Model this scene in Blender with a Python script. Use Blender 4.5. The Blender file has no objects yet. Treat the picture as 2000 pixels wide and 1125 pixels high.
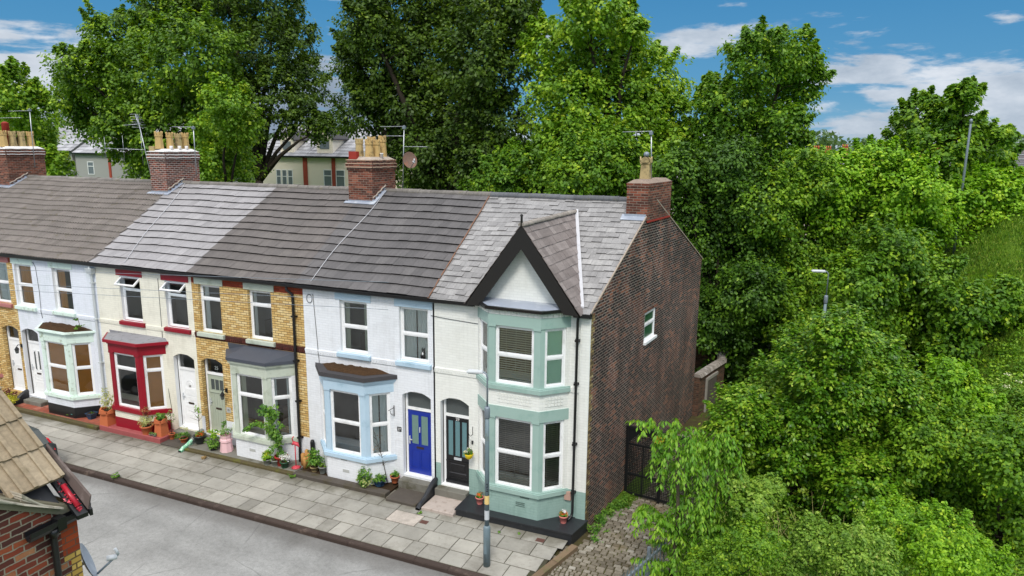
import bpy, math, random
import numpy as np
from mathutils import Vector, Matrix
R_ = math.radians
random.seed(7)
scene = bpy.context.scene

# ------------------------------------------------------------------ camera
cam = bpy.data.cameras.new('camera')
cam_o = bpy.data.objects.new('camera', cam)
scene.collection.objects.link(cam_o)
cam.sensor_width = 36.0
cam.lens = 36.0 * 1381.64 / 2000.0
cam.clip_start = 0.1
cam.clip_end = 3000.0
PITCH, ROLL, YAW = 0.1961, 0.0099, 0.4023
fwv = Vector((-math.sin(YAW) * math.cos(PITCH), math.cos(YAW) * math.cos(PITCH), -math.sin(PITCH)))
rv = Vector((math.cos(YAW), math.sin(YAW), 0.0))
uv_ = rv.cross(fwv)
r2 = rv * math.cos(ROLL) + uv_ * math.sin(ROLL)
u2 = -rv * math.sin(ROLL) + uv_ * math.cos(ROLL)
M = Matrix((r2, u2, -fwv)).transposed().to_4x4()
M.translation = Vector((4.9153, -16.6638, 9.687))
cam_o.matrix_world = M
scene.camera = cam_o

# ------------------------------------------------------------------ world, sun, exposure
SUN_EL, SUN_AZ = 52.0, 18.0          # degrees; azimuth measured from -Y (behind the camera) towards +X
sd = Vector((math.sin(R_(SUN_AZ)) * math.cos(R_(SUN_EL)), -math.cos(R_(SUN_AZ)) * math.cos(R_(SUN_EL)), math.sin(R_(SUN_EL))))
sun = bpy.data.lights.new('sun', 'SUN')
sun.energy = 2.1
sun.angle = R_(14.0)
sun.color = (1.0, 0.95, 0.87)
sun_o = bpy.data.objects.new('sun', sun)
scene.collection.objects.link(sun_o)
sun_o.rotation_euler = sd.to_track_quat('Z', 'Y').to_euler()
sun_o.location = (0, -20, 60)

scene.view_settings.view_transform = 'Standard'
scene.view_settings.look = 'None'
scene.view_settings.gamma = 1.0
scene.view_settings.exposure = 0.14


class NT:
    def __init__(s, tree):
        s.t = tree; s.n = tree.nodes; s.l = tree.links
    def add(s, typ, **kw):
        n = s.n.new(typ)
        for k, v in kw.items():
            if k.startswith('_'):
                key = k[1:]
                key = int(key) if key.isdigit() else key.replace('_', ' ')
                sock = n.inputs[key]
                if isinstance(v, bpy.types.NodeSocket): s.l.new(v, sock)
                else: sock.default_value = v
            else: setattr(n, k, v)
        return n
    def mix(s, fac, a, b, mode='MIX'):
        n = s.n.new('ShaderNodeMix'); n.data_type = 'RGBA'; n.blend_type = mode
        for i, v in ((0, fac), (6, a), (7, b)):
            if isinstance(v, bpy.types.NodeSocket): s.l.new(v, n.inputs[i])
            else: n.inputs[i].default_value = (tuple(v) + (1,))[:4] if i else v
        return n.outputs[2]
    def math(s, op, a, b=0.0, c=0.0, clamp=False):
        n = s.n.new('ShaderNodeMath'); n.operation = op; n.use_clamp = clamp
        for i, v in ((0, a), (1, b), (2, c)):
            if isinstance(v, bpy.types.NodeSocket): s.l.new(v, n.inputs[i])
            else: n.inputs[i].default_value = v
        return n.outputs[0]
    def ramp(s, fac, stops, interp='LINEAR'):
        n = s.n.new('ShaderNodeValToRGB'); n.color_ramp.interpolation = interp
        e = n.color_ramp.elements
        while len(e) < len(stops): e.new(0.5)
        for i, (p, c) in enumerate(stops):
            e[i].position = p
            e[i].color = (c, c, c, 1) if not isinstance(c, (tuple, list)) else (tuple(c) + (1,))[:4]
        s.l.new(fac, n.inputs[0])
        return n.outputs[0]
    def noise(s, vec, scale, detail=4.0, rough=0.55, dist=0.0, out=0):
        n = s.add('ShaderNodeTexNoise', _Scale=scale, _Detail=detail, _Roughness=rough, _Distortion=dist)
        if vec is not None: s.l.new(vec, n.inputs['Vector'])
        return n.outputs[out]
    def smooth(s, v, a, b):
        n = s.n.new('ShaderNodeMapRange'); n.interpolation_type = 'SMOOTHSTEP'
        s.l.new(v, n.inputs[0]); n.inputs[1].default_value = a; n.inputs[2].default_value = b
        return n.outputs[0]


def build_world():
    w = bpy.data.worlds.new('World'); scene.world = w; w.use_nodes = True
    t = NT(w.node_tree); w.node_tree.nodes.clear()
    co = t.add('ShaderNodeTexCoord').outputs['Generated']
    sep = t.add('ShaderNodeSeparateXYZ', _0=co)
    X, Y, Z = sep.outputs
    sky = t.add('ShaderNodeTexSky', sky_type='NISHITA', sun_disc=False, sun_elevation=R_(SUN_EL),
                sun_rotation=R_(180.0 - SUN_AZ), altitude=50.0)
    nish = t.mix(1.0, sky.outputs[0], (0.10, 0.10, 0.10), 'MULTIPLY')
    zc = t.math('MAXIMUM', Z, 0.0)
    blue = t.ramp(zc, [(0.0, (0.16, 0.40, 0.60)), (0.08, (0.055, 0.27, 0.51)), (0.22, (0.022, 0.20, 0.44)), (1.0, (0.03, 0.17, 0.42))])
    base = t.mix(0.12, blue, nish)
    # cloud field, stretched sideways
    mp = t.add('ShaderNodeMapping', _0=co, _Scale=(2.2, 2.2, 9.5))
    n1 = t.noise(mp.outputs[0], 3.1, 8.0, 0.58, 0.2)
    n2 = t.noise(mp.outputs[0], 7.0, 5.0, 0.6)
    f = t.math('ADD', t.math('MULTIPLY_ADD', n1, 1.7, -0.35), t.math('MULTIPLY', t.math('SUBTRACT', n2, 0.5), 0.30))
    def blob(d, r0, r1, zs=1.0):
        dx = t.math('SUBTRACT', X, d[0]); dy = t.math('SUBTRACT', Y, d[1]); dz = t.math('MULTIPLY', t.math('SUBTRACT', Z, d[2]), zs)
        q = t.math('ADD', t.math('ADD', t.math('MULTIPLY', dx, dx), t.math('MULTIPLY', dy, dy)), t.math('MULTIPLY', dz, dz))
        return t.math('SUBTRACT', 1.0, t.smooth(t.math('SQRT', q), r0, r1))
    cumulus = blob((-0.845, 0.53, 0.055), 0.02, 0.15, 1.5)
    cum2 = blob((-0.79, 0.61, 0.10), 0.0, 0.08, 1.8)
    grey = blob((-0.62, 0.78, 0.03), 0.0, 0.34, 2.6)
    band1 = blob((0.07, 0.998, 0.082), 0.02, 0.20, 3.4)
    band2 = blob((0.2, 0.98, 0.045), 0.0, 0.20, 2.8)
    band3 = blob((-0.16, 0.98, 0.125), 0.0, 0.10, 2.6)
    low = t.math('SUBTRACT', 1.0, t.smooth(Z, 0.0, 0.055))
    m = t.math('MULTIPLY', cumulus, 0.75)
    for b_, k in ((cum2, 0.4), (grey, 0.42), (band1, 0.42), (band2, 0.42), (band3, 0.42), (low, 0.48)):
        m = t.math('ADD', m, t.math('MULTIPLY', b_, k))
    high = t.smooth(Z, 0.24, 0.42)            # unseen broken overcast, added overhead to soften the light
    f2 = t.math('ADD', t.math('ADD', f, m), t.math('MULTIPLY', high, 0.5))
    cov = t.smooth(f2, 0.66, 0.86)
    mp2 = t.add('ShaderNodeMapping', _0=co, _Scale=(6, 6, 14), _Location=(3.1, 1.7, 0.4))
    n3 = t.noise(mp2.outputs[0], 1.6, 6.0, 0.6)
    white = t.ramp(n3, [(0.30, (0.32, 0.39, 0.48)), (0.52, (0.52, 0.58, 0.66)), (0.70, (0.72, 0.76, 0.82))])
    # shaded cloud base low on the left
    dk = t.math('MULTIPLY', t.math('MAXIMUM', grey, t.math('MULTIPLY', cumulus, t.math('SUBTRACT', 1.0, t.smooth(Z, 0.0, 0.055)))), 0.95, clamp=True)
    white = t.mix(dk, white, t.mix(n2, (0.13, 0.17, 0.24), (0.27, 0.33, 0.42)))
    white = t.mix(t.math('MULTIPLY', cumulus, t.smooth(Z, 0.045, 0.10)), white, t.mix(n3, (0.42, 0.47, 0.55), (0.92, 0.93, 0.95)))
    over = t.mix(n1, (1.08, 1.12, 1.2), (1.75, 1.78, 1.84))
    white = t.mix(high, white, over)
    # thin veil keeps the low clouds soft
    col = t.mix(t.math('MULTIPLY', cov, 0.93), base, white)
    bg = t.add('ShaderNodeBackground', _Color=col, _Strength=1.0)
    out = t.add('ShaderNodeOutputWorld')
    t.l.new(bg.outputs[0], out.inputs[0])
build_world()


# ------------------------------------------------------------------ helpers
def lin(c):
    return tuple(((x / 255.0) / 12.92 if x / 255.0 <= 0.04045 else ((x / 255.0 + 0.055) / 1.055) ** 2.4) for x in c)

COL = scene.collection


class MB:
    """collects faces; build() links them as one mesh object with metre UVs and a per-face tint"""
    def __init__(s):
        s.v = []; s.f = []; s.m = []; s.t = []; s.sm = []
    def face(s, pts, m=0, t=0.5, sm=False):
        i = len(s.v); s.v.extend([tuple(p) for p in pts]); s.f.append(tuple(range(i, i + len(pts))))
        s.m.append(m); s.t.append(t); s.sm.append(sm)
    def grid(s, rows, m=0, t=0.5, sm=True, close=False):
        i = len(s.v); n = len(rows[0])
        for r in rows: s.v.extend([tuple(p) for p in r])
        for a in range(len(rows) - 1):
            for b in range(n if close else n - 1):
                c = (b + 1) % n
                s.f.append((i + a * n + b, i + a * n + c, i + (a + 1) * n + c, i + (a + 1) * n + b)); s.m.append(m); s.t.append(t); s.sm.append(sm)
    def box(s, x0, x1, y0, y1, z0, z1, m=0, t=0.5):
        s.hexa([(x0, y0, z0), (x1, y0, z0), (x1, y1, z0), (x0, y1, z0)], [(x0, y0, z1), (x1, y0, z1), (x1, y1, z1), (x0, y1, z1)], m, t)
    def hexa(s, lo, hi, m=0, t=0.5):
        s.prism2(lo, hi, m, t)
    def prism2(s, lo, hi, m=0, t=0.5, cap=True, sm=False):
        n = len(lo)
        if cap:
            s.face(list(reversed(lo)), m, t); s.face(hi, m, t)
        for i in range(n):
            j = (i + 1) % n
            s.face([lo[i], lo[j], hi[j], hi[i]], m, t, sm)
    def prism(s, poly, z0, z1, m=0, t=0.5):
        s.prism2([(p[0], p[1], z0) for p in poly], [(p[0], p[1], z1) for p in poly], m, t)
    def fbox(s, F, u0, u1, d0, d1, z0, z1, m=0, t=0.5):
        P = F
        lo = [P(u0, d0, z0), P(u1, d0, z0), P(u1, d1, z0), P(u0, d1, z0)]
        hi = [P(u0, d0, z1), P(u1, d0, z1), P(u1, d1, z1), P(u0, d1, z1)]
        s.prism2(lo, hi, m, t)
    def tube(s, pts, r, n=8, m=0, t=0.5, cap=True, sm=True):
        pts = [Vector(p) for p in pts]; rs = r if isinstance(r, (list, tuple)) else [r] * len(pts)
        rows = []
        prev = None
        for i, p in enumerate(pts):
            a = pts[max(0, i - 1)]; b = pts[min(len(pts) - 1, i + 1)]
            d = (b - a).normalized()
            if prev is None:
                ref = Vector((0, 0, 1)) if abs(d.z) < 0.9 else Vector((1, 0, 0))
                x = d.cross(ref).normalized()
            else:
                x = (prev - d * prev.dot(d)).normalized()
            prev = x; y = d.cross(x)
            rows.append([p + (x * math.cos(2 * math.pi * k / n) + y * math.sin(2 * math.pi * k / n)) * rs[i] for k in range(n)])
        s.grid(rows, m, t, sm, close=True)
        if cap:
            s.face(list(reversed(rows[0])), m, t); s.face(rows[-1], m, t)
    def lathe(s, c, prof, n=16, m=0, t=0.5, sm=True, cap=True, rot=0.0):
        rows = [[(c[0] + r * math.cos(2 * math.pi * k / n + rot), c[1] + r * math.sin(2 * math.pi * k / n + rot), c[2] + z) for k in range(n)] for r, z in prof]
        s.grid(rows, m, t, sm, close=True)
        if cap:
            s.face(list(reversed(rows[0])), m, t); s.face(rows[-1], m, t)
    def build(s, name, mats, parent=None, fix=True):
        me = bpy.data.meshes.new(name)
        me.from_pydata(s.v, [], s.f)
        mats = mats if isinstance(mats, (list, tuple)) else [mats]
        for mm in mats: me.materials.append(mm)
        me.polygons.foreach_set('material_index', s.m)
        me.polygons.foreach_set('use_smooth', s.sm)
        if fix:
            import bmesh
            bm = bmesh.new(); bm.from_mesh(me)
            bmesh.ops.remove_doubles(bm, verts=bm.verts, dist=0.0002) if any(s.sm) else None
            bm.to_mesh(me) if any(s.sm) else None
            bm.free()
        n = len(me.polygons)
        if n == len(s.t):
            at = me.attributes.new('v', 'FLOAT', 'FACE'); at.data.foreach_set('value', s.t)
        uvl = me.uv_layers.new(name='UVMap')
        buf = np.zeros(len(me.loops) * 2)
        co = np.zeros(len(me.vertices) * 3); me.vertices.foreach_get('co', co); co = co.reshape(-1, 3)
        for p in me.polygons:
            nx, ny, nz = p.normal
            ax, ay, az = abs(nx), abs(ny), abs(nz)
            for li in p.loop_indices:
                v = co[me.loops[li].vertex_index]
                if az > 0.75: q = (v[0], v[1])
                elif ax > ay * 1.3:
                    q = (v[1] * 1.0056 , v[2])
                elif ay > ax * 1.3: q = (v[0], v[2])
                else: q = ((v[0] * ny - v[1] * nx), v[2])
                buf[li * 2] = q[0]; buf[li * 2 + 1] = q[1]
        uvl.data.foreach_set('uv', buf)
        o = bpy.data.objects.new(name, me); COL.objects.link(o)
        if parent is not None: attach(o, parent)
        return o


def wmat(o):
    m = Matrix.Translation(o.location)
    p = o.parent
    return m if p is None else wmat(p) @ o.matrix_parent_inverse @ m
def attach(o, parent):
    o.parent = parent
    o.matrix_parent_inverse = wmat(parent).inverted()


def tag(o, label=None, cat=None, group=None, kind=None):
    if label: o['label'] = label
    if cat: o['category'] = cat
    if group: o['group'] = group
    if kind: o['kind'] = kind
    return o
def thing(name, label, cat, loc, group=None):
    o = bpy.data.objects.new(name, None); COL.objects.link(o); o.location = loc
    o.empty_display_size = 0.2
    return tag(o, label, cat, group)


def frame(o, ux, n):
    o = Vector(o); ux = Vector(ux).normalized(); n = Vector(n).normalized()
    return lambda u, d, z: tuple(o + ux * u + n * d + Vector((0, 0, z)))
FAC = frame((0, 0, 0), (1, 0, 0), (0, -1, 0))        # the row's street front
GX = 0.106
GU = Vector((GX, 1, 0)).normalized(); GN = Vector((GU.y, -GU.x, 0))
GAB = frame((0, 0, 0), GU, GN)                        # the skewed end wall


def text_mesh(body, size, F, u, d, z, mat, name, parent, depth=0.004):
    cu = bpy.data.curves.new(name, 'FONT'); cu.body = body; cu.size = size; cu.extrude = depth; cu.align_x = 'CENTER'; cu.align_y = 'CENTER'
    tmp = bpy.data.objects.new(name, cu); COL.objects.link(tmp)
    dg = bpy.context.evaluated_depsgraph_get(); dg.update()
    me = bpy.data.meshes.new_from_object(tmp.evaluated_get(dg))
    bpy.data.objects.remove(tmp)
    p0 = Vector(F(0, 0, 0)); ux = Vector(F(1, 0, 0)) - p0; n = Vector(F(0, 1, 0)) - p0
    for v in me.vertices:
        x, y, zz = v.co
        v.co = Vector(F(u, d, z)) + ux * x + Vector((0, 0, 1)) * y + n * zz
    me.materials.clear(); me.materials.append(mat)
    o = bpy.data.objects.new(name, me); COL.objects.link(o)
    if parent is not None: attach(o, parent)
    return o


# ------------------------------------------------------------------ materials
MATS = {}
def newmat(name):
    m = bpy.data.materials.new(name); m.use_nodes = True
    t = NT(m.node_tree); m.node_tree.nodes.clear()
    out = t.add('ShaderNodeOutputMaterial')
    b = t.add('ShaderNodeBsdfPrincipled')
    t.l.new(b.outputs[0], out.inputs[0])
    MATS[name] = m
    return m, t, b
def setc(t, b, col=None, rough=None, spec=None, bump=None, bstr=0.4, bdist=0.01):
    if col is not None:
        if isinstance(col, bpy.types.NodeSocket): t.l.new(col, b.inputs['Base Color'])
        else: b.inputs['Base Color'].default_value = tuple(col) + (1,)
    if rough is not None:
        if isinstance(rough, bpy.types.NodeSocket): t.l.new(rough, b.inputs['Roughness'])
        else: b.inputs['Roughness'].default_value = rough
    if spec is not None: b.inputs['Specular IOR Level'].default_value = spec
    if bump is not None:
        bp = t.add('ShaderNodeBump', _Strength=bstr, _Distance=bdist, _Height=bump)
        t.l.new(bp.outputs[0], b.inputs['Normal'])
def attr(t, name='v'):
    return t.add('ShaderNodeAttribute', attribute_name=name).outputs['Fac']

def m_plain(name, col, rough=0.6, var=0.12, scale=6.0, spec=0.4, tint=0.0, metal=0.0, bump=0.0, dirt=None, dirts=2.0, dirtr=(0.5, 0.75)):
    m, t, b = newmat(name)
    uv = t.add('ShaderNodeTexCoord').outputs['Object']
    n = t.noise(uv, scale, 5.0, 0.6)
    c = t.mix(n, tuple(x * (1 - var) for x in col), tuple(min(1, x * (1 + var)) for x in col))
    if tint:
        a = attr(t)
        c = t.mix(1.0, c, t.ramp(a, [(0, 1 - tint), (1, 1 + tint)]), 'MULTIPLY')
    if dirt is not None:
        d = t.noise(uv, dirts, 6.0, 0.65)
        c = t.mix(t.smooth(d, dirtr[0], dirtr[1]), c, dirt)
    setc(t, b, c, rough, spec, n if bump else None, bump or 0.0, 0.01)
    b.inputs['Metallic'].default_value = metal
    return m

def brick_nodes(t, bw=0.225, rh=0.075, mort=0.009, off=0.5, smooth=0.15, wave=0.012, ws=3.0):
    uv = t.add('ShaderNodeUVMap').outputs[0]
    # slight waviness of the courses
    nz = t.noise(uv, ws, 3.0, 0.6, out=1)
    wv = t.add('ShaderNodeVectorMath', operation='SCALE', _0=t.add('ShaderNodeVectorMath', operation='SUBTRACT', _0=nz, _1=(0.5, 0.5, 0.5)).outputs[0], _Scale=wave)
    vec = t.add('ShaderNodeVectorMath', operation='ADD', _0=uv, _1=wv.outputs[0]).outputs[0]
    br = t.add('ShaderNodeTexBrick', offset=off, _Vector=vec, _Color1=(0, 0, 0, 1), _Color2=(1, 1, 1, 1), _Mortar=(0.5, 0.5, 0.5, 1), _Scale=1.0)
    br.inputs['Brick Width'].default_value = bw; br.inputs['Row Height'].default_value = rh
    br.inputs['Mortar Size'].default_value = mort; br.inputs['Mortar Smooth'].default_value = smooth; br.inputs['Bias'].default_value = 0.0
    return uv, br.outputs['Color'], br.outputs['Fac']

def m_brick(name, stops, mortar, bw=0.225, rh=0.075, mort=0.009, patch=None, patchr=(0.52, 0.62), rough=0.85, soot=None, offn=0.25, bstr=0.6, wave=0.012, ws=3.0, stain=False):
    m, t, b = newmat(name)
    uv, rnd, fac = brick_nodes(t, bw, rh, mort, wave=wave, ws=ws)
    big = t.noise(uv, 0.9, 4.0, 0.6)
    fine = t.noise(uv, 60.0, 3.0, 0.7)
    r2_ = t.math('ADD', rnd, t.math('MULTIPLY', t.math('SUBTRACT', big, 0.5), offn * 2))
    c = t.ramp(r2_, stops)
    c = t.mix(t.math('MULTIPLY', fine, 0.55), c, tuple(x * 0.55 for x in stops[len(stops) // 2][1]))
    if patch is not None:
        c = t.mix(t.math('MULTIPLY', t.smooth(big, *patchr), 0.75), c, t.mix(rnd, patch, tuple(x * 0.5 for x in patch)))
    mn = t.mix(t.noise(uv, 5.0, 3.0), mortar, tuple(x * 0.6 for x in mortar))
    c = t.mix(fac, c, mn)
    if stain: c = t.mix(1.0, c, t.ramp(t.noise(t.add('ShaderNodeMapping', _0=uv, _Scale=(1.6, 0.5, 1)).outputs[0], 0.8, 6.0, 0.7), [(0.3, 0.6), (0.5, 1.05), (0.68, 1.6)]), 'MULTIPLY')
    if soot is not None:
        c = t.mix(t.smooth(t.noise(uv, 0.6, 5.0, 0.65), 0.5, 0.75), c, soot)
    h = t.math('ADD', t.math('SUBTRACT', 1.0, fac), t.math('MULTIPLY', fine, 0.4))
    setc(t, b, c, rough, 0.25, h, bstr, 0.008)
    return m

def m_paintbrick(name, col, dirt=(0.45, 0.44, 0.40), amt=0.35, rough=0.55, bstr=0.55):
    m, t, b = newmat(name)
    uv, rnd, fac = brick_nodes(t, 0.225, 0.075, 0.007, smooth=0.4)
    big = t.noise(uv, 1.4, 6.0, 0.65)
    st = t.add('ShaderNodeMapping', _0=uv, _Scale=(9.0, 0.7, 1)).outputs[0]
    streak = t.noise(st, 1.0, 5.0, 0.6)
    c = t.mix(rnd, tuple(x * 0.965 for x in col), tuple(min(1, x * 1.015) for x in col))
    c = t.mix(t.math('MULTIPLY', fac, 0.22), c, tuple(x * 0.6 for x in col))
    c = t.mix(t.math('MULTIPLY', t.smooth(t.math('MULTIPLY', big, t.math('ADD', streak, 0.5)), 0.44, 0.72), amt), c, dirt)
    h = t.math('ADD', t.math('SUBTRACT', 1.0, fac), t.math('MULTIPLY', t.noise(uv, 40.0, 3.0), 0.35))
    setc(t, b, c, rough, 0.4, h, bstr, 0.006)
    return m

def m_tile(name, cols, tint=0.22, rough=0.7, lichen=None, lr=(0.55, 0.7), ls=2.2, moss=None, spec=0.35):
    m, t, b = newmat(name)
    co = t.add('ShaderNodeTexCoord').outputs['Object']
    a = attr(t)
    big = t.noise(co, 0.55, 5.0, 0.65)
    fine = t.noise(co, 22.0, 4.0, 0.7)
    c = t.ramp(a, [(0.0, cols[0]), (0.5, cols[1]), (1.0, cols[2])])
    c = t.mix(1.0, c, t.ramp(big, [(0.25, 1 - tint), (0.75, 1 + tint)]), 'MULTIPLY')
    c = t.mix(1.0, c, t.ramp(fine, [(0.25, 0.75), (0.75, 1.2)]), 'MULTIPLY')
    # weather streaks running down the slope
    mp = t.add('ShaderNodeMapping', _0=co, _Scale=(14, 0.8, 0.8)).outputs[0]
    c = t.mix(1.0, c, t.ramp(t.noise(mp, 1.0, 4.0, 0.6), [(0.3, 0.85), (0.7, 1.12)]), 'MULTIPLY')
    if lichen is not None:
        l = t.math('MULTIPLY', t.smooth(t.noise(co, ls, 7.0, 0.75), *lr), 0.7)
        c = t.mix(l, c, lichen)
    if moss is not None:
        c = t.mix(t.math('MULTIPLY', t.smooth(t.noise(co, 3.1, 7.0, 0.75), 0.56, 0.68), 0.7), c, moss)
    setc(t, b, c, rough, spec, fine, 0.25, 0.004)
    return m

def m_leaf(name, c0, c1, c2, tip=None, trans=0.35, tipr=(0.62, 0.78), ns=0.35, rough=0.5):
    m, t, b = newmat(name)
    co = t.add('ShaderNodeTexCoord').outputs['Object']
    a = attr(t)
    n = t.noise(co, ns, 3.0, 0.6)
    k = t.math('ADD', t.math('MULTIPLY', a, 0.6), t.math('MULTIPLY', n, 0.5))
    c = t.ramp(k, [(0.22, c0), (0.52, c1), (0.85, c2)])
    if tip is not None:
        n2 = t.noise(co, ns * 5.0, 3.0, 0.6)
        f = t.smooth(t.math('ADD', t.math('MULTIPLY', n2, 0.75), t.math('MULTIPLY', a, 0.32)), *tipr)
        c = t.mix(f, c, tip)
    setc(t, b, c, rough, 0.35)
    tr = t.add('ShaderNodeBsdfTranslucent', _Color=t.mix(1.0, c, (1.25, 1.2, 0.55), 'MULTIPLY'))
    mx = t.add('ShaderNodeMixShader', _0=trans)
    t.l.new(b.outputs[0], mx.inputs[1]); t.l.new(tr.outputs[0], mx.inputs[2])
    out = [x for x in m.node_tree.nodes if x.type == 'OUTPUT_MATERIAL'][0]
    t.l.new(mx.outputs[0], out.inputs[0])
    return m

def m_glass(name, tint=(0.9, 0.95, 0.95), refl=0.10):
    m, t, b = newmat(name)
    out = [x for x in m.node_tree.nodes if x.type == 'OUTPUT_MATERIAL'][0]
    m.node_tree.nodes.remove(b)
    tr = t.add('ShaderNodeBsdfTransparent', _Color=tint + (1,))
    gl = t.add('ShaderNodeBsdfGlossy', _Color=(1, 1, 1, 1), _Roughness=0.03)
    fr = t.add('ShaderNodeFresnel', _IOR=1.55)
    co = t.add('ShaderNodeTexCoord').outputs['Object']
    bp = t.add('ShaderNodeBump', _Strength=0.08, _Distance=0.05, _Height=t.noise(co, 2.5, 2.0))
    t.l.new(bp.outputs[0], gl.inputs['Normal'])
    f = t.math('ADD', t.math('MULTIPLY', fr.outputs[0], 0.9), refl * 0.4, clamp=True)
    mx = t.add('ShaderNodeMixShader', _0=f)
    t.l.new(tr.outputs[0], mx.inputs[1]); t.l.new(gl.outputs[0], mx.inputs[2])
    t.l.new(mx.outputs[0], out.inputs[0])
    return m

WHITE = m_paintbrick('white_painted_brick', lin((232, 235, 240)), lin((170, 172, 172)), 0.22)
CREAM = m_paintbrick('cream_painted_brick', lin((234, 235, 230)), lin((196, 196, 186)), 0.2)
CREAM2 = m_paintbrick('ivory_painted_brick', lin((236, 233, 218)), lin((180, 176, 158)), 0.3)
PALE = m_paintbrick('pale_painted_brick', lin((230, 234, 243)), lin((175, 190, 185)), 0.28)
MINTB = m_paintbrick('mint_painted_brick', lin((150, 178, 170)), lin((110, 140, 130)), 0.35)
YBRICK = m_brick('yellow_brick', [(0.0, lin((190, 148, 84))), (0.35, lin((216, 180, 112))), (0.7, lin((230, 200, 136))), (1.0, lin((238, 216, 164)))], lin((132, 100, 66)), mort=0.008, offn=0.15)
RBRICK = m_brick('red_brick', [(0.0, lin((128, 52, 34))), (0.5, lin((162, 66, 42))), (1.0, lin((182, 88, 60)))], lin((110, 70, 55)), mort=0.006)
BBRICK = m_brick('brown_brick', [(0.0, lin((70, 36, 32))), (1.0, lin((105, 55, 46)))], lin((60, 45, 40)), bw=0.075, rh=0.15)
GBRICK = m_brick('dark_gable_brick', [(0.0, lin((26, 22, 24))), (0.4, lin((44, 35, 36))), (0.64, lin((62, 46, 44))), (0.84, lin((106, 66, 54))), (1.0, lin((156, 98, 72)))], lin((158, 146, 136)),
                 bw=0.24, rh=0.078, mort=0.010, patch=lin((116, 74, 62)), patchr=(0.50, 0.66), offn=0.4, stain=True, wave=0.022)
CBRICK = m_brick('chimney_brick', [(0.0, lin((56, 40, 36))), (0.4, lin((100, 58, 46))), (0.75, lin((136, 76, 58))), (1.0, lin((160, 102, 80)))], lin((150, 135, 122)), soot=lin((54, 44, 40)), mort=0.008)
CBRICKW = m_brick('chimney_brick_pale_joints', [(0.0, lin((56, 38, 36))), (0.5, lin((100, 54, 46))), (1.0, lin((150, 80, 60)))], lin((198, 186, 176)), mort=0.0095, soot=lin((60, 46, 42)))
NBRICK = m_brick('near_brick', [(0.0, lin((44, 36, 36))), (0.22, lin((66, 46, 44))), (0.45, lin((104, 56, 46))), (0.65, lin((136, 64, 46))), (0.82, lin((160, 84, 54))), (1.0, lin((188, 140, 100)))], lin((158, 148, 130)), mort=0.0085, offn=0.3, bstr=1.2, wave=0.03, ws=9.0)
DBRICK = m_brick('alley_brick', [(0.0, lin((60, 48, 42))), (0.5, lin((96, 70, 56))), (1.0, lin((128, 88, 68)))], lin((110, 100, 88)))
RENDER = m_plain('grey_render', lin((158, 158, 155)), 0.9, 0.12, 30.0, bump=0.3)

UPVC = m_plain('white_frame', lin((240, 241, 242)), 0.35, 0.03, 3.0, 0.5, dirt=lin((205, 206, 204)), dirts=1.5)
PLASTER = m_plain('white_reveal', lin((232, 233, 234)), 0.6, 0.05, 8.0)
MINT = m_plain('mint_paint', lin((154, 180, 172)), 0.5, 0.05, 5.0, dirt=lin((132, 165, 156)), dirts=1.8)
BLUEP = m_plain('pale_blue_paint', lin((180, 204, 221)), 0.5, 0.05, 5.0, dirt=lin((150, 180, 198)), dirts=2.0)
REDP = m_plain('crimson_paint', lin((142, 14, 36)), 0.4, 0.08, 5.0, dirt=lin((120, 14, 32)), dirts=2.0)
SAGE = m_plain('sage_paint', lin((190, 198, 184)), 0.5, 0.05, 6.0, dirt=lin((160, 168, 150)), dirts=2.4)
SAGED = m_plain('sage_door_paint', lin((168, 176, 160)), 0.5, 0.05, 6.0)
PMINT = m_plain('weathered_mint_paint', lin((214, 232, 222)), 0.55, 0.06, 5.0, dirt=lin((160, 172, 150)), dirts=4.0, dirtr=(0.52, 0.72))
PINKS = m_plain('dusky_pink_paint', lin((172, 112, 108)), 0.6, 0.08, 6.0)
COB = m_plain('cobalt_paint', lin((16, 46, 148)), 0.3, 0.08, 3.0, 0.6, dirt=lin((10, 34, 132)), dirts=2.0)
BLK = m_plain('black_paint', lin((26, 27, 30)), 0.35, 0.15, 6.0, 0.5)
BLKW = m_plain('weathered_black_paint', lin((40, 42, 46)), 0.45, 0.25, 5.0, 0.5, dirt=lin((92, 94, 98)), dirts=5.0, dirtr=(0.6, 0.8), bump=0.3)
BARGE = m_plain('dark_board_paint', lin((34, 32, 31)), 0.5, 0.1, 4.0)
GUT = m_plain('black_gutter_plastic', lin((24, 24, 26)), 0.35, 0.15, 6.0, 0.5, dirt=lin((60, 60, 60)), dirts=6.0, dirtr=(0.62, 0.8))
PIPEG = m_plain('grey_pipe_paint', lin((196, 202, 204)), 0.5, 0.08, 6.0)
LEAD = m_plain('lead_sheet', lin((150, 158, 172)), 0.4, 0.12, 3.0, 0.6, dirt=lin((190, 195, 202)), dirts=2.5)
LEADD = m_plain('dark_lead_sheet', lin((70, 74, 84)), 0.5, 0.12, 3.0, 0.5, bump=0.15)
LEADR = m_plain('grey_felt_roof', lin((138, 138, 142)), 0.7, 0.14, 6.0, 0.3, dirt=lin((100, 98, 98)), dirts=5.0)
FELTD = m_plain('dark_felt_roof', lin((66, 64, 66)), 0.75, 0.14, 6.0, 0.3, bump=0.2)
MOSSB = m_plain('brown_moss_debris', lin((72, 54, 38)), 0.95, 0.5, 26.0, 0.1, dirt=lin((40, 32, 24)), dirts=18.0, bump=1.0)
MORT = m_plain('pale_mortar', lin((170, 158, 146)), 0.9, 0.12, 12.0, 0.2, dirt=lin((140, 132, 124)), dirts=6.0, bump=0.4)
MORTW = m_plain('white_mortar', lin((225, 222, 220)), 0.9, 0.08, 12.0, 0.2, bump=0.4)
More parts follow.
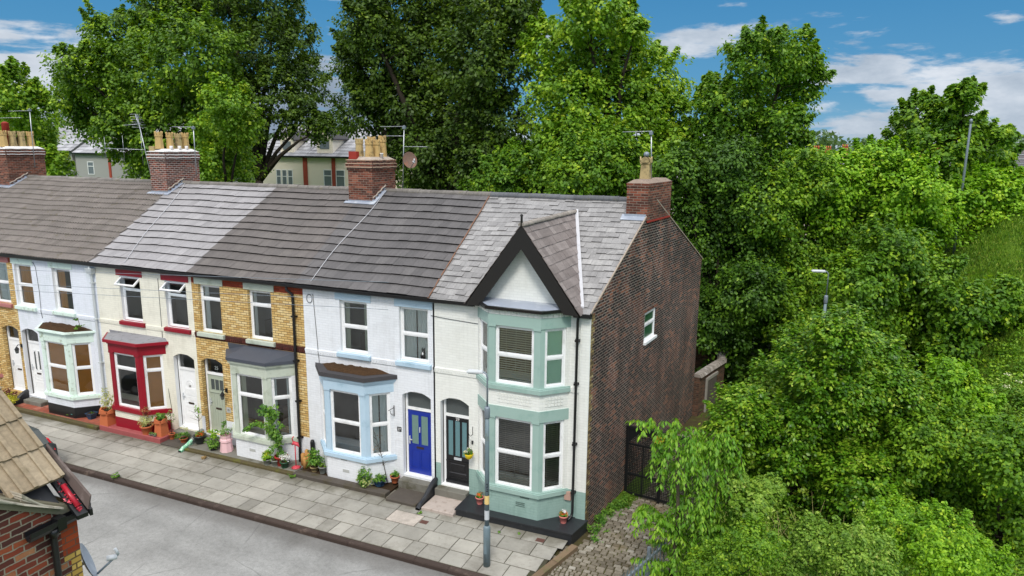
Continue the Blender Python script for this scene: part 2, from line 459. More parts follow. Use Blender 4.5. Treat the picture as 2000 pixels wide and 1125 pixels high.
FLASHW = m_plain('white_flashing_strip', lin((190, 190, 194)), 0.6, 0.12, 5.0, 0.4, dirt=lin((150, 150, 150)), dirts=6.0, dirtr=(0.6, 0.75))
BUFF = m_plain('buff_clay', lin((190, 160, 106)), 0.8, 0.12, 5.0, 0.3, dirt=lin((84, 68, 52)), dirts=3.6, dirtr=(0.54, 0.72))
BUFFG = m_plain('weathered_buff_clay', lin((176, 156, 112)), 0.85, 0.12, 6.0, 0.3, dirt=lin((110, 96, 72)), dirts=3.0, dirtr=(0.48, 0.7))
TERRA = m_plain('terracotta', lin((188, 104, 66)), 0.8, 0.1, 6.0, 0.3, dirt=lin((160, 118, 92)), dirts=4.0, dirtr=(0.58, 0.75))
REDCLAY = m_plain('red_clay', lin((150, 50, 40)), 0.7, 0.1, 6.0, 0.3)
PINKPOT = m_plain('pink_plastic', lin((220, 130, 122)), 0.5, 0.06, 6.0, 0.4)
PINKW = m_plain('pale_pink_painted_clay', lin((226, 186, 190)), 0.6, 0.06, 6.0, 0.4)
YELLOWP = m_plain('yellow_plastic', lin((222, 196, 24)), 0.4, 0.06, 6.0, 0.4)
GREYPOT = m_plain('grey_stone_pot', lin((128, 132, 126)), 0.8, 0.15, 12.0, 0.3)
DARKPOT = m_plain('dark_glazed_pot', lin((40, 46, 46)), 0.35, 0.15, 12.0, 0.5)
GREENPOT = m_plain('green_glazed_pot', lin((34, 78, 56)), 0.35, 0.15, 8.0, 0.5)
BLUEPOT = m_plain('blue_plastic', lin((40, 66, 92)), 0.5, 0.1, 8.0, 0.4)
TURQ = m_plain('turquoise_plastic', lin((96, 160, 156)), 0.5, 0.1, 8.0, 0.4)
SOIL = m_plain('soil', lin((58, 46, 34)), 0.95, 0.4, 30.0, 0.1, bump=0.8)
ALU = m_plain('aluminium', lin((176, 180, 184)), 0.35, 0.1, 8.0, 0.5, metal=0.6)
GALV = m_plain('galvanised_steel', lin((128, 138, 148)), 0.5, 0.14, 7.0, 0.5, metal=0.3)
POLE = m_plain('grey_green_steel_paint', lin((108, 126, 134)), 0.5, 0.12, 6.0, 0.5, dirt=lin((94, 102, 92)), dirts=3.0)
RUST = m_plain('rusty_dish', lin((120, 96, 84)), 0.7, 0.3, 10.0, 0.3, dirt=lin((150, 96, 70)), dirts=6.0)
STEEL_W = m_plain('pale_metal', lin((196, 200, 204)), 0.4, 0.06, 6.0, 0.5)
CURT = m_plain('pale_curtain', lin((228, 232, 230)), 0.9, 0.1, 4.0, 0.1)
CURTG = m_plain('grey_green_curtain', lin((190, 196, 180)), 0.9, 0.15, 4.0, 0.1)
CURTR = m_plain('dark_red_curtain', lin((92, 34, 32)), 0.9, 0.15, 4.0, 0.1)
BLINDW = m_plain('pale_blind', lin((226, 228, 216)), 0.8, 0.06, 4.0, 0.2)
BLINDG = m_plain('green_tinted_blind', lin((214, 234, 214)), 0.8, 0.06, 4.0, 0.2)
BLINDB = m_plain('amber_blind', lin((206, 146, 74)), 0.85, 0.12, 3.0, 0.2)
SLATB = m_plain('taupe_slats', lin((168, 162, 148)), 0.6, 0.08, 4.0, 0.3)
ROOM = m_plain('dim_room_wall', lin((150, 146, 138)), 0.95, 0.3, 1.2, 0.1)
ROOMD = m_plain('dark_room_wall', lin((44, 44, 44)), 0.95, 0.3, 1.2, 0.1)
FROST = m_plain('frosted_glass', lin((108, 136, 130)), 0.25, 0.1, 20.0, 0.6)
FROSTT = m_plain('teal_frosted_glass', lin((96, 132, 138)), 0.25, 0.1, 20.0, 0.6)
FROSTG = m_plain('green_frosted_glass', lin((36, 84, 54)), 0.3, 0.15, 14.0, 0.6)
FROSTD = m_plain('dark_textured_glass', lin((78, 84, 84)), 0.25, 0.2, 30.0, 0.6)
GLASS = m_glass('window_glass', refl=0.16)
GLASSB = m_glass('tilted_window_glass', (0.75, 0.85, 0.95), 0.25)
BLACKM = m_plain('black_metal', lin((22, 23, 25)), 0.5, 0.2, 8.0, 0.4)
WHITEL = m_plain('white_lettering', lin((228, 228, 228)), 0.5, 0.02, 5.0)
SIGNY = m_plain('yellow_sign', lin((222, 170, 42)), 0.5, 0.05, 5.0)
DKLET = m_plain('dark_lettering', lin((60, 40, 20)), 0.5, 0.02, 5.0)
REDPL = m_plain('red_plastic_ornament', lin((196, 70, 82)), 0.4, 0.2, 8.0)
LAMPG = m_plain('lamp_lens', lin((190, 215, 222)), 0.2, 0.04, 5.0, 0.6)
BARK = m_plain('bark', lin((84, 76, 64)), 0.95, 0.3, 8.0, 0.1, bump=0.6)
BARKD = m_plain('dark_bark', lin((58, 52, 44)), 0.95, 0.3, 8.0, 0.1, bump=0.6)
LOGM = m_plain('split_log', lin((186, 140, 84)), 0.85, 0.25, 12.0, 0.2)
CATM = m_plain('black_fur', lin((22, 22, 24)), 0.8, 0.2, 12.0, 0.2)
CATW = m_plain('white_fur', lin((220, 220, 218)), 0.8, 0.05, 12.0, 0.2)

T_PAN = m_tile('brown_pantile', [lin((52, 47, 44)), lin((112, 105, 99)), lin((140, 132, 126))], 0.16, moss=lin((92, 84, 52)))  # first tone is the shade painted into the pantile valleys
T_LIGHT = m_tile('pale_grey_tile', [lin((136, 133, 134)), lin((147, 144, 145)), lin((157, 154, 155))], 0.12)
T_BRN = m_tile('dark_taupe_tile', [lin((84, 80, 77)), lin((98, 92, 89)), lin((112, 106, 101))], 0.16)
T_DARK = m_tile('charcoal_tile', [lin((76, 74, 74)), lin((92, 89, 89)), lin((106, 103, 102))], 0.16)
T_SLATE = m_tile('purple_slate', [lin((118, 116, 115)), lin((138, 136, 135)), lin((158, 156, 154))], 0.14, lichen=lin((186, 184, 180)), lr=(0.56, 0.72), ls=1.6, rough=0.5)
T_SLATEB = m_tile('brown_slate', [lin((108, 98, 94)), lin((126, 116, 112)), lin((144, 134, 130))], 0.14, rough=0.6)
T_EDGE = m_plain('tile_edge_painted_shadow', lin((40, 38, 37)), 0.9, 0.2, 8.0, 0.1)  # near-black front edge paints the shadow line under each tile course
T_NEAR = m_tile('buff_concrete_tile', [lin((138, 124, 102)), lin((150, 135, 112)), lin((160, 145, 122))], 0.1, rough=0.9, moss=lin((120, 108, 84)))
T_RIDGE = m_tile('ridge_tile', [lin((100, 96, 90)), lin((116, 111, 106)), lin((130, 125, 118))], 0.2, moss=lin((120, 110, 84)))
T_RIDGED = m_tile('slate_grey_ridge_tile', [lin((78, 80, 84)), lin((92, 94, 98)), lin((106, 108, 112))], 0.2, moss=lin((112, 112, 84)))
T_BACK = m_tile('far_slate', [lin((140, 140, 144)), lin((158, 158, 162)), lin((176, 176, 180))], 0.1)

# ================================================================== SETTING
def sstep(t):
    t = min(1.0, max(0.0, t)); return t * t * (3 - 2 * t)
def ground_h(x, y):
    h = -0.36
    # the yard / alley side falls a little towards the back, then the embankment rises to the right
    if x > 0: h -= 0.35 * sstep((y - 0.0) / 4.0) * (1 - sstep((x - 3.5) / 2))
    h += 8.0 * sstep((x - 4.5) / 9.0) * sstep((y + 5.0) / 27.0)
    return h

def build_ground():
    # one sheet, fine near the row, coarse to the horizon
    def axis(lo, hi, step, far):
        a = list(np.arange(lo, hi + 1e-6, step))
        ext = [10, 25, 60, 130, 300, 700, far]
        return [lo - e for e in reversed(ext)] + a + [hi + e for e in ext]
    xs = axis(-40, 40, 1.0, 1500); ys = axis(-30, 60, 1.0, 1500)
    mb = MB()
    rows = []
    for y in ys:
        rows.append([(x, y, ground_h(max(-40, min(40, x)), max(-30, min(60, y))) + (0.0 if (x < 1.5) else 0.12 * math.sin(x * 1.7) * math.sin(y * 1.3) * min(1, (x - 1.5) / 3))) for x in xs])
    mb.grid(rows, 0, 0.5, True)
    m, t, b = newmat('soil_and_grass')
    co = t.add('ShaderNodeTexCoord').outputs['Object']
    n = t.noise(co, 0.8, 6.0, 0.65); n2 = t.noise(co, 14.0, 5.0, 0.7)
    c = t.ramp(n, [(0.35, lin((58, 74, 26))), (0.55, lin((84, 112, 30))), (0.7, lin((112, 140, 44)))])
    c = t.mix(1.0, c, t.ramp(n2, [(0.3, 0.6), (0.7, 1.25)]), 'MULTIPLY')
    setc(t, b, c, 0.95, 0.1, n2, 0.8, 0.05)
    tag(mb.build('ground', m), kind='structure')
build_ground()

def build_road():
    m, t, b = newmat('asphalt')
    co = t.add('ShaderNodeTexCoord').outputs['Object']
    big = t.noise(co, 0.35, 5.0, 0.6, 0.4); mid = t.noise(co, 2.6, 6.0, 0.7); fine = t.noise(co, 38.0, 4.0, 0.8)
    c = t.ramp(big, [(0.32, lin((124, 124, 122))), (0.5, lin((142, 142, 140))), (0.66, lin((154, 154, 152)))])
    c = t.mix(1.0, c, t.ramp(mid, [(0.3, 0.93), (0.7, 1.05)]), 'MULTIPLY')
    c = t.mix(1.0, c, t.ramp(fine, [(0.3, 0.82), (0.7, 1.16)]), 'MULTIPLY')
    # worn tracks along the street and a darker band beside the kerb
    mp = t.add('ShaderNodeMapping', _0=co, _Scale=(0.12, 1.4, 1)).outputs[0]
    c = t.mix(1.0, c, t.ramp(t.noise(mp, 1.0, 4.0, 0.5), [(0.35, 0.9), (0.65, 1.08)]), 'MULTIPLY')
    c = t.mix(1.0, c, t.ramp(t.noise(co, 9.0, 8.0, 0.8), [(0.32, 0.80), (0.5, 1.0), (0.68, 1.14)]), 'MULTIPLY')
    sepr = t.add('ShaderNodeSeparateXYZ', _0=co).outputs[1]
    edge = t.math('MULTIPLY', t.smooth(t.math('ADD', sepr, t.math('MULTIPLY', t.noise(co, 1.3, 4.0), 0.9)), -3.55, -2.85), 0.5)
    c = t.mix(edge, c, lin((84, 80, 76)))
    # fine cracks
    vor = t.add('ShaderNodeTexVoronoi', feature='DISTANCE_TO_EDGE', _Scale=0.42, _Vector=t.mix(0.12, co, t.noise(co, 1.6, 4.0, out=1)))
    cr = t.math('MULTIPLY', t.math('SUBTRACT', 1.0, t.smooth(vor.outputs[0], 0.0, 0.010)), t.smooth(big, 0.46, 0.54))
    c = t.mix(t.math('MULTIPLY', cr, 0.38), c, lin((84, 84, 84)))
    setc(t, b, c, 0.9, 0.2, fine, 0.4, 0.004)
    mb = MB()
    rows = []
    for y in (-9.36, -3.14):
        rows.append([(x, y, -0.325) for x in np.arange(-60, 1.01, 1.0)])
    mb.grid(rows, 0, 0.5)
    mb.face([(1.0, -60, -0.325), (9, -60, -0.325), (9, -9.35, -0.325), (1.0, -9.35, -0.325)]); mb.face([(1, -9.35, -0.325), (6, -9.35, -0.325), (3.0, -4.0, -0.325), (1, -3.3, -0.325)])
    o = mb.build('road', m); tag(o, kind='structure')
build_road()

def build_pavement():
    m, t, b = newmat('paving_slab')
    co = t.add('ShaderNodeTexCoord').outputs['Object']
    a = attr(t)
    big = t.noise(co, 1.2, 6.0, 0.65); fine = t.noise(co, 45.0, 3.0, 0.7)
    c = t.ramp(a, [(0.0, lin((134, 131, 123))), (0.5, lin((156, 153, 145))), (0.85, lin((169, 165, 156))), (1.0, lin((190, 180, 170)))])
    c = t.mix(1.0, c, t.ramp(big, [(0.3, 0.82), (0.7, 1.14)]), 'MULTIPLY')
    c = t.mix(1.0, c, t.ramp(fine, [(0.3, 0.93), (0.7, 1.06)]), 'MULTIPLY')
    c = t.mix(t.math('MULTIPLY', t.smooth(t.noise(co, 0.7, 7.0, 0.75), 0.48, 0.68), 0.55), c, lin((108, 103, 94)))
    c = t.mix(t.math('MULTIPLY', t.smooth(t.noise(co, 5.0, 6.0, 0.75), 0.55, 0.70), 0.35), c, lin((96, 92, 82)))
    yy = t.add('ShaderNodeSeparateXYZ', _0=co).outputs[1]
    c = t.mix(t.math('MULTIPLY', t.smooth(t.math('ADD', yy, t.math('MULTIPLY', t.noise(co, 2.0, 5.0), 1.2)), -0.75, -0.2), 0.6), c, lin((84, 80, 62)))
    setc(t, b, c, 0.88, 0.2, fine, 0.3, 0.003)
    jm = m_plain('joint_moss', lin((68, 66, 54)), 0.95, 0.3, 6.0, 0.1, dirt=lin((70, 78, 40)), dirts=3.0)
    base = MB(); base.box(-60, -0.35, -3.06, 0.3, -0.3, -0.215)
    tag(base.build('pavement_bed', jm), kind='structure')
    mb = MB(); rnd = random.Random(3)
    rows = [(-3.02, -2.44, 0.62, 0.62), (-2.43, -1.86, 0.9, 0.9), (-1.85, -1.28, 0.9, 0.9), (-1.27, -0.84, 0.62, 0.62), (-0.83, -0.3, 0.9, 0.9)]
    for i, (y0, y1, w0, w1) in enumerate(rows):
        x = 0.25 - rnd.random() * 0.5 - 0.3 * (i % 2)
        first = True
        while x > -34:
            w = w0 if rnd.random() < 0.85 else w0 * 0.66
            xa = x - w; g = 0.009
            xr = min(x, -0.16 + 0.244 * ((y0 + y1) / 2 + 0.98))
            tt = rnd.gauss(0.5, 0.12); tt = 1.0 if rnd.random() < 0.02 else min(0.95, max(0, tt))
            dz = rnd.uniform(-0.003, 0.003); tl = rnd.uniform(-0.004, 0.004)
            lo = [(xa + g, y0 + g, -0.214), (xr - g, y0 + g, -0.214), (xr - g, y1 - g, -0.214), (xa + g, y1 - g, -0.214)]
            hi = [(xa + g * 1.6, y0 + g * 1.6, -0.2 + dz + tl), (xr - g * 1.6, y0 + g * 1.6, -0.2 + dz), (xr - g * 1.6, y1 - g * 1.6, -0.2 + dz - tl), (xa + g * 1.6, y1 - g * 1.6, -0.2 + dz)]
            if xr - xa > 0.1: mb.prism2(lo, hi, 0, tt)
            x = xa; first = False
    tag(mb.build('pavement', m), kind='structure')
    # kerb stones along the road
    km = m_plain('kerb_stone', lin((68, 57, 52)), 0.85, 0.2, 4.0, 0.25, tint=0.12, dirt=lin((108, 94, 86)), dirts=2.5, dirtr=(0.55, 0.75), bump=0.25)
    kb = MB(); x = -0.5
    while x > -34:
        w = rnd.uniform(0.85, 1.0)
        a_ = rnd.random(); d = rnd.uniform(-0.004, 0.004)
        P = [(-0.004, -0.33), (-0.004, -0.235), (0.012, -0.205), (0.15, -0.201 + d), (0.15, -0.33)]
        kb.prism2([(x - w + 0.004, -3.20 + p[0] + d, p[1]) for p in P], [(x - 0.004, -3.20 + p[0] + d, p[1]) for p in P], 0, a_)
        x -= w
    tag(kb.build('kerb', km), kind='structure')
    # far side kerb and pavement in front of the opposite terrace
    fb = MB(); fb.box(-34, -1.2, -9.5, -9.35, -0.33, -0.2); fb.box(-34, -1.2, -11.6, -9.5, -0.33, -0.205)
    tag(fb.build('far_pavement', m), kind='structure')
    # brown edging stones at the end of the pavement
    em = m_plain('edging_stone', lin((118, 100, 80)), 0.9, 0.2, 5.0, 0.2, tint=0.15, dirt=lin((92, 98, 60)), dirts=3.0, bump=0.3)
    eb = MB()
    pts = [Vector((-0.07, -0.92, 0)), Vector((-0.30, -1.8, 0)), Vector((-0.53, -2.7, 0)), Vector((-0.62, -3.25, 0))]
    for i in range(3):
        p, q = pts[i], pts[i + 1]; d = (q - p).normalized(); n = Vector((-d.y, d.x, 0))
        if n.x < 0: n = -n
        q = q - d * 0.02
        poly = [p + n * 0.02, q + n * 0.02, q + n * 0.2, p + n * 0.2]
        eb.prism2([(v.x, v.y, -0.36) for v in poly], [(v.x, v.y, -0.212) for v in poly], 0, rnd.random())
    tag(eb.build('edging', em), kind='structure')
    # granite setts of the alley
    sm_ = newmat('granite_setts'); m2, t2, b2 = sm_
    co = t2.add('ShaderNodeTexCoord').outputs['Object']; a2 = attr(t2)
    c = t2.ramp(a2, [(0.0, lin((94, 87, 74))), (0.5, lin((128, 120, 106))), (1.0, lin((162, 157, 146)))])
    c = t2.mix(1.0, c, t2.ramp(t2.noise(co, 16.0, 4.0), [(0.3, 0.8), (0.7, 1.15)]), 'MULTIPLY')
    c = t2.mix(t2.math('MULTIPLY', t2.smooth(t2.noise(co, 1.1, 5.0), 0.5, 0.68), 0.6), c, lin((112, 98, 68)))
    setc(t2, b2, c, 0.8, 0.3, t2.noise(co, 30.0, 3.0), 0.4, 0.005)
    bed = m_plain('mossy_sett_bed', lin((72, 66, 44)), 0.95, 0.4, 5.0, 0.1, dirt=lin((88, 100, 40)), dirts=2.0, bump=0.5)
    bb = MB()
    bb.grid([[(x, y, -0.33 - 0.35 * sstep(y / 4.0) - 0.01) for x in np.arange(-1.2, 3.3, 0.3)] for y in np.arange(-7.0, 12.0, 0.3)], 0, 0.5, True)
    tag(bb.build('alley_bed', bed), kind='structure')
    sb = MB()
    y = -5.6; k = 0
    while y < 9.0:
        small = y < -1.9
        rh = 0.105 if small else 0.13; x = -0.9 + (0.08 if k % 2 else 0)
        while x < 2.9:
            w = rnd.uniform(0.10, 0.14) if small else rnd.uniform(0.17, 0.24)
            left = GX * max(y, 0) + 0.04 if y > -0.85 else (-0.34 + 0.26 * (y + 0.9))
            if y <= -3.2: left = -3.5
            if x > left + 0.03 and x + w < 2.75:
                z = -0.335 - 0.35 * sstep(y / 4.0) + rnd.uniform(-0.006, 0.006); g = 0.012; a_ = min(1, max(0, rnd.gauss(0.6 if small else 0.4, 0.2)))
                j = rnd.uniform(-0.006, 0.006)
                lo = [(x + g, y + g + j, z), (x + w - g, y + g, z), (x + w - g, y + rh - g, z), (x + g, y + rh - g + j, z)]
                hi = [(x + g * 2.2, y + g * 2.2 + j, z + 0.022), (x + w - g * 2.2, y + g * 2.2, z + 0.022), (x + w - g * 2.2, y + rh - g * 2.2, z + 0.022), (x + g * 2.2, y + rh - g * 2.2 + j, z + 0.022)]
                sb.prism2(lo, hi, 0, a_)
            x += w
        y += rh; k += 1
    tag(sb.build('alley_setts', m2), kind='structure')
    # small iron covers let into the slabs
    for x, y, lab in ((-4.01, -1.56, 'small rusty square iron cover in the paving before the white house step'), (-0.84, -1.12, 'small rusty iron cover in the paving beside the black step')):
        c_ = MB(); c_.box(x - 0.11, x + 0.11, y - 0.08, y + 0.08, -0.2, -0.192)
        for q in range(4): c_.box(x - 0.09, x + 0.09, y - 0.06 + q * 0.035, y - 0.045 + q * 0.035, -0.192, -0.188)
        tag(c_.build('stopcock_cover', m_plain('rusty_iron' + str(x), lin((96, 66, 58)), 0.8, 0.3, 20.0)), lab, 'iron cover', 'iron covers in the pavement')
build_pavement()


# ================================================================== THE TERRACE
EAVE_Z = 5.60; RY, RZ = 4.75, 8.14
SL = (RZ - 5.66) / RY
def roofP(x, s):                       # main street-side slope, s = 0 at the wall line, 1 at the ridge
    return Vector((x, RY * s, 5.66 + (RZ - 5.66) * s + (0.014 * math.sin(x * 1.9 + s * 2) + 0.012 * math.sin(x * 0.7 - s * 5)) * (0.4 + 0.6 * math.sin(math.pi * min(1, max(0, s))))))
RN = Vector((0, -SL, 1)).normalized()

def tile_patch(mb, P, N, L, Rr, n, w, th, s0=-0.026, s1=1.0, stag=0.5, skip=None, prof=None, m=0, rnd=None, sag=0.0, jit=0.0, tv=0.2, edge=1):
    rnd = rnd or random.Random(1)
    ds = (s1 - s0) / n
    for i in range(n):
        a = s0 + i * ds; b = min(a + ds * 1.12, s1 + 0.01)
        la, lb, ra, rb = L(a), L(b), Rr(a), Rr(b)
        lo = min(la, lb); hi = max(ra, rb)
        off = (i % 2) * w * stag
        k0 = math.floor((lo - off) / w); k1 = math.ceil((hi - off) / w)
        for k in range(k0, k1 + 1):
            x0 = off + k * w; x1 = x0 + w
            j = rnd.uniform(-jit, jit)
            xa0, xa1 = min(max(x0, la), ra), min(max(x1, la), ra)
            xb0, xb1 = min(max(x0, lb), rb), min(max(x1, lb), rb)
            if xa1 - xa0 < 0.01 and xb1 - xb0 < 0.01: continue
            if skip and skip(0.5 * (x0 + x1), 0.5 * (a + b)): continue
            tt = min(1, max(0, rnd.gauss(0.5, tv)))
            hA = th * (1.9 + j); hB = th * 0.6
            g = 0.0015
            if prof is None:
                A0 = P(xa0 + g, a + j * 0.004) + N * hA; A1 = P(xa1 - g, a + j * 0.004) + N * hA
                B0 = P(xb0 + g, b) + N * hB; B1 = P(xb1 - g, b) + N * hB
                D0 = P(xa0 + g, a + j * 0.004) + N * (hA - th); D1 = P(xa1 - g, a + j * 0.004) + N * (hA - th)
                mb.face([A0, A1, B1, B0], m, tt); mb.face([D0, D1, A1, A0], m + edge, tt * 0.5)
                mb.face([D1, P(xb1 - g, b), B1, A1], m, tt); mb.face([P(xb0 + g, b), D0, A0, B0], m, tt)
            else:
                q = len(prof)
                for z in range(q):
                    f0 = z / q; f1 = (z + 1) / q; h0 = prof[z]; h1 = prof[(z + 1) % q]
                    xa, xb_ = x0 + w * f0, x0 + w * f1
                    if xb_ <= la + 0.005 or xa >= ra - 0.005: continue
                    A0 = P(xa, a) + N * (hA + h0); A1 = P(xb_, a) + N * (hA + h1)
                    tf = 0.0 if max(h0, h1) < 0.0 else (tt * 0.6 + 0.4)  # valley facets get the darkest tone, painting shade between the ribs
                    B0 = P(xa, b) + N * (hB + h0); B1 = P(xb_, b) + N * (hB + h1)
                    mb.face([A0, A1, B1, B0], m, tf, False)
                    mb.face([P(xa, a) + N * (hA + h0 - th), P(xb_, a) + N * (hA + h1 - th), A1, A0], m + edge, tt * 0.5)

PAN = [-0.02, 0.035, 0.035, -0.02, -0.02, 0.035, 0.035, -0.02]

def ridge(parent, x0, x1, mat, y=RY, z=RZ, r=0.11, step=0.45, name='ridge_tiles', direction=None, seed=1):
    mb = MB(); rnd = random.Random(seed)
    p0 = Vector((x0, y, z)) if direction is None else Vector(direction[0]); p1 = Vector((x1, y, z)) if direction is None else Vector(direction[1])
    d = (p1 - p0); Ltot = d.length; d.normalize(); side = Vector((-d.y, d.x, 0)).normalized()
    n = max(1, int(Ltot / step))
    for i in range(n):
        a = p0 + d * (Ltot * i / n + 0.004); b = p0 + d * (Ltot * (i + 1) / n - 0.004); tt = min(1, max(0, rnd.gauss(0.5, 0.2)))
        dz = rnd.uniform(-0.008, 0.008)
        rows = []
        for pt, rr in ((a, r * 1.0), (b, r * 1.0), (b, r * 1.08), (b + d * 0.05, r * 1.08)):
            rows.append([pt + side * (rr * 1.25 * math.cos(q)) + Vector((0, 0, rr * math.sin(q) - 0.01 + dz)) for q in np.linspace(math.pi * 1.08, -math.pi * 0.08, 9)])
        mb.grid(rows[:2], 0, tt, False); mb.grid(rows[2:], 0, tt, False)
        for rr_ in (rows[0], rows[3]): mb.face(rr_, 0, tt)
        mb.face(list(reversed(rows[2])), 0, tt)
    return mb.build(name, mat, parent)


def wall_grid(mb, F, us, zs, openings, matfn, depth=0.14, thick=0.0):
    """front skin with rectangular openings and their reveals; openings: (u0,u1,z0,z1,reveal material index)"""
    us = sorted(set([round(u, 4) for u in us] + [round(x, 4) for o in openings for x in o[:2]]))
    zs = sorted(set([round(z, 4) for z in zs] + [round(x, 4) for o in openings for x in o[2:4]]))
    for i in range(len(us) - 1):
        for j in range(len(zs) - 1):
            uc, zc = (us[i] + us[i + 1]) / 2, (zs[j] + zs[j + 1]) / 2
            if any(o[0] < uc < o[1] and o[2] < zc < o[3] for o in openings): continue
            mb.face([F(us[i], 0, zs[j]), F(us[i + 1], 0, zs[j]), F(us[i + 1], 0, zs[j + 1]), F(us[i], 0, zs[j + 1])], matfn(uc, zc))
    for o in openings:
        u0, u1, z0, z1, mi = o[:5]; d = -(o[5] if len(o) > 5 else depth)
        mb.face([F(u0, 0, z0), F(u0, d, z0), F(u0, d, z1), F(u0, 0, z1)], mi)
        mb.face([F(u1, d, z0), F(u1, 0, z0), F(u1, 0, z1), F(u1, d, z1)], mi)
        mb.face([F(u0, d, z1), F(u1, d, z1), F(u1, 0, z1), F(u0, 0, z1)], mi)
        mb.face([F(u0, 0, z0), F(u1, 0, z0), F(u1, d, z0), F(u0, d, z0)], mi)


def curtain_mesh(mb, F, u0, u1, d, z0, z1, folds=8, amp=0.02, m=0):
    n = folds * 4
    rows = []
    for z in (z0, z1):
        rows.append([F(u0 + (u1 - u0) * k / n, d + amp * math.sin(k * math.pi / 2), z) for k in range(n + 1)])
    mb.grid(rows, m, 0.5, True)


def window(parent, F, u0, u1, z0, z1, rec=0.09, split=0.52, fw=0.055, inner=None, open_top=False, equal=True, glass=None, name='window', depth=0.06):
    """white plastic window; returns the frame object (children: pane, curtain)"""
    mb = MB(); d0 = -rec - depth; d1 = -rec
    mb.fbox(F, u0, u0 + fw, d0, d1, z0, z1); mb.fbox(F, u1 - fw, u1, d0, d1, z0, z1)
    mb.fbox(F, u0 + fw, u1 - fw, d0, d1, z0, z0 + fw); mb.fbox(F, u0 + fw, u1 - fw, d0, d1, z1 - fw, z1)
    zm = z0 + (z1 - z0) * split
    mb.fbox(F, u0 + fw, u1 - fw, d0 + 0.005, d1 - 0.004, zm - fw * 0.55, zm + fw * 0.55)
    # inner sash beads
    s = 0.03
    lights = [(zm + fw * 0.55, z1 - fw), (z0 + fw, zm - fw * 0.55)]
    for i, (a, b) in enumerate(lights):
        if open_top and i == 0: continue
        mb.fbox(F, u0 + fw, u0 + fw + s, d0 + 0.01, d1 - 0.014, a, b); mb.fbox(F, u1 - fw - s, u1 - fw, d0 + 0.01, d1 - 0.014, a, b)
        mb.fbox(F, u0 + fw + s, u1 - fw - s, d0 + 0.01, d1 - 0.014, a, a + s); mb.fbox(F, u0 + fw + s, u1 - fw - s, d0 + 0.01, d1 - 0.014, b - s, b)
    o = mb.build(name, UPVC, parent)
    g = MB(); dg_ = -rec - depth * 0.6
    for i, (a, b) in enumerate(lights):
        if open_top and i == 0: continue
        g.face([F(u0 + fw + s, dg_, a + s), F(u1 - fw - s, dg_, a + s), F(u1 - fw - s, dg_, b - s), F(u0 + fw + s, dg_, b - s)])
    g.build('pane', glass or GLASS, o)
    if open_top:
        # top-hung light standing open outwards
        a, b = lights[0]; L = b - a + 0.02; ang = R_(52)
        F0 = Vector(F(0, 0, 0)); ux = Vector(F(1, 0, 0)) - F0; nn = Vector(F(0, 1, 0)) - F0
        down = Vector((0, 0, -math.cos(ang))) + nn * math.sin(ang); outn = nn * math.cos(ang) + Vector((0, 0, math.sin(ang)))
        top = Vector(F(0, d1, b))
        def Q(u, d, z): return tuple(top + ux * u + down * (L - z) + outn * d)
        sb_ = MB(); w = 0.055
        ua, ub = u0 + 0.02, u1 - 0.02
        sb_.fbox(Q, ua, ua + w, 0, 0.05, 0, L); sb_.fbox(Q, ub - w, ub, 0, 0.05, 0, L)
        sb_.fbox(Q, ua + w, ub - w, 0, 0.05, 0, w); sb_.fbox(Q, ua + w, ub - w, 0, 0.05, L - w, L)
        so = sb_.build('open_sash', UPVC, o)
        g2 = MB(); g2.face([Q(ua + w, 0.03, w), Q(ub - w, 0.03, w), Q(ub - w, 0.03, L - w), Q(ua + w, 0.03, L - w)])
        g2.build('tilted_pane', GLASSB, o)
    if inner: inner(o, F, u0 + fw, u1 - fw, z0 + fw, z1 - fw, dg_ - 0.06)
    return o

def inner_sides(mat=None, frac=0.22, both=True):
    def f(o, F, u0, u1, z0, z1, d):
        mb = MB(); w = (u1 - u0) * frac
        curtain_mesh(mb, F, u0, u0 + w, d, z0, z1, 3)
        if both: curtain_mesh(mb, F, u1 - w, u1, d, z0, z1, 3)
        mb.build('curtain', mat or CURT, o)
    return f
def inner_net(mat=None):
    def f(o, F, u0, u1, z0, z1, d):
        mb = MB(); m_ = (u0 + u1) / 2
        curtain_mesh(mb, F, u0, m_ - 0.02, d, z0, z1, 6, 0.025); curtain_mesh(mb, F, m_ + 0.02, u1, d, z0, z1, 5, 0.025)
        mb.build('curtain', mat or CURT, o)
    return f
def inner_blind(mat=None, frac=1.0):
    def f(o, F, u0, u1, z0, z1, d):
        mb = MB(); zz = z1 - (z1 - z0) * frac
        mb.fbox(F, u0, u1, d + 0.025, d + 0.035, zz, z1)
        mb.build('blind', mat or BLINDB, o)
    return f
def inner_slats(mat=None, step=0.055, tilt=0.62):
    def f(o, F, u0, u1, z0, z1, d):
        mb = MB(); z = z0 + 0.02
        while z < z1:
            mb.face([F(u0, d + 0.005, z), F(u1, d + 0.005, z), F(u1, d + 0.031, z + step * tilt), F(u0, d + 0.031, z + step * tilt)])
            z += step
        for q in (0.22, 0.5, 0.78):
            u = u0 + (u1 - u0) * q; mb.fbox(F, u - 0.004, u + 0.004, d + 0.032, d + 0.036, z0, z1)
        mb.build('venetian_blind', mat or SLATB, o)
    return f

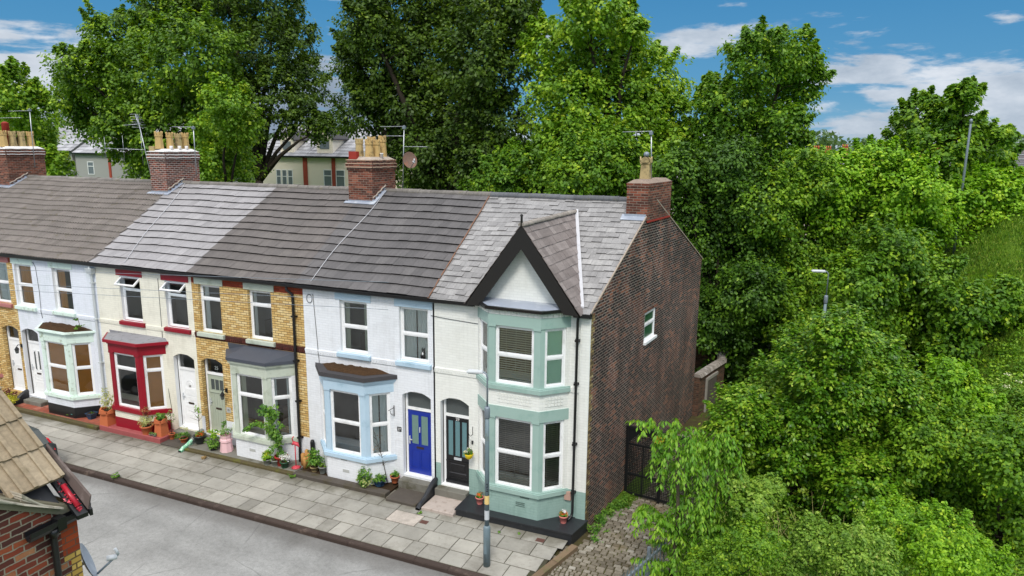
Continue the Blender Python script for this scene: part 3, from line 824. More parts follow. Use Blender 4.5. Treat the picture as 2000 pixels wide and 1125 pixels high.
def sill(parent, F, u0, u1, z, mat, proud=0.09, h=0.13, name='sill'):
    mb = MB()
    lo = [F(u0, -0.14, z - h), F(u1, -0.14, z - h), F(u1, proud - 0.02, z - h), F(u0, proud - 0.02, z - h)]
    hi = [F(u0, -0.14, z + 0.012), F(u1, -0.14, z + 0.012), F(u1, proud, z - 0.02), F(u0, proud, z - 0.02)]
    mid = [F(u0, -0.14, z - h + 0.02), F(u1, -0.14, z - h + 0.02), F(u1, proud, z - h + 0.02), F(u0, proud, z - h + 0.02)]
    mb.prism2(lo, mid); mb.prism2(mid, hi)
    return mb.build(name, mat, parent)
def lintel(parent, F, u0, u1, z0, z1, mat, proud=0.012, name='lintel'):
    mb = MB(); mb.fbox(F, u0, u1, -0.05, proud, z0, z1)
    return mb.build(name, mat, parent)

def arch_fill(mb, F, u0, u1, ztop, rise, d0=-0.14, d1=0.0, m=0, n=10):
    """the two spandrels that turn a square opening head into a segmental arch"""
    w = u1 - u0
    pts = [(u0 + w * k / n, ztop - rise * (2 * k / n - 1) ** 2) for k in range(n + 1)]
    for k in range(n):
        (a, za), (b, zb) = pts[k], pts[k + 1]
        if ztop - min(za, zb) < 0.002: continue
        lo = [F(a, d0, za), F(b, d0, zb), F(b, d1, zb), F(a, d1, za)]
        hi = [F(a, d0, ztop), F(b, d0, ztop), F(b, d1, ztop), F(a, d1, ztop)]
        for q in ([lo[3], lo[2], hi[2], hi[3]], [lo[0], lo[1], lo[2], lo[3]]): mb.face(q, m)
        if b == pts[-1][0] or a == pts[0][0]: pass

def door(parent, F, u0, u1, z0, z1, zf, leafmat, style, rec=0.16, rise=0.14, framemat=None, number=None):
    """door frame with leaf and fanlight (door > door_leaf, fanlight, letterbox, handle)"""
    fm = framemat or UPVC; fw = 0.065
    mb = MB()
    d0, d1 = -rec - 0.06, -rec
    mb.fbox(F, u0, u0 + fw, d0, d1, z0, zf + 0.0); mb.fbox(F, u1 - fw, u1, d0, d1, z0, zf)
    mb.fbox(F, u0 + fw, u1 - fw, d0, d1 + 0.01, z1, z1 + 0.075)
    mb.fbox(F, u0 + fw, u1 - fw, d0, d1, zf - 0.05, zf)
    mb.fbox(F, u0, u1, d0 - 0.02, d1 + 0.06, z0 - 0.05, z0)
    fo = mb.build('door', fm, parent)
    g = MB(); g.face([F(u0 + fw, d0 + 0.02, z1 + 0.075), F(u1 - fw, d0 + 0.02, z1 + 0.075), F(u1 - fw, d0 + 0.02, zf - 0.05), F(u0 + fw, d0 + 0.02, zf - 0.05)])
    g.build('fanlight', FROSTD if style in ('blue', 'black') else GLASS, fo)
    a, b = u0 + fw, u1 - fw; L = MB(); w = b - a; H = z1 - z0
    dl = d1 - 0.02
    L.fbox(F, a, b, d0 + 0.01, dl, z0, z1)
    gl = MB()
    def raised(x0, x1, y0, y1, h=0.012, mbx=None):
        (mbx or L).prism2([F(x0, dl, y0), F(x1, dl, y0), F(x1, dl, y1), F(x0, dl, y1)], [F(x0 + .02, dl + h, y0 + .02), F(x1 - .02, dl + h, y0 + .02), F(x1 - .02, dl + h, y1 - .02), F(x0 + .02, dl + h, y1 - .02)])
    def rim(x0, x1, y0, y1, k=0.018, h=0.012):
        L.fbox(F, x0 - k, x0, dl, dl + h, y0 - k, y1 + k); L.fbox(F, x1, x1 + k, dl, dl + h, y0 - k, y1 + k)
        L.fbox(F, x0, x1, dl, dl + h, y0 - k, y0); L.fbox(F, x0, x1, dl, dl + h, y1, y1 + k)
    gm = FROSTT
    if style == 'black':
        for k in range(3):
            x0 = a + w * (0.10 + k * 0.29); x1 = x0 + w * 0.20
            gl.fbox(F, x0, x1, dl, dl + 0.003, z0 + H * 0.42, z1 - H * 0.06); rim(x0, x1, z0 + H * 0.42, z1 - H * 0.06)
        L.fbox(F, a, b, dl, dl + 0.03, z0 + H * 0.325, z0 + H * 0.345)
        raised(a + w * .18, b - w * .18, z0 + H * 0.19, z0 + H * 0.30); raised(a + w * .12, b - w * .12, z0 + H * 0.10, z0 + H * 0.165, 0.02)
        L.fbox(F, a, b, dl, dl + 0.045, z0 + 0.02, z0 + 0.10)
    elif style == 'blue':
        gm = FROST
        for k in range(2):
            x0 = a + w * (0.16 + k * 0.40); x1 = x0 + w * 0.28
            gl.fbox(F, x0, x1, dl, dl + 0.003, z0 + H * 0.47, z1 - H * 0.08); rim(x0, x1, z0 + H * 0.47, z1 - H * 0.08)
        raised(a + w * .14, a + w * .46, z0 + H * 0.10, z0 + H * 0.36, 0.006); raised(b - w * .46, b - w * .14, z0 + H * 0.10, z0 + H * 0.36, 0.006)
        rim(a + w * .14, a + w * .46, z0 + H * 0.10, z0 + H * 0.36, .012, .008); rim(b - w * .46, b - w * .14, z0 + H * 0.10, z0 + H * 0.36, .012, .008)
    elif style == 'sage':
        gm = FROSTD
        for k in range(3):
            x0 = a + w * (0.16 + k * 0.24); x1 = x0 + w * 0.20
            gl.fbox(F, x0, x1, dl, dl + 0.003, z0 + H * 0.74, z1 - H * 0.08); rim(x0, x1, z0 + H * 0.74, z1 - H * 0.08, .014)
        L.fbox(F, a + w * .06, b - w * .06, dl, dl + 0.03, z0 + H * 0.69, z0 + H * 0.71)
        for k in range(6): L.fbox(F, a + w * (.14 + k * .14) - .004, a + w * (.14 + k * .14) + .004, dl, dl + 0.008, z0 + H * .1, z0 + H * .68)
    elif style == 'fan':
        raised(a + w * .2, b - w * .2, z0 + H * 0.55, z0 + H * 0.68); rim(a + w * .2, b - w * .2, z0 + H * 0.55, z0 + H * 0.68, .012, .01)
        for y0, y1 in ((0.08, 0.20), (0.23, 0.36), (0.43, 0.52)):
            rim(a + w * .2, a + w * .47, z0 + H * y0, z0 + H * y1, .010, .01); rim(b - w * .47, b - w * .2, z0 + H * y0, z0 + H * y1, .010, .01)
        cx = (a + b) / 2; cz = z0 + H * 0.74
        for k in range(9):
            q0, q1 = math.pi * k / 9, math.pi * (k + 1) / 9
            for r0, r1 in ((0.15, 0.17), (0.06, 0.07)):
                L.prism2([F(cx + r0 * math.cos(q0), dl, cz + r0 * math.sin(q0)), F(cx + r1 * math.cos(q0), dl, cz + r1 * math.sin(q0)), F(cx + r1 * math.cos(q1), dl, cz + r1 * math.sin(q1)), F(cx + r0 * math.cos(q1), dl, cz + r0 * math.sin(q1))],
                         [F(cx + r0 * math.cos(q0), dl + .012, cz + r0 * math.sin(q0)), F(cx + r1 * math.cos(q0), dl + .012, cz + r1 * math.sin(q0)), F(cx + r1 * math.cos(q1), dl + .012, cz + r1 * math.sin(q1)), F(cx + r0 * math.cos(q1), dl + .012, cz + r0 * math.sin(q1))])
    elif style == 'oval':
        gm = FROSTD
        for s_ in (-1, 1):
            cx = (a + b) / 2 + s_ * w * 0.15
            p = [(cx - .045, z0 + H * .50), (cx + .045, z0 + H * (.47 if s_ < 0 else .50)), (cx + .045, z0 + H * (.86 if s_ < 0 else .82)), (cx - .045, z0 + H * (.82 if s_ < 0 else .86))]
            gl.prism2([F(x, dl, z) for x, z in p], [F(x, dl + .004, z) for x, z in p])
            rim(cx - .05, cx + .05, z0 + H * .48, z0 + H * .86, .014)
        rim(a + w * .2, b - w * .2, z0 + H * 0.10, z0 + H * 0.24, .012, .01); rim(a + w * .2, b - w * .2, z0 + H * 0.30, z0 + H * 0.40, .012, .01)
    else:
        for y0, y1 in ((0.08, 0.40), (0.50, 0.90)): rim(a + w * .2, b - w * .2, z0 + H * y0, z0 + H * y1, .014, .012)
    L.build('door_leaf', leafmat, fo)
    if gl.f: gl.build('door_glass', gm, fo)
    lb = MB(); lb.fbox(F, (a + b) / 2 - .12, (a + b) / 2 + .12, dl, dl + .016, z0 + H * (0.40 if style != 'black' else 0.36), z0 + H * (0.43 if style != 'black' else 0.395))
    lb.build('letterbox', STEEL_W if style in ('black',) else m_dark_brass, fo)
    hb = MB(); hx = b - w * .08 if style in ('black', ) else a + w * .07
    hb.fbox(F, hx - .015, hx + .015, dl, dl + .03, z0 + H * .46, z0 + H * .58); hb.fbox(F, hx - .012, hx + .09 * (1 if hx < (a + b) / 2 else -1) , dl + .03, dl + .045, z0 + H * .52, z0 + H * .535) if hx < (a + b) / 2 else hb.fbox(F, hx - .09, hx + .012, dl + .03, dl + .045, z0 + H * .52, z0 + H * .535)
    if style == 'blue': hb.fbox(F, (a + b) / 2 - .012, (a + b) / 2 + .012, dl, dl + .03, z0 + H * .66, z0 + H * .74)
    hb.build('handle', STEEL_W, fo)
    if number: text_mesh(number, 0.12 if style == 'black' else 0.1, F, (a + b) / 2, dl + .016, z0 + H * (0.965 if style == 'black' else 0.72), WHITEL if style == 'black' else DKLET, 'house_number', fo)
    return fo
m_dark_brass = m_plain('dark_brass', lin((70, 58, 50)), 0.4, 0.1, 8.0, 0.5, metal=0.4)


def bay(parent, cx, W, mats, zs=0.0, z_sill=0.74, z_top=2.72, z_band=3.04, D=0.57, side=0.62, fr=1.4, inner_f=None, inner_s=None, canopy='flat', cmat=None, tmat=None, basez=None, basem=(), split=0.52, name='bay_window', storey2=False):
    """splayed bay: masonry base, corner pillars, sill, lintel band, cornice and little roof"""
    l, c = cx - fr / 2, cx + fr / 2; le, e = l - side, c + side
    paint, wallm = mats
    def poly(o):
        return [(le - o * 1.25, 0.02), (l - o * 0.6, -D - o), (c + o * 0.6, -D - o), (e + o * 1.25, 0.02)]
    body = MB()
    bz = basez or [(zs, z_sill - 0.13, 0, 0.0)]
    top = None; extra = []
    for a, b_, mi, oo in bz:
        if top is None or abs(a - top) < 0.01: body.prism(poly(oo), a, b_, mi); top = b_
        else: extra.append((a, b_, mi, oo))
    bo = body.build(name, [wallm] + list(basem), parent)
    for a, b_, mi, oo in extra:
        w_ = MB(); w_.prism(poly(oo), a, b_, mi); w_.build('wall_band', [wallm] + list(basem), bo)
    floors = [(z_sill, z_top, z_band)]
    if storey2: floors.append(storey2)
    FR = frame((0, -D, 0), (1, 0, 0), (0, -1, 0))
    vs = Vector((e - c, D, 0)); Ls = vs.length; FS = frame((c, -D, 0), vs, Vector((D, -(e - c), 0)))
    vl = Vector((l - le, -D, 0)); FL = frame((le, 0, 0), vl, Vector((-D, -(l - le), 0)))
    for i, (zsill, ztop, zband) in enumerate(floors):
        # pillars at the two front corners and the wall jambs
        nn = Vector((D, -(e - c), 0)).normalized()
        for sx, cxn in ((1, c), (-1, l)):
            sv = Vector((sx * (e - c), D, 0)).normalized(); inn = Vector((-sx * D, (e - c), 0)).normalized() * 0.13
            A = Vector((cxn - sx * 0.17, -D, 0)); B = Vector((cxn, -D, 0)); C = B + sv * 0.13
            P_ = [A, B, C, C + inn, Vector((A.x, -D + 0.13, 0))]
            if sx < 0: P_.reverse()
            p = MB(); p.prism([(q.x, q.y) for q in P_], zsill, ztop); p.build('pillar', paint, bo)
            J = Vector((cxn, -D, 0)) + sv * (Ls - 0.11); K = Vector((cxn, -D, 0)) + sv * (Ls + 0.02)
            P_ = [J, K, K + inn, J + inn]
            if sx < 0: P_.reverse()
            p = MB(); p.prism([(q.x, q.y) for q in P_], zsill, ztop); p.build('jamb', wallm, bo)
        s = MB(); s.prism(poly(0.075), zsill - 0.13, zsill - 0.02); s.prism(poly(0.045), zsill - 0.02, zsill + 0.012)
        s.build('sill', paint, bo)
        b2 = MB(); b2.prism(poly(0.022), ztop, zband)
        # shaped drops of the lintel over the pillars
        for F_, u in ((FR, c - 0.20), (FR, l - 0.02)):
            b2.fbox(F_, u, u + 0.22, -0.02, 0.024, ztop - 0.05, ztop + 0.01)
        b2.build('lintel_band', paint, bo)
        fi = inner_f[i] if isinstance(inner_f, (list, tuple)) else inner_f
        si = inner_s[i] if isinstance(inner_s, (list, tuple)) else inner_s
        window(bo, FR, l + 0.17, c - 0.17, zsill + 0.012, ztop, rec=0.05, split=split, inner=fi, name='front_window')
        window(bo, FS, 0.13, Ls - 0.11, zsill + 0.012, ztop, rec=0.04, split=split, inner=si, name='side_window')
        window(bo, FL, 0.11, Ls - 0.13, zsill + 0.012, ztop, rec=0.04, split=split, inner=None, name='side_window')
    return bo, poly, (l, c, le, e, FR, FS, FL)

def hang_dentils(mb, F, u0, u1, z0, z1, d=0.035, w=0.1, gap=0.1, m=0, dd=0.0):
    u = u0 + gap / 2
    while u + w <= u1:
        mb.fbox(F, u, u + w, dd, dd + d, z0, z1, m); u += w + gap

def house_roof(parent, bl, tl, br, tr, n, w, th, mat, prof=None, skip=None, stag=0.5, seed=1, jit=0.0, y1=RY, tv=0.2, name='roof'):
    mb = MB()
    L = lambda s: bl + (tl - bl) * s; Rr = lambda s: br + (tr - br) * s
    tile_patch(mb, roofP, RN, L, Rr, n, w, th, prof=prof, skip=skip, stag=stag, rnd=random.Random(seed), jit=jit, tv=tv)
    return mb.build(name, [mat, T_EDGE], parent)
def rear_roof(parent, tl, tr, bl, br, mat, yb=10.65, zb=5.63):
    mb = MB()
    mb.prism2([(tl, RY, RZ - .08), (tr, RY, RZ - .08), (br, yb, zb - .08), (bl, yb, zb - .08)], [(tl, RY, RZ), (tr, RY, RZ), (br, yb, zb), (bl, yb, zb)])
    mb.build('rear_roof', mat, parent)

def upper_window(h, u0, u1, z0=3.68, z1=5.26, **kw):
    kw.setdefault('rec', 0.1)
    return window(h, FAC, u0, u1, z0, z1, **kw)

def interior(h, x0, x1, mat=ROOM):
    mb = MB()
    mb.box(x0 + 0.05, x1 - 0.05, 2.2, 2.3, -0.3, 5.5); mb.box(x0 + 0.05, x1 - 0.05, 0.3, 2.2, 3.0, 3.12); mb.box(x0 + 0.05, x1 - 0.05, 0.3, 2.2, 5.45, 5.5)
    mb.box(x0 + 0.02, x0 + 0.1, 0.16, 2.2, -0.3, 5.45); mb.box(x1 - 0.1, x1 - 0.02, 0.16, 2.2, -0.3, 5.45); mb.box(x0 + 0.1, x1 - 0.1, 0.3, 2.2, -0.3, -0.2)
    # a few pieces of furniture give the dark rooms something behind the glass
    rnd = random.Random(int(x0 * 10))
    for k in range(4):
        a = rnd.uniform(x0 + 0.3, x1 - 1.2); zz = 3.12 if k % 2 else -0.2
        mb.box(a, a + rnd.uniform(0.4, 0.9), 1.3, 2.1, zz, zz + rnd.uniform(0.7, 1.5), 1)
    mb.build('interior', [mat, m_furn], h)
m_furn = m_plain('furniture', lin((120, 96, 72)), 0.8, 0.3, 3.0, 0.2)
def rear_wall(h, x0, x1, xa=None, xb=None):
    mb = MB(); a = x0 if xa is None else xa; b = x1 if xb is None else xb
    mb.box(a, b, 10.35, 10.6, -0.9, 5.6); mb.build('rear_wall', CBRICK, h)

def chimney(parent, x0, x1, y0, y1, zb, zt, mat, capm, front_corner=None, corb=3, skewx=0.0, name='chimney_stack'):
    mb = MB(); sk = skewx
    def ring(o, z): return [(x0 - o, y0 - o, z), (x1 + o, y0 - o, z), (x1 + o + sk, y1 + o, z), (x0 - o + sk, y1 + o, z)]
    h = 0.075
    zc = zt - corb * h * 1.6
    mb.prism2(ring(0, zb), ring(0, zc))
    z = zc
    for k in range(corb):
        o = [0.03, 0.055, 0.02][k % 3] if corb > 1 else 0.012
        mb.prism2(ring(o, z), ring(o, z + h * 1.6)); z += h * 1.6
    st = mb.build(name, mat, parent)
    c = MB(); c.prism2(ring(0.0, zt), ring(-0.16, zt + 0.10)); c.build('flaunching', capm, st)
    # stepped pale bedding joints on the top courses
    return st

def crown_pot(mb, x, y, z, h=0.68, r=0.15, n=8, square=False, m=0, t=0.5, rot=0.39):
    k = 4 if square else n; rr = r * (1.25 if square else 1.0); ro = math.pi / 4 if square else rot
    mb.lathe((x, y, z), [(rr * 1.12, 0), (rr * 1.08, h * 0.08), (rr * 0.92, h * 0.62), (rr * 0.90, h * 0.70)], k, m, t, sm=False, cap=False, rot=ro)
    mb.lathe((x, y, z), [(rr * 0.90, h * 0.68), (rr * 1.05, h * 0.70), (rr * 1.05, h * 0.76), (rr * 0.96, h * 0.78)], k, m, t, sm=False, cap=False, rot=ro)
    # crown of rounded teeth
    nn = 4 if square else 8
    for q in range(nn):
        a0 = 2 * math.pi * q / nn + ro + 0.06; a1 = 2 * math.pi * (q + 1) / nn + ro - 0.06; am = (a0 + a1) / 2
        ro_, ri = rr * 0.99, rr * 0.80
        def pt(a, r_, zz): return (x + r_ * math.cos(a), y + r_ * math.sin(a), z + zz)
        segs = [(a0, 0.86), (a0 + (a1 - a0) * .25, 0.96), (am, 1.0), (a0 + (a1 - a0) * .75, 0.96), (a1, 0.86)]
        for i in range(4):
            (b0, h0), (b1, h1) = segs[i], segs[i + 1]
            for r_ in (ro_, ri): mb.face([pt(b0, r_, h * .76), pt(b1, r_, h * .76), pt(b1, r_, h * h1), pt(b0, r_, h * h0)], m, t)
            mb.face([pt(b0, ro_, h * h0), pt(b1, ro_, h * h1), pt(b1, ri, h * h1), pt(b0, ri, h * h0)], m, t)
    mb.lathe((x, y, z), [(rr * 0.8, h * 0.9), (rr * 0.78, h * 0.3)], k, m, 0.2, sm=False, cap=False, rot=ro)

def pots(st, items, mat, name='chimney_pot'):
    for it in items:
        x, y, z, h, r, sq = it[:6]
        mb = MB(); crown_pot(mb, x, y, z, h, r, square=sq)
        mb.build(name, it[6] if len(it) > 6 else mat, st)

def gutter(parent, F, u0, u1, z=5.57, d=0.2, name='gutter'):
    mb = MB()
    rows = []
    prof = [(0.06, 0.055), (0.05, 0.0), (0.075, -0.045), (0.12, -0.055), (0.165, -0.03), (0.175, 0.03), (0.175, 0.05), (0.16, 0.05), (0.15, 0.02), (0.12, -0.025), (0.08, -0.01)]
    n = max(2, int((u1 - u0) / 1.0)); rnd = random.Random(5)
    for k in range(n + 1):
        u = u0 + (u1 - u0) * k / n; dz = rnd.uniform(-0.006, 0.006)
        rows.append([F(u, a * 1.15 + 0.02, z + b * 1.15 + dz) for a, b in prof])
    mb.grid(rows, 0, 0.5, False)
    mb.face(rows[0]); mb.face(list(reversed(rows[-1])))
    mb.fbox(F, u0, u1, 0.001, 0.022, z - 0.08, z + 0.075)     # fascia board
    return mb.build(name, GUT, parent)
def downpipe(parent, pts, r, mat, brackets, F, name='downpipe'):
    mb = MB(); mb.tube(pts, r, 10)
    for (u, z, d) in brackets:
        mb.fbox(F, u - r * 1.5, u + r * 1.5, 0.0, d + r + 0.01, z - 0.025, z + 0.025)
        mb.fbox(F, u - r * 2.2, u + r * 2.2, 0.0, 0.02, z - 0.03, z + 0.03)
    return mb.build(name, mat, parent)

def string_course(mb, u0, u1, m=0, skip=()):
    """moulded band with a row of small dentils, interrupted by the sills"""
    segs = [(u0, u1)]
    for a, b in skip:
        ns = []
        for s_, e_ in segs:
            if b <= s_ or a >= e_: ns.append((s_, e_)); continue
            if a > s_: ns.append((s_, a))
            if b < e_: ns.append((b, e_))
        segs = ns
    for s_, e_ in segs:
        if e_ - s_ < 0.02: continue
        mb.fbox(FAC, s_, e_, 0.0, 0.03, 3.56, 3.63, m)
        mb.fbox(FAC, s_, e_, 0.0, 0.016, 3.48, 3.56, m)
        hang_dentils(mb, FAC, s_, e_, 3.495, 3.56, 0.014, 0.055, 0.03, m, 0.016)
def eaves_dentils(mb, u0, u1, m=0, z=5.475):
    mb.fbox(FAC, u0, u1, 0.0, 0.04, z + 0.07, 5.58, m)
    hang_dentils(mb, FAC, u0, u1, z + 0.02, z + 0.07, 0.03, 0.1, 0.105, m)

def step(parent, x0, x1, y0, y1, z0, z1, mat, name='step'):
    mb = MB(); b = 0.015
    mb.prism2([(x0, y0, z0), (x1, y0, z0), (x1, y1, z0), (x0, y1, z0)], [(x0, y0, z1 - b), (x1, y0, z1 - b), (x1, y1, z1 - b), (x0, y1, z1 - b)])
    mb.prism2([(x0, y0, z1 - b), (x1, y0, z1 - b), (x1, y1, z1 - b), (x0, y1, z1 - b)], [(x0 + b, y0 + b, z1), (x1 - b, y0 + b, z1), (x1 - b, y1, z1), (x0 + b, y1, z1)])
    return mb.build(name, mat, parent)

GREYST = m_plain('grey_step_stone', lin((118, 116, 108)), 0.9, 0.15, 6.0, 0.2, dirt=lin((82, 78, 62)), dirts=2.2, bump=0.3)
DARKST = m_plain('dark_damp_stone', lin((84, 78, 72)), 0.9, 0.2, 6.0, 0.2, dirt=lin((74, 68, 46)), dirts=2.6, bump=0.4)
PINKST = m_plain('pinkish_worn_slab', lin((178, 166, 158)), 0.9, 0.15, 8.0, 0.2, dirt=lin((140, 124, 112)), dirts=6.0, bump=0.4)
REDST = m_plain('red_painted_step_top', lin((158, 84, 84)), 0.7, 0.12, 6.0, 0.3, dirt=lin((126, 60, 60)), dirts=3.0)
REDTILE = m_brick('red_quarry_tiles', [(0.0, lin((146, 72, 54))), (0.5, lin((166, 92, 72))), (1.0, lin((178, 112, 94)))], lin((110, 84, 72)), bw=0.3, rh=0.3, mort=0.012)
MOSSST = m_plain('mossy_edging', lin((88, 80, 58)), 0.95, 0.25, 7.0, 0.1, dirt=lin((100, 102, 44)), dirts=3.0, bump=0.5)

def side_front(h, x0, x1, mats, openings, matfn, extra_u=(), extra_z=()):
    mb = MB()
    wall_grid(mb, FAC, [x0, x1] + list(extra_u), [-0.3, 5.62] + list(extra_z), openings, matfn)
    return mb

# ---------------------------------------------------------------- house 29: cream with mint bay and gablet (end of the row)
m_darkmort = m_plain('weathered_mortar', lin((140, 124, 112)), 0.9, 0.2, 10.0, 0.2, dirt=lin((96, 82, 74)), dirts=7.0, bump=0.4)
def house_end():
    h = thing('terraced_house', 'cream end-of-row house with mint green two-storey bay, black gable boards and dark brick side wall', 'house', (-2.25, 0, -0.2), 'houses of the painted terrace')
    x0, x1 = -4.55, 0.0
    D_ = (-4.34, -3.44, 0.12, 2.80)
    ops = [D_ + (2,), (-2.95, -0.75, 0.9, 2.6, 0, 0.05), (-2.95, -0.75, 3.8, 5.1, 0, 0.05)]
    def mf(u, z):
        if z < 0.78 and (u < -4.34 or u > -3.44): return 1
        return 0
    mb = side_front(h, x0, x1, None, ops, mf, (-0.26, -4.34), (0.78,))
    arch_fill(mb, FAC, D_[0], D_[1], 2.80, 0.16, m=0)
    string_course(mb, x0, -3.2, 0); string_course(mb, -0.5, -0.26, 0)
    eaves_dentils(mb, x0, -3.25, 0)
    # slightly proud corner pier of the front
    mb.fbox(FAC, -0.26, 0.0, 0.0, 0.035, 0.78, 5.56, 0); mb.fbox(FAC, -0.26, 0.0, 0.0, 0.035, -0.02, 0.78, 1)
    mb.build('front_wall', [CREAM, MINTB, PLASTER], h)
    # gable side wall with its window opening
    g = MB()
    W0, W1, WZ0, WZ1 = 4.2, 5.28, 3.86, 4.78
    L = 10.62 / GU.y
    def gm(u, z): return 1 if u < 0.13 or (u < 0.24 and int(z / 0.15) % 2 == 0) else 0
    wall_grid(g, GAB, [0.0, 0.13, 0.24, 2.0, 8.0, L], [-1.2] + [k * 0.15 for k in range(-1, 38)] + [5.60], [(W0, W1, WZ0, WZ1, 0, 0.08)], gm)
    g.face([GAB(0, 0, 5.60), GAB(L, 0, 5.60), GAB(RY / GU.y, 0, RZ + 0.03)])
    g.face([GAB(0, -0.25, -1.2), GAB(0, -0.25, 5.6), GAB(RY / GU.y, -0.25, RZ), GAB(L, -0.25, 5.6), GAB(L, -0.25, -1.2)])
    # coping of the rear verge and mortar line on the front verge
    g.build('gable_wall', [GBRICK, m_quoin], h)
    v = MB()
    for a, b in (((-0.05, 5.6), (RY / GU.y, RZ + 0.03)), ((RY / GU.y, RZ + 0.03), (L + 0.1, 5.58))):
        w_ = -0.02 if a[0] < 1 else -0.10; o_ = 0.012 if a[0] < 1 else 0.025
        P0 = [GAB(a[0], w_, a[1]), GAB(a[0], o_, a[1]), GAB(a[0], o_, a[1] + .045), GAB(a[0], w_, a[1] + 0.05)]
        P1 = [GAB(b[0], w_, b[1]), GAB(b[0], o_, b[1]), GAB(b[0], o_, b[1] + .045), GAB(b[0], w_, b[1] + 0.05)]
        v.prism2(P0, P1)
    v.build('verge', m_verge, h)
    gw = window(h, GAB, W0 + 0.02, W1 - 0.02, WZ0, WZ1, rec=0.02, split=0.56, glass=FROSTG, name='gable_window')
    s_ = MB(); s_.fbox(GAB, W0 - 0.03, W1 + 0.03, -0.02, 0.075, WZ0 - 0.07, WZ0 + 0.01); s_.build('sill', UPVC, gw)
    b_ = MB()
    b_.fbox(GAB, W0 - .12, W1 + .12, 0.0, 0.004, WZ1 + 0.005, WZ1 + 0.115); b_.build('brick_lintel', CBRICK, gw)
    interior(h, x0, x1); rear_wall(h, x0, x1 + 1.0)
    door(h, FAC, D_[0] + 0.02, D_[1] - 0.0, 0.14, 2.18, 2.76, BLK, 'black', number='29')
    # two-storey bay
    bo, poly, (l, c, le, e, FR, FS, FL) = bay(h, -1.85, 4.5, (MINT, CREAM), zs=-0.02, z_sill=0.78, z_top=2.74, z_band=3.04, D=0.58, side=0.60, fr=1.42,
        inner_f=[inner_slats(), inner_slats(BLINDW, 0.06, 0.75)], inner_s=[inner_slats(), inner_blind(BLINDG)], basez=[(-0.02, 0.65, 1, 0.0), (3.04, 3.50, 0, 0.0), (5.5, 5.66, 0, 0.0)], basem=(MINTB,), storey2=(3.64, 5.22, 5.5), split=0.5, name='bay_window')
    # raised checker blocks between the floors and dentils under the bay roof
    ck = MB()
    for r_ in range(3):
        for k in range(11): ck.fbox(FR, l + 0.25 + k * 0.088, l + 0.25 + k * 0.088 + 0.066, 0.0, 0.016, 3.15 + r_ * 0.088, 3.15 + r_ * 0.088 + 0.066)
        for k in range(6): ck.fbox(FS, 0.16 + k * 0.088, 0.16 + k * 0.088 + 0.066, 0.0, 0.016, 3.15 + r_ * 0.088, 3.15 + r_ * 0.088 + 0.066)
    for F_, a, b in ((FR, l, c), (FS, 0.02, 0.8), (FL, 0.02, 0.8)):
        ck.build('brick_ornament', CREAM, bo) if ck.f else None; ck = MB()
        hang_dentils(ck, F_, a, b, 5.505, 5.58, 0.02, 0.12, 0.035); hang_dentils(ck, F_, a + 0.06, b, 5.58, 5.66, 0.035, 0.05, 0.03)
    ck.build('brick_ornament', CREAM, bo)
    vt = MB()
    for k in range(3):
        vt.fbox(FR, c - 0.62, c - 0.36, 0.002, 0.008, 0.30 + k * 0.05, 0.325 + k * 0.05)
    vt.fbox(FR, c - 0.5, c - 0.24, 0.002, 0.01, 0.56, 0.59); vt.build('air_vent', m_vent, bo)
    # lead roof of the bay, black gutter round its edge
    ld = MB()
    ld.prism2([(x, y, 5.68) for x, y in poly(0.10)], [(x * 1.0, y, 5.70) for x, y in poly(0.10)])
    ld.prism2([(x, y, 5.70) for x, y in poly(0.09)], [(x, (y + 0.3) if y < 0 else y, 5.775) for x, y in poly(-0.12)])
    ld.build('bay_roof', LEAD, bo)
    gt = MB()
    pg = poly(0.12); pi_ = poly(0.045)
    for k in range(3):
        gt.prism2([(pg[k][0], pg[k][1], 5.635), (pg[k + 1][0], pg[k + 1][1], 5.635), (pi_[k + 1][0], pi_[k + 1][1], 5.635), (pi_[k][0], pi_[k][1], 5.635)],
                  [(pg[k][0], pg[k][1], 5.705), (pg[k + 1][0], pg[k + 1][1], 5.705), (pi_[k + 1][0], pi_[k + 1][1], 5.712), (pi_[k][0], pi_[k][1], 5.712)])
    gt.build('bay_gutter', GUT, bo)
    # gablet: white wall, boards, finial, slates
    cx, hw, ft, ap = -1.80, 1.53, 5.62, 7.76
    sl = (ap - ft) / hw
    gb = MB()
    gb.prism2([(cx - hw + .14, 0.02, 5.6), (cx + hw - .14, 0.02, 5.6), (cx, 0.02, ap - 0.16)], [(cx - hw + .14, 0.25, 5.6), (cx + hw - .14, 0.25, 5.6), (cx, 0.25, ap - 0.16)])
    gt_ = tag(gb.build('gablet_wall', CREAM, h))
    br = MB(); wv = 0.58
    for s_ in (-1, 1):
        f0 = Vector((cx + s_ * (hw + 0.03), 0, ft - 0.02)); a0 = Vector((cx, 0, ap + 0.02))
        f1 = Vector((cx + s_ * (hw - wv * 0.62), 0, ft - 0.02 )); a1 = Vector((cx, 0, ap + 0.02 - wv * 1.02))
        q = [f0, a0, a1, f1]
        if s_ > 0: q.reverse()
        br.prism2([(p.x, -0.34, p.z) for p in q], [(p.x, -0.295, p.z) for p in q])
        q2 = [(f0 + Vector((0, 0, 0.0))), a0, a0 - Vector((0, 0, 0.05)), f0 - Vector((0, 0, 0.05))]
        br.prism2([(p.x, -0.295, p.z) for p in q2], [(p.x, 0.02, p.z) for p in q2])
    br.build('barge_boards', BARGE, h)
    fn = MB(); fn.tube([(cx, -0.31, ap - 0.05), (cx, -0.31, ap + 0.24)], [0.035, 0.03], 8); fn.lathe((cx, -0.31, ap + 0.24), [(0.03, 0), (0.045, 0.02), (0.02, 0.06)], 8); fn.build('finial', BARGE, h)
    gs = MB()
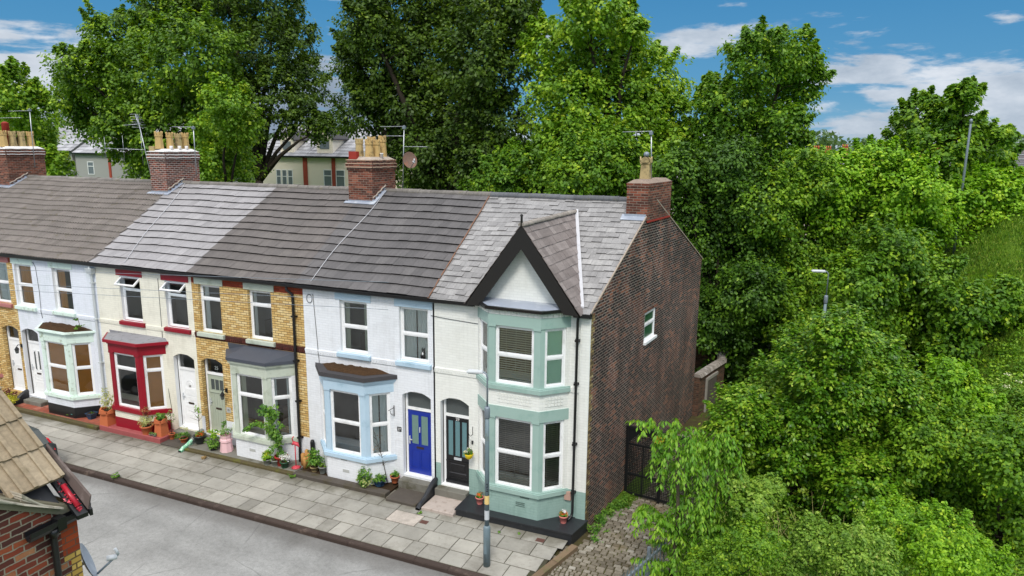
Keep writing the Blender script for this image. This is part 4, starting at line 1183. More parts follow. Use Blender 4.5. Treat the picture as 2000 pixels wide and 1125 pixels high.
    for s_ in (-1, 1):
        def P(y, s, s_=s_): return Vector((cx + s_ * (hw + 0.06) * (1 - s), y, ft + 0.0 + (ap + 0.03 - ft) * s))
        N = Vector((s_ * sl, 0, 1)).normalized()
        yv = lambda s: max(-0.30, ((ft + (ap - ft) * s) - 5.66) / SL + 0.05)
        if s_ > 0: tile_patch(gs, P, N, lambda s: -0.33, lambda s: yv(s), 11, 0.27, 0.012, s0=-0.01, rnd=random.Random(11), jit=0.6)
        else:
            tile_patch(gs, P, N, lambda s: -0.33, lambda s: yv(s), 11, 0.27, 0.012, s0=-0.01, rnd=random.Random(12), jit=0.6)
    gs.build('gablet_slates', [T_SLATEB, T_EDGE], h)
    ridge(h, 0, 0, T_BACKR, r=0.07, step=0.3, name='gablet_ridge', direction=((cx, -0.34, ap + 0.03), (cx, (ap + 0.02 - 5.66) / SL, ap + 0.03)), seed=4)
    # valley flashings
    for s_ in (1, -1):
        vf = MB(); A = Vector((cx + s_ * hw, 0.06, 5.72)); B = Vector((cx + s_ * 0.03, (ap - 5.66) / SL, ap + 0.05))
        dv = (B - A).normalized(); w_ = 0.05
        sd_ = Vector((1, 0, 0))
        vf.prism2([A - sd_ * w_, A + sd_ * w_, A + sd_ * w_ + Vector((0, 0, .05)), A - sd_ * w_ + Vector((0, 0, .05))], [B - sd_ * w_, B + sd_ * w_, B + sd_ * w_ + Vector((0, 0, .05)), B - sd_ * w_ + Vector((0, 0, .05))])
        vf.build('valley_flashing', FLASHW if s_ > 0 else LEADD, h)
    def skip(x, s):
        y = RY * s; zr = 5.66 + (RZ - 5.66) * s
        return (ap - sl * abs(x - cx)) > zr + 0.12 and y < (ap - 5.66) / SL
    house_roof(h, -4.61, -4.99, 0.0, 0.49, 21, 0.29, 0.013, T_SLATE, skip=skip, seed=21, jit=1.0, tv=0.18, name='slate_roof')
    rear_roof(h, -5.0, 0.44, -5.2, 1.05, T_SLATE)
    ridge(h, -5.0, -0.2, T_RIDGED, step=0.46, seed=31)
    # mortar line where the slates meet the neighbour's tiles
    ml = MB(); A = roofP(-4.61, -0.03) + RN * 0.04; B = roofP(-4.99, 1.0) + RN * 0.04
    ml.tube([A + (B - A) * (k / 12) + Vector((0.01 * math.sin(k * 2.1), 0, 0)) for k in range(13)], 0.022, 6); ml.build('mortar_fillet', m_orange_mortar, h)
    gutter(h, FAC, -4.6, -3.25); gutter(h, FAC, -0.42, 0.02)
    downpipe(h, [(-0.30, -0.14, 5.58), (-0.32, -0.12, 5.40), (-0.33, -0.09, 5.30), (-0.33, -0.09, 0.16), (-0.35, -0.16, 0.06), (-0.40, -0.30, 0.03)], 0.035, GUT, [(-0.33, z, 0.09) for z in (4.9, 3.75, 2.1, 0.75)], FAC)
    # chimney with one square pot
    st = chimney(h, -0.2, 0.432, 3.9, 6.15, 7.555, 8.70, CBRICK, m_darkmort, corb=1, skewx=0.24)
    rb = MB(); rb.prism2([(0.40, 3.9, 7.56), (0.452, 3.9, 7.56), (0.692, 6.15, 7.56), (0.64, 6.15, 7.56)], [(0.40, 3.9, 7.61), (0.452, 3.9, 7.61), (0.692, 6.15, 7.61), (0.64, 6.15, 7.61)]); rb.build('red_tile_course', REDCLAY, st)
    fl = MB(); fl.prism2([roofP(-0.32, 0.78) + RN * 0.03, roofP(0.40, 0.78) + RN * 0.03, roofP(0.42, 0.835) + RN * 0.03, roofP(-0.32, 0.835) + RN * 0.03], [roofP(-0.32, 0.78) + RN * 0.045, roofP(0.40, 0.78) + RN * 0.045, roofP(0.42, 0.835) + RN * 0.045, roofP(-0.32, 0.835) + RN * 0.045])
    fl.box(-0.24, 0.40, 3.86, 3.9, 7.66, 7.80); fl.build('flashing', LEAD, st)
    pots(st, [(0.14, 4.75, 8.72, 0.74, 0.155, True)], BUFFG)
    ck_ = MB(); ck_.lathe((0.14, 4.75, 9.45), [(0.07, 0), (0.09, 0.06), (0.08, 0.12), (0.03, 0.15)], 10); ck_.build('pot_cowl', GALV, st)
    # black step round the bay and the worn slab before the door
    mb = MB()
    pl = [(-3.40, -0.88), (-0.10, -0.82), (0.06, 0.02), (-3.40, 0.02)]
    mb.prism(pl, -0.36, -0.045); mb.prism([(-3.43, -0.91), (-0.08, -0.85), (0.09, 0.01), (-3.43, 0.01)], -0.045, 0.0)
    mb.build('step', BLKW, h)
    step(h, -4.42, -3.43, -1.0, -0.24, -0.33, -0.12, PINKST, 'path_slab'); step(h, -4.42, -3.43, -0.24, 0.0, -0.2, 0.09, GREYST)
    # doorbell box and meter box
    db = MB(); db.fbox(FAC, -3.35, -3.30, 0, 0.03, 1.54, 1.64); db.build('doorbell', BLKW, h)
    mtx = MB(); mtx.fbox(FAC, -0.58, -0.40, 0, 0.06, 0.48, 0.72); mtx.build('terracotta_vent', m_pinkvent, h)
    return h
m_quoin = m_brick('weathered_quoin_brick', [(0.0, lin((70, 58, 44))), (0.35, lin((112, 92, 62))), (0.7, lin((168, 146, 98))), (1.0, lin((196, 182, 140)))], lin((92, 80, 66)), mort=0.008)
m_verge = m_plain('verge_mortar', lin((160, 146, 132)), 0.9, 0.15, 9.0, 0.2, dirt=lin((120, 96, 84)), dirts=5.0)
m_vent = m_plain('dark_vent', lin((88, 108, 102)), 0.7, 0.1, 8.0)
m_pinkvent = m_plain('pinkish_vent', lin((184, 150, 136)), 0.8, 0.1, 8.0)
m_orange_mortar = m_plain('orange_brown_mortar', lin((128, 96, 78)), 0.9, 0.2, 8.0, 0.2)
T_BACKR = m_tile('pale_ridge_tile', [lin((120, 112, 104)), lin((138, 130, 122)), lin((152, 146, 138))], 0.2)

# ---------------------------------------------------------------- the plain two-window houses
def row_house(key, label, x0, dside, P):
    """dside=+1: door at the right end, bay at the left; -1 the other way round"""
    x1 = x0 + 4.5
    h = thing('terraced_house', label, 'house', ((x0 + x1) / 2, 0, -0.2), 'houses of the painted terrace')
    dc = P['door'] ; bc = P['bay']
    D_ = (dc - 0.47, dc + 0.47, P.get('dz', 0.14), 2.80)
    wins = P['wins']
    ops = [D_ + (P.get('revm', 2),)] + [(a, b, 3.68, 5.26, P.get('revm', 2), 0.11) for a, b in wins]
    if bc is not None: ops.append((bc - 1.05, bc + 1.05, 0.95, 2.55, 0, 0.05))
    mb = side_front(h, x0, x1, None, ops, P['mf'], P.get('eu', ()), P.get('ez', ()))
    arch_fill(mb, FAC, D_[0], D_[1], 2.80, 0.15, m=P.get('archm', 0))
    sw = [(a - 0.13, b + 0.13) for a, b in wins]
    string_course(mb, x0, x1, P.get('scm', 0), sw)
    eaves_dentils(mb, x0, x1, P.get('edm', 0))
    if P.get('arch'):
        n = 15
        for k in range(n):
            q0 = -0.62 + 1.24 * k / n; q1 = -0.62 + 1.24 * (k + 1) / n - 0.012
            r0, r1 = 0.80, 1.02; zc = 2.80 - 0.78
            pts = [(dc + r0 * math.sin(q0), zc + r0 * math.cos(q0)), (dc + r0 * math.sin(q1), zc + r0 * math.cos(q1)), (dc + r1 * math.sin(q1), zc + r1 * math.cos(q1)), (dc + r1 * math.sin(q0), zc + r1 * math.cos(q0))]
            mb.prism2([FAC(a, 0.0, b) for a, b in pts], [FAC(a, 0.005, b) for a, b in pts], P['arch'], 0.5)
    mb.build('front_wall', P['mats'], h)
    interior(h, x0, x1, P.get('room', ROOM)); rear_wall(h, x0, x1)
    door(h, FAC, D_[0] + 0.01, D_[1] - 0.01, P.get('dz', 0.14) + 0.02, 2.18, 2.76, P['dmat'], P['dstyle'], number=P.get('dnum'))
    if P.get('fan'):
        text_mesh(P['fan'], 0.17, FAC, dc + 0.02, -0.17, 2.42, m_etched, 'fanlight_number', h)
    for i, (a, b) in enumerate(wins):
        w = upper_window(h, a, b, inner=P['inn'][i], open_top=P.get('open', False), split=P.get('split', 0.5))
        if P.get('sillm'): sill(w, FAC, a - 0.1, b + 0.1, 3.68, P['sillm'], 0.10, 0.15)
        if P.get('linm'): lintel(w, FAC, a - 0.14, b + 0.14, 5.27, 5.47, P['linm'], 0.022)
    if bc is not None:
        bo, poly, (l, c, le, e, FR, FS, FL) = bay(h, bc, 4.5, (P['paint'], P['baywall']), zs=-0.12, z_sill=P.get('bsill', 0.74), z_top=2.70, z_band=2.98, inner_f=P['binf'], inner_s=P['bins'],
            basez=P.get('basez'), basem=P.get('basem', ()), split=P.get('bsplit', 0.52))
        cn = MB(); cn.prism(poly(0.05), 2.98, 3.03); cn.prism(poly(0.085), 3.03, 3.10); cn.build('cornice', P['paint'], bo)
        if P.get('vent'):
            v = MB(); v.fbox(FR, bc - 0.15, bc + 0.08, 0.002, 0.01, 0.16, 0.25); v.fbox(FR, bc - 0.2, bc + 0.02, 0.002, 0.01, 0.53, 0.56); v.build('air_vent', m_ventl, bo)
        P['canopy'](bo, poly, bc)
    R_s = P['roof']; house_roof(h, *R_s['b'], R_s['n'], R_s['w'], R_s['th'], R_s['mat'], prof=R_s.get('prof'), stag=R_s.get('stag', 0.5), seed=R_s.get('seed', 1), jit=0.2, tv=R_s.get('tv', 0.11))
    if R_s.get('b2'):
        house_roof(h, *R_s['b2'], R_s['n'], R_s['w'], R_s['th'], R_s['mat2'], seed=R_s.get('seed', 1) + 1, name='roof_section', tv=0.15)
    tl, tr = R_s.get('ridge', (R_s['b'][1], R_s['b'][3]))
    ridge(h, tl, tr, R_s.get('rm', T_RIDGE), seed=int(-x0))
    rear_roof(h, tl, tr, tl - 0.5, tr - 0.3, R_s['mat'])
    gutter(h, FAC, x0, x1)
    return h
m_etched = m_plain('etched_number', lin((150, 158, 156)), 0.6, 0.02, 5.0)
m_ventl = m_plain('pale_vent', lin((178, 180, 178)), 0.7, 0.1, 8.0)

def canopy_moss(edge, top, flat=True, z0=3.10, h_=0.12, inset=-0.10):
    def f(bo, poly, bc):
        mb = MB(); mb.prism2([(x, y, z0) for x, y in poly(0.13)], [(x, y, z0 + h_) for x, y in poly(0.12)])
        mb.build('bay_roof', edge, bo)
        rnd = random.Random(int(bc * 7))
        t = MB(); A = poly(inset)
        nx, ny = 26, 8; rows = []
        for j in range(ny + 1):
            v = j / ny; row = []
            for i in range(nx + 1):
                u = i / nx
                xl = A[0][0] + (A[1][0] - A[0][0]) * v; xr = A[3][0] + (A[2][0] - A[3][0]) * v
                x = xl + (xr - xl) * u; y = 0.0 + (A[1][1] - 0.0) * v
                ed = min(u, 1 - u, v + 0.15, 1 - v) * 6
                row.append((x, y, z0 + h_ + 0.004 + min(1, ed) * (0.06 + 0.05 * rnd.random())))
            rows.append(row)
        t.grid(rows, 0, 0.5, True); t.build('moss_and_debris', top, bo)
    return f
def canopy_lead(mat, z0=3.10, zt=3.42, edge=None, eh=0.03):
    def f(bo, poly, bc):
        mb = MB(); p0 = poly(0.12); k = poly(-0.16)
        mb.prism2([(x, y, z0) for x, y in p0], [(x, y, z0 + eh) for x, y in p0])
        mb.prism2([(x, y, z0 + eh) for x, y in p0], [(p0[0][0] + 0.12, 0.0, zt), (k[1][0] + .05, -0.10, zt), (k[2][0] - .05, -0.10, zt), (p0[3][0] - 0.12, 0.0, zt)])
        mb.build('bay_roof', mat, bo)
        if edge:
            e_ = MB(); a = poly(0.15); b = poly(0.10)
            for q in range(3): e_.prism2([(a[q][0], a[q][1], z0 - .05), (a[q + 1][0], a[q + 1][1], z0 - .05), (b[q + 1][0], b[q + 1][1], z0 - .05), (b[q][0], b[q][1], z0 - .05)], [(a[q][0], a[q][1], z0 + .05), (a[q + 1][0], a[q + 1][1], z0 + .05), (b[q + 1][0], b[q + 1][1], z0 + .05), (b[q][0], b[q][1], z0 + .05)])
            e_.build('edge_board', edge, bo)
    return f

def build_terrace():
    H = {}
    H[0] = house_end()
    # 27
    H[1] = row_house('27', 'white painted house with pale blue bay and sills and a bright blue front door', -9.0, 1, dict(
        door=-5.12, bay=-7.2, wins=[(-7.68, -6.72), (-5.64, -4.70)], mf=lambda u, z: 0, mats=[WHITE, WHITE, PLASTER], dmat=COB, dstyle='blue',
        inn=[inner_sides(CURTG, 0.2), inner_net()], sillm=BLUEP, linm=BLUEP, paint=BLUEP, baywall=WHITE, binf=None, bins=inner_net(), bsplit=0.5, vent=True,
        canopy=canopy_moss(FELTD, MOSSB), dz=0.18,
        roof=dict(b=(-9.2, -9.9, -4.61, -4.99), n=13, w=0.33, th=0.036, mat=T_DARK, seed=41, ridge=(-9.05, -5.0))))
    # 25
    def mf25(u, z):
        if z > 5.28: return 1
        if 3.45 < z < 3.66: return 3
        if z < (0.72 if u < -9.9 or True else 0): return 4
        return 0
    H[2] = row_house('25', 'yellow brick house with sage green bay, red brick top band and dark slate-blue bay roof', -13.5, -1, dict(
        door=-12.88, bay=-10.77, wins=[(-13.22, -12.3), (-11.16, -10.24)], mf=mf25, mats=[YBRICK, RBRICK, SAGE, BBRICK, WHITE, YBRICK], eu=(-12.35,), ez=(0.72, 3.45, 3.66, 5.28),
        scm=3, edm=1, archm=0, arch=5, dmat=SAGED, dstyle='sage', dnum=None, fan='25', revm=0, inn=[inner_sides(CURT, 0.25, False), inner_sides(CURT, 0.16)], sillm=SAGE, linm=SAGE, paint=SAGE, baywall=WHITE,
        binf=inner_sides(CURTG, 0.22, False), bins=inner_sides(CURT, 0.2), bsplit=0.66, vent=True, split=0.7, bsill=0.66, canopy=canopy_lead(LEADD, 3.10, 3.44, None, 0.10),
        roof=dict(b=(-13.54, -13.85, -9.2, -9.9), n=13, w=0.33, th=0.036, mat=T_BRN, seed=51, ridge=(-13.85, -10.1))))
    # 23
    H[3] = row_house('23', 'cream painted house with crimson bay, crimson sills and two top windows tilted open', -18.0, 1, dict(
        door=-14.12, bay=-16.24, wins=[(-16.82, -15.86), (-14.70, -13.76)], mf=lambda u, z: 0, mats=[CREAM2, CREAM2, PLASTER], dmat=UPVC, dstyle='fan', dnum='23',
        inn=[None, None], sillm=REDP, linm=REDP, open=True, split=0.70, paint=REDP, baywall=CREAM2, binf=None, bins=inner_blind(BLINDB), bsplit=0.72,
        basez=[(-0.12, 0.34, 1, 0.012), (0.34, 0.61, 0, 0.0)], basem=(REDP,), canopy=canopy_lead(LEADR, 3.10, 3.26, REDP, 0.04),
        roof=dict(b=(-18.1, -19.0, -13.54, -13.85), n=13, w=0.33, th=0.036, mat=T_LIGHT, seed=61, ridge=(-18.75, -13.85), tv=0.15)))
    H[3]['label'] = 'cream painted house with crimson bay, crimson sills and two top windows tilted open'
    # next along
    H[4] = row_house('21', 'pale white house with weathered mint bay, mossy bay roof and amber blinds', -22.5, -1, dict(
        door=-21.98, bay=-19.78, wins=[(-22.4, -21.45), (-20.3, -19.32)], mf=lambda u, z: 1 if (u < -21.3 and z < 3.4) and False else 0, mats=[PALE, PMINT, PLASTER], dmat=UPVC, dstyle='oval',
        inn=[inner_sides(BLINDB, 0.5), inner_sides(BLINDB, 0.42, False)], sillm=PMINT, linm=PMINT, paint=PMINT, baywall=PALE, binf=inner_blind(BLINDB), bins=inner_blind(BLINDB), bsplit=0.52,
        basez=[(-0.12, 0.30, 1, 0.012), (0.30, 0.61, 0, 0.0)], basem=(BLK,), vent=True, canopy=canopy_moss(PMINT, MOSSB, z0=3.06, h_=0.06, inset=0.03), dz=0.1,
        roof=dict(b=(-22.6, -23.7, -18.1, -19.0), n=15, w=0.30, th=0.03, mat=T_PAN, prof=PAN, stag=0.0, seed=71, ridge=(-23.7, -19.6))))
    def mf5(u, z):
        if z > 5.30: return 1
        return 0
    H[5] = row_house('19', 'yellow brick house at the left edge with pink sill, red brick band and white door', -27.0, 1, dict(
        door=-23.12, bay=-25.3, wins=[(-25.9, -24.95), (-23.75, -22.82)], mf=mf5, mats=[YBRICK, RBRICK, PINKS, BBRICK, YBRICK], ez=(5.30,), scm=0, edm=1, archm=0, arch=4, dmat=UPVC, dstyle='plain', revm=0,
        inn=[inner_net(), inner_net()], sillm=PINKS, linm=PINKS, paint=PINKS, baywall=YBRICK, binf=inner_net(), bins=inner_net(), canopy=canopy_lead(LEADR),
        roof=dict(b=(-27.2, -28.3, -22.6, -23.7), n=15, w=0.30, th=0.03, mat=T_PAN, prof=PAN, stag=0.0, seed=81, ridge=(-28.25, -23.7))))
    H[6] = row_house('17', 'last visible house of the terrace, only its brown roof showing left of the tall chimney', -31.5, -1, dict(
        door=-30.98, bay=None, wins=[(-31.4, -30.45), (-29.3, -28.32)], mf=lambda u, z: 0, mats=[CREAM, CREAM, PLASTER], dmat=UPVC, dstyle='plain', inn=[None, None], sillm=PMINT, linm=PMINT, paint=PMINT, baywall=CREAM, binf=None, bins=None, canopy=None,
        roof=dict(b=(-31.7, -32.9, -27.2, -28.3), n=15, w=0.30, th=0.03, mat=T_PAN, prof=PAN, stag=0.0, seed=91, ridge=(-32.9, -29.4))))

    # chimneys -----------------------------------------------------
    def flash(st, x0, x1, y0, mat=LEAD, edge=MORT):
        z = 5.66 + SL * y0
        s0 = (y0 - 0.12) / RY; s1 = (y0 + 0.0) / RY
        f = MB()
        f.prism2([roofP(x0 - .12, s0) + RN * .06, roofP(x1 + .14, s0) + RN * .06, roofP(x1 + .14, s1) + RN * .06, roofP(x0 - .12, s1) + RN * .06], [roofP(x0 - .12, s0) + RN * .08, roofP(x1 + .14, s0) + RN * .08, roofP(x1 + .14, s1) + RN * .08, roofP(x0 - .12, s1) + RN * .08])
        f.box(x0 - .02, x1 + .02, y0 - .02, y0, z, z + .12)
        f.prism2([roofP(x1, s1) + RN * .06, roofP(x1 + .14, s1) + RN * .06, roofP(x1 + .14, 0.985) + RN * .06, roofP(x1, 0.985) + RN * .06], [roofP(x1, s1) + RN * .08, roofP(x1 + .14, s1) + RN * .08, roofP(x1 + .14, 0.985) + RN * .08, roofP(x1, 0.985) + RN * .08])
        k = 0; y = y0
        while y < RY - 0.1:
            zz = 5.66 + SL * y; f.box(x1, x1 + 0.02, y, y + 0.16, zz, zz + 0.16); y += 0.17
        f.build('flashing', mat, st)
        e_ = MB(); e_.tube([(x1 + 0.02, y0 + (RY - y0) * k / 10, 5.66 + SL * (y0 + (RY - y0) * k / 10) + 0.2 + 0.02 * math.sin(k * 1.9)) for k in range(11)], 0.025, 6)
        e_.build('mortar_fillet', edge, st)
    def bands(st, x0, x1, y0, y1, zt, mat):
        b_ = MB()
        for z, o in ((zt - 0.02, 0.045), (zt - 0.14, 0.065), (zt - 0.26, 0.062)):
            for k in range(14):
                u = k / 14; w = 1 / 14
                b_.box(x1 + o - 0.01, x1 + o + 0.012, y0 + (y1 - y0) * u, y0 + (y1 - y0) * (u + w), z + 0.006 * math.sin(k * 1.3), z + 0.028 + 0.006 * math.sin(k * 1.3))
            b_.box(x0 - o, x1 + o, y0 - o - 0.012, y0 - o + 0.01, z, z + 0.026)
        b_.build('bedding_joints', mat, st)
    # between 27 and 25
    st = chimney(H[2], -10.08, -9.1, 3.95, 5.42, 7.2, 9.22, CBRICK, MORT, corb=3); bands(st, -10.08, -9.1, 3.95, 5.42, 9.22, m_sandmort); flash(st, -10.08, -9.1, 3.95)
    pots(st, [(-9.86, 4.35, 9.33, 0.62, 0.14, False, BUFFG), (-9.42, 4.30, 9.30, 0.62, 0.14, False), (-9.42, 4.72, 9.30, 0.62, 0.15, False), (-9.42, 5.12, 9.30, 0.76, 0.14, False), (-9.86, 5.1, 9.3, 0.72, 0.15, False)], BUFF)
    rp = MB(); rp.box(-10.04, -9.72, 3.96, 4.12, 9.24, 9.5); rp.build('red_square_pot', REDCLAY, st)
    wc = MB(); wc.lathe((-9.2, 4.72, 9.26), [(0.06, 0), (0.06, 0.16), (0.075, 0.17), (0.05, 0.19)], 10); wc.build('white_cap', MORTW, st)
    # between 23 and 21
    st = chimney(H[3], -19.60, -18.72, 3.95, 5.60, 7.2, 9.40, CBRICKW, MORTW, corb=3); bands(st, -19.6, -18.72, 3.95, 5.6, 9.40, MORTW); flash(st, -19.6, -18.72, 3.95)
    pots(st, [(-19.2, 4.15, 9.50, 0.68, 0.155, False), (-19.1, 4.58, 9.50, 0.66, 0.14, False), (-19.1, 4.98, 9.50, 0.64, 0.14, False, BUFFG), (-19.1, 5.34, 9.50, 0.66, 0.145, False)], BUFF)
    for y in (4.4, 4.8, 5.15):
        wc = MB(); wc.lathe((-18.85, y, 9.44), [(0.065, 0), (0.065, 0.17), (0.05, 0.18)], 10); wc.build('white_cap', MORTW, st)
    fp = MB(); fp.box(-19.6, -19.3, 3.98, 4.15, 9.42, 9.6); fp.build('small_square_pot', BUFFG, st)
    # far left
    st = chimney(H[5], -29.35, -28.33, 3.9, 5.62, 7.2, 9.42, CBRICK, MORTW, corb=3); bands(st, -29.35, -28.33, 3.9, 5.62, 9.42, MORTW); flash(st, -29.35, -28.33, 3.9)
    pots(st, [(-29.1, 4.1, 9.5, 0.72, 0.155, False), (-28.7, 4.1, 9.5, 0.72, 0.155, False), (-28.7, 4.5, 9.5, 0.70, 0.15, False, BUFFG), (-28.7, 4.9, 9.5, 0.70, 0.15, False, BUFFG), (-28.7, 5.3, 9.5, 0.70, 0.15, False)], BUFF)
    rc = MB(); rc.lathe((-29.1, 4.5, 9.53), [(0.15, 0), (0.15, 1.0), (0.16, 1.02), (0.05, 1.08)], 12); rc.build('red_clay_pot', REDCLAY, st)

    # rainwater pipes
    downpipe(H[2], [(-9.50, -0.13, 5.58), (-9.50, -0.13, 5.42), (-9.32, -0.09, 5.28), (-9.32, -0.08, 5.1), (-9.34, -0.08, 0.35), (-9.34, -0.10, -0.1)], 0.042, GUT, [(-9.33, z, 0.08) for z in (4.6, 3.2, 1.9, 0.7)], FAC)
    downpipe(H[4], [(-18.10, -0.13, 5.56), (-18.1, -0.12, 5.35), (-18.1, -0.08, 5.2), (-18.1, -0.08, 0.4), (-18.1, -0.08, -0.05)], 0.042, PIPEG, [(-18.1, z, 0.08) for z in (4.9, 3.6, 2.0, 0.8)], FAC)
    hb = MB(); hb.prism2([FAC(-18.2, 0.01, 5.22), FAC(-18.0, 0.01, 5.22), FAC(-18.0, 0.16, 5.22), FAC(-18.2, 0.16, 5.22)], [FAC(-18.26, 0.01, 5.42), FAC(-17.94, 0.01, 5.42), FAC(-17.94, 0.21, 5.42), FAC(-18.26, 0.21, 5.42)]); hb.build('hopper', PIPEG, H[4])

    # doorsteps and front edgings
    step(H[1], -5.62, -4.60, -0.26, 0.0, -0.2, 0.12, GREYST); step(H[1], -5.60, -4.62, -0.98, -0.26, -0.33, -0.12, DARKST, 'path_slab')
    step(H[1], -9.0, -5.70, -0.86, -0.60, -0.36, -0.08, DARKST, 'stone_edging')
    s_ = MB(); s_.box(-8.98, -5.72, -0.60, 0.0, -0.33, -0.14); s_.build('soil_bed', SOIL, H[1])
    step(H[2], -13.36, -12.40, -0.30, 0.0, -0.2, 0.08, GREYST); step(H[2], -13.45, -9.02, -0.72, 0.0, -0.36, -0.10, GREYST, 'front_slab'); step(H[2], -13.45, -9.02, -0.86, -0.72, -0.36, -0.12, MOSSST, 'stone_edging')
    step(H[3], -17.55, -14.62, -0.78, 0.0, -0.36, -0.02, REDST, 'red_step'); step(H[3], -14.62, -13.60, -0.24, 0.0, -0.2, 0.08, GREYST); step(H[3], -14.60, -13.52, -0.80, -0.24, -0.36, -0.15, DARKST, 'front_slab')
    step(H[4], -22.38, -17.6, -0.70, 0.0, -0.36, -0.10, REDTILE, 'tiled_forecourt'); step(H[4], -22.38, -17.6, -0.86, -0.70, -0.36, -0.08, MOSSST, 'stone_edging'); step(H[4], -22.3, -21.3, -0.34, 0.0, -0.2, 0.05, GREYST)
    step(H[5], -27.0, -22.6, -0.86, 0.0, -0.36, -0.1, DARKST, 'front_slab')
    # dished path wall details: satellite of small fittings
    t1 = MB(); t1.fbox(FAC, -5.78, -5.64, 0, 0.012, 1.50, 1.64); pl = t1.build('number_plate', BLKW, H[1]); text_mesh('27', 0.11, FAC, -5.71, 0.014, 1.57, WHITEL, 'house_number', pl)
    t2 = MB(); t2.lathe(FAC(-12.27, 0.0, 1.11), [(0.09, 0)], 12, cap=False) if False else t2.fbox(FAC, -12.36, -12.18, 0, 0.014, 1.02, 1.20); pl = t2.build('number_plate', m_ventl, H[2]); text_mesh('25', 0.10, FAC, -12.27, 0.016, 1.11, DKLET, 'house_number', pl)
    # party line of the yellow and white fronts, cable runs
    for hh, pts in ((H[1], [(-8.62, -0.012, 5.35), (-8.55, -0.012, 4.2), (-8.52, -0.012, 3.66), (-8.5, -0.04, 3.55), (-8.5, -0.012, 3.4), (-8.44, -0.012, 2.0), (-8.40, -0.012, 0.8)]),
                    (H[4], [(-21.6, -0.012, 5.34), (-21.25, -0.012, 5.38), (-21.15, -0.012, 5.2), (-21.1, -0.012, 4.3), (-21.1, -0.04, 3.56), (-21.1, -0.012, 3.3)]),
                    (H[3], [(-14.98, -0.012, 5.3), (-15.0, -0.012, 3.4), (-15.02, -0.012, 2.2), (-14.86, -0.012, 0.7)]),
                    (H[0], [(-8.4 + 3.8, -0.012, 5.1), (-4.0, -0.012, 5.06), (-3.15, -0.012, 5.02)])):
        cb = MB(); cb.tube(pts, 0.008, 5); cb.build('cable', BLKW, hh)
    lp = MB(); lp.tube([(-8.75 + 0.1 * math.cos(a), -0.02, 5.2 + 0.13 * math.sin(a)) for a in np.linspace(0.5, 6.6, 14)], 0.008, 5); lp.build('cable_loop', BLKW, H[1])
    # cable hanging down the roof slopes from the chimneys
    for hh, a, b in ((H[2], (-9.0, 0.98), (-8.7, 0.0)), (H[3], (-18.5, 0.98), (-16.5, 0.0))):
        pts = []
        for k in range(15):
            u = k / 14; x = a[0] + (b[0] - a[0]) * u + 0.07 * math.sin(u * 7); pts.append(roofP(x, a[1] + (b[1] - a[1]) * u) + RN * 0.075)
        cb = MB(); cb.tube(pts, 0.011, 5); cb.build('roof_cable', FLASHW, hh)
    return H
m_sandmort = m_plain('sandy_mortar', lin((188, 160, 138)), 0.9, 0.12, 9.0, 0.2)
HOUSES = build_terrace()

# ================================================================== STREET FURNITURE AND SMALL THINGS
def street_lamp(label, x, y, z0, h, arm_dir, sticker=True, head=0.36):
    t = thing('street_lamp', label, 'street lamp', (x, y, z0), 'street lamps')
    b = MB(); b.lathe((x, y, z0), [(0.085, 0), (0.085, 1.0), (0.062, 1.06)], 14); b.build('pole_base', POLE, t)
    p = MB(); p.lathe((x, y, z0), [(0.056, 1.04), (0.052, 3.0), (0.048, h - 0.95)], 12, cap=True); p.build('pole', POLE, t)
    c = MB(); c.lathe((x, y, z0), [(0.058, h - 1.10), (0.066, h - 1.08), (0.066, h - 0.86), (0.05, h - 0.82)], 12); c.build('collar', GALV, t)
    ax, ay = arm_dir
    a = MB(); zt = z0 + h
    a.tube([(x, y, zt - 0.84), (x, y, zt - 0.12), (x + ax * 0.02, y + ay * 0.02, zt - 0.05), (x + ax * 0.07, y + ay * 0.07, zt - 0.01), (x + ax * 0.14, y + ay * 0.14, zt)], 0.02, 10)
    a.build('arm', GALV, t)
    hd = MB(); n = Vector((-ay, ax, 0))
    P = lambda u, w, z: tuple(Vector((x, y, zt)) + Vector((ax, ay, 0)) * u + n * w + Vector((0, 0, z)))
    lo = [P(0.10, -0.04, -0.035), P(0.10 + head, -0.055, -0.035), P(0.10 + head, 0.055, -0.035), P(0.10, 0.04, -0.035)]
    mi = [P(0.10, -0.045, 0.0), P(0.12 + head, -0.06, 0.0), P(0.12 + head, 0.06, 0.0), P(0.10, 0.045, 0.0)]
    hi = [P(0.12, -0.03, 0.035), P(0.08 + head, -0.04, 0.035), P(0.08 + head, 0.04, 0.035), P(0.12, 0.03, 0.035)]
    hd.prism2(lo, mi); hd.prism2(mi, hi); ho = hd.build('lamp_head', STEEL_W, t)
    ln = MB(); ln.fbox(lambda u, w, z: P(u, w, z), 0.20, 0.08 + head, -0.042, 0.042, -0.052, -0.036); ln.build('lens', m_darklens, ho)
    if sticker:
        s = MB()
        for z, hh in ((1.62, 0.22),): s.lathe((x, y, z0 + z), [(0.0585, 0), (0.0585, hh)], 12, cap=False)
        s.build('yellow_sticker', m_sticker, t)
        s = MB(); s.lathe((x, y, z0 + 1.22), [(0.0592, 0), (0.0592, 0.24)], 12, cap=False); s.build('white_sticker', STEEL_W, t)
        k = MB(); d = Vector((4.9 - x, -16.6 - y, 0)).normalized(); sd_ = Vector((-d.y, d.x, 0))
        Fp = frame((x, y, z0), sd_, d)
        for q in range(5): k.fbox(Fp, -0.02 + (q % 2) * .01, 0.02, 0.054, 0.060, 1.95 + q * 0.045, 1.972 + q * 0.045)
        k.build('column_number', BLKW, t)
        dr = MB(); dr.fbox(frame((x, y, z0), (1, 0, 0), (0, -1, 0)), -0.035, 0.035, 0.075, 0.09, 0.35, 0.8); dr.build('access_door', POLE, t)
    return t
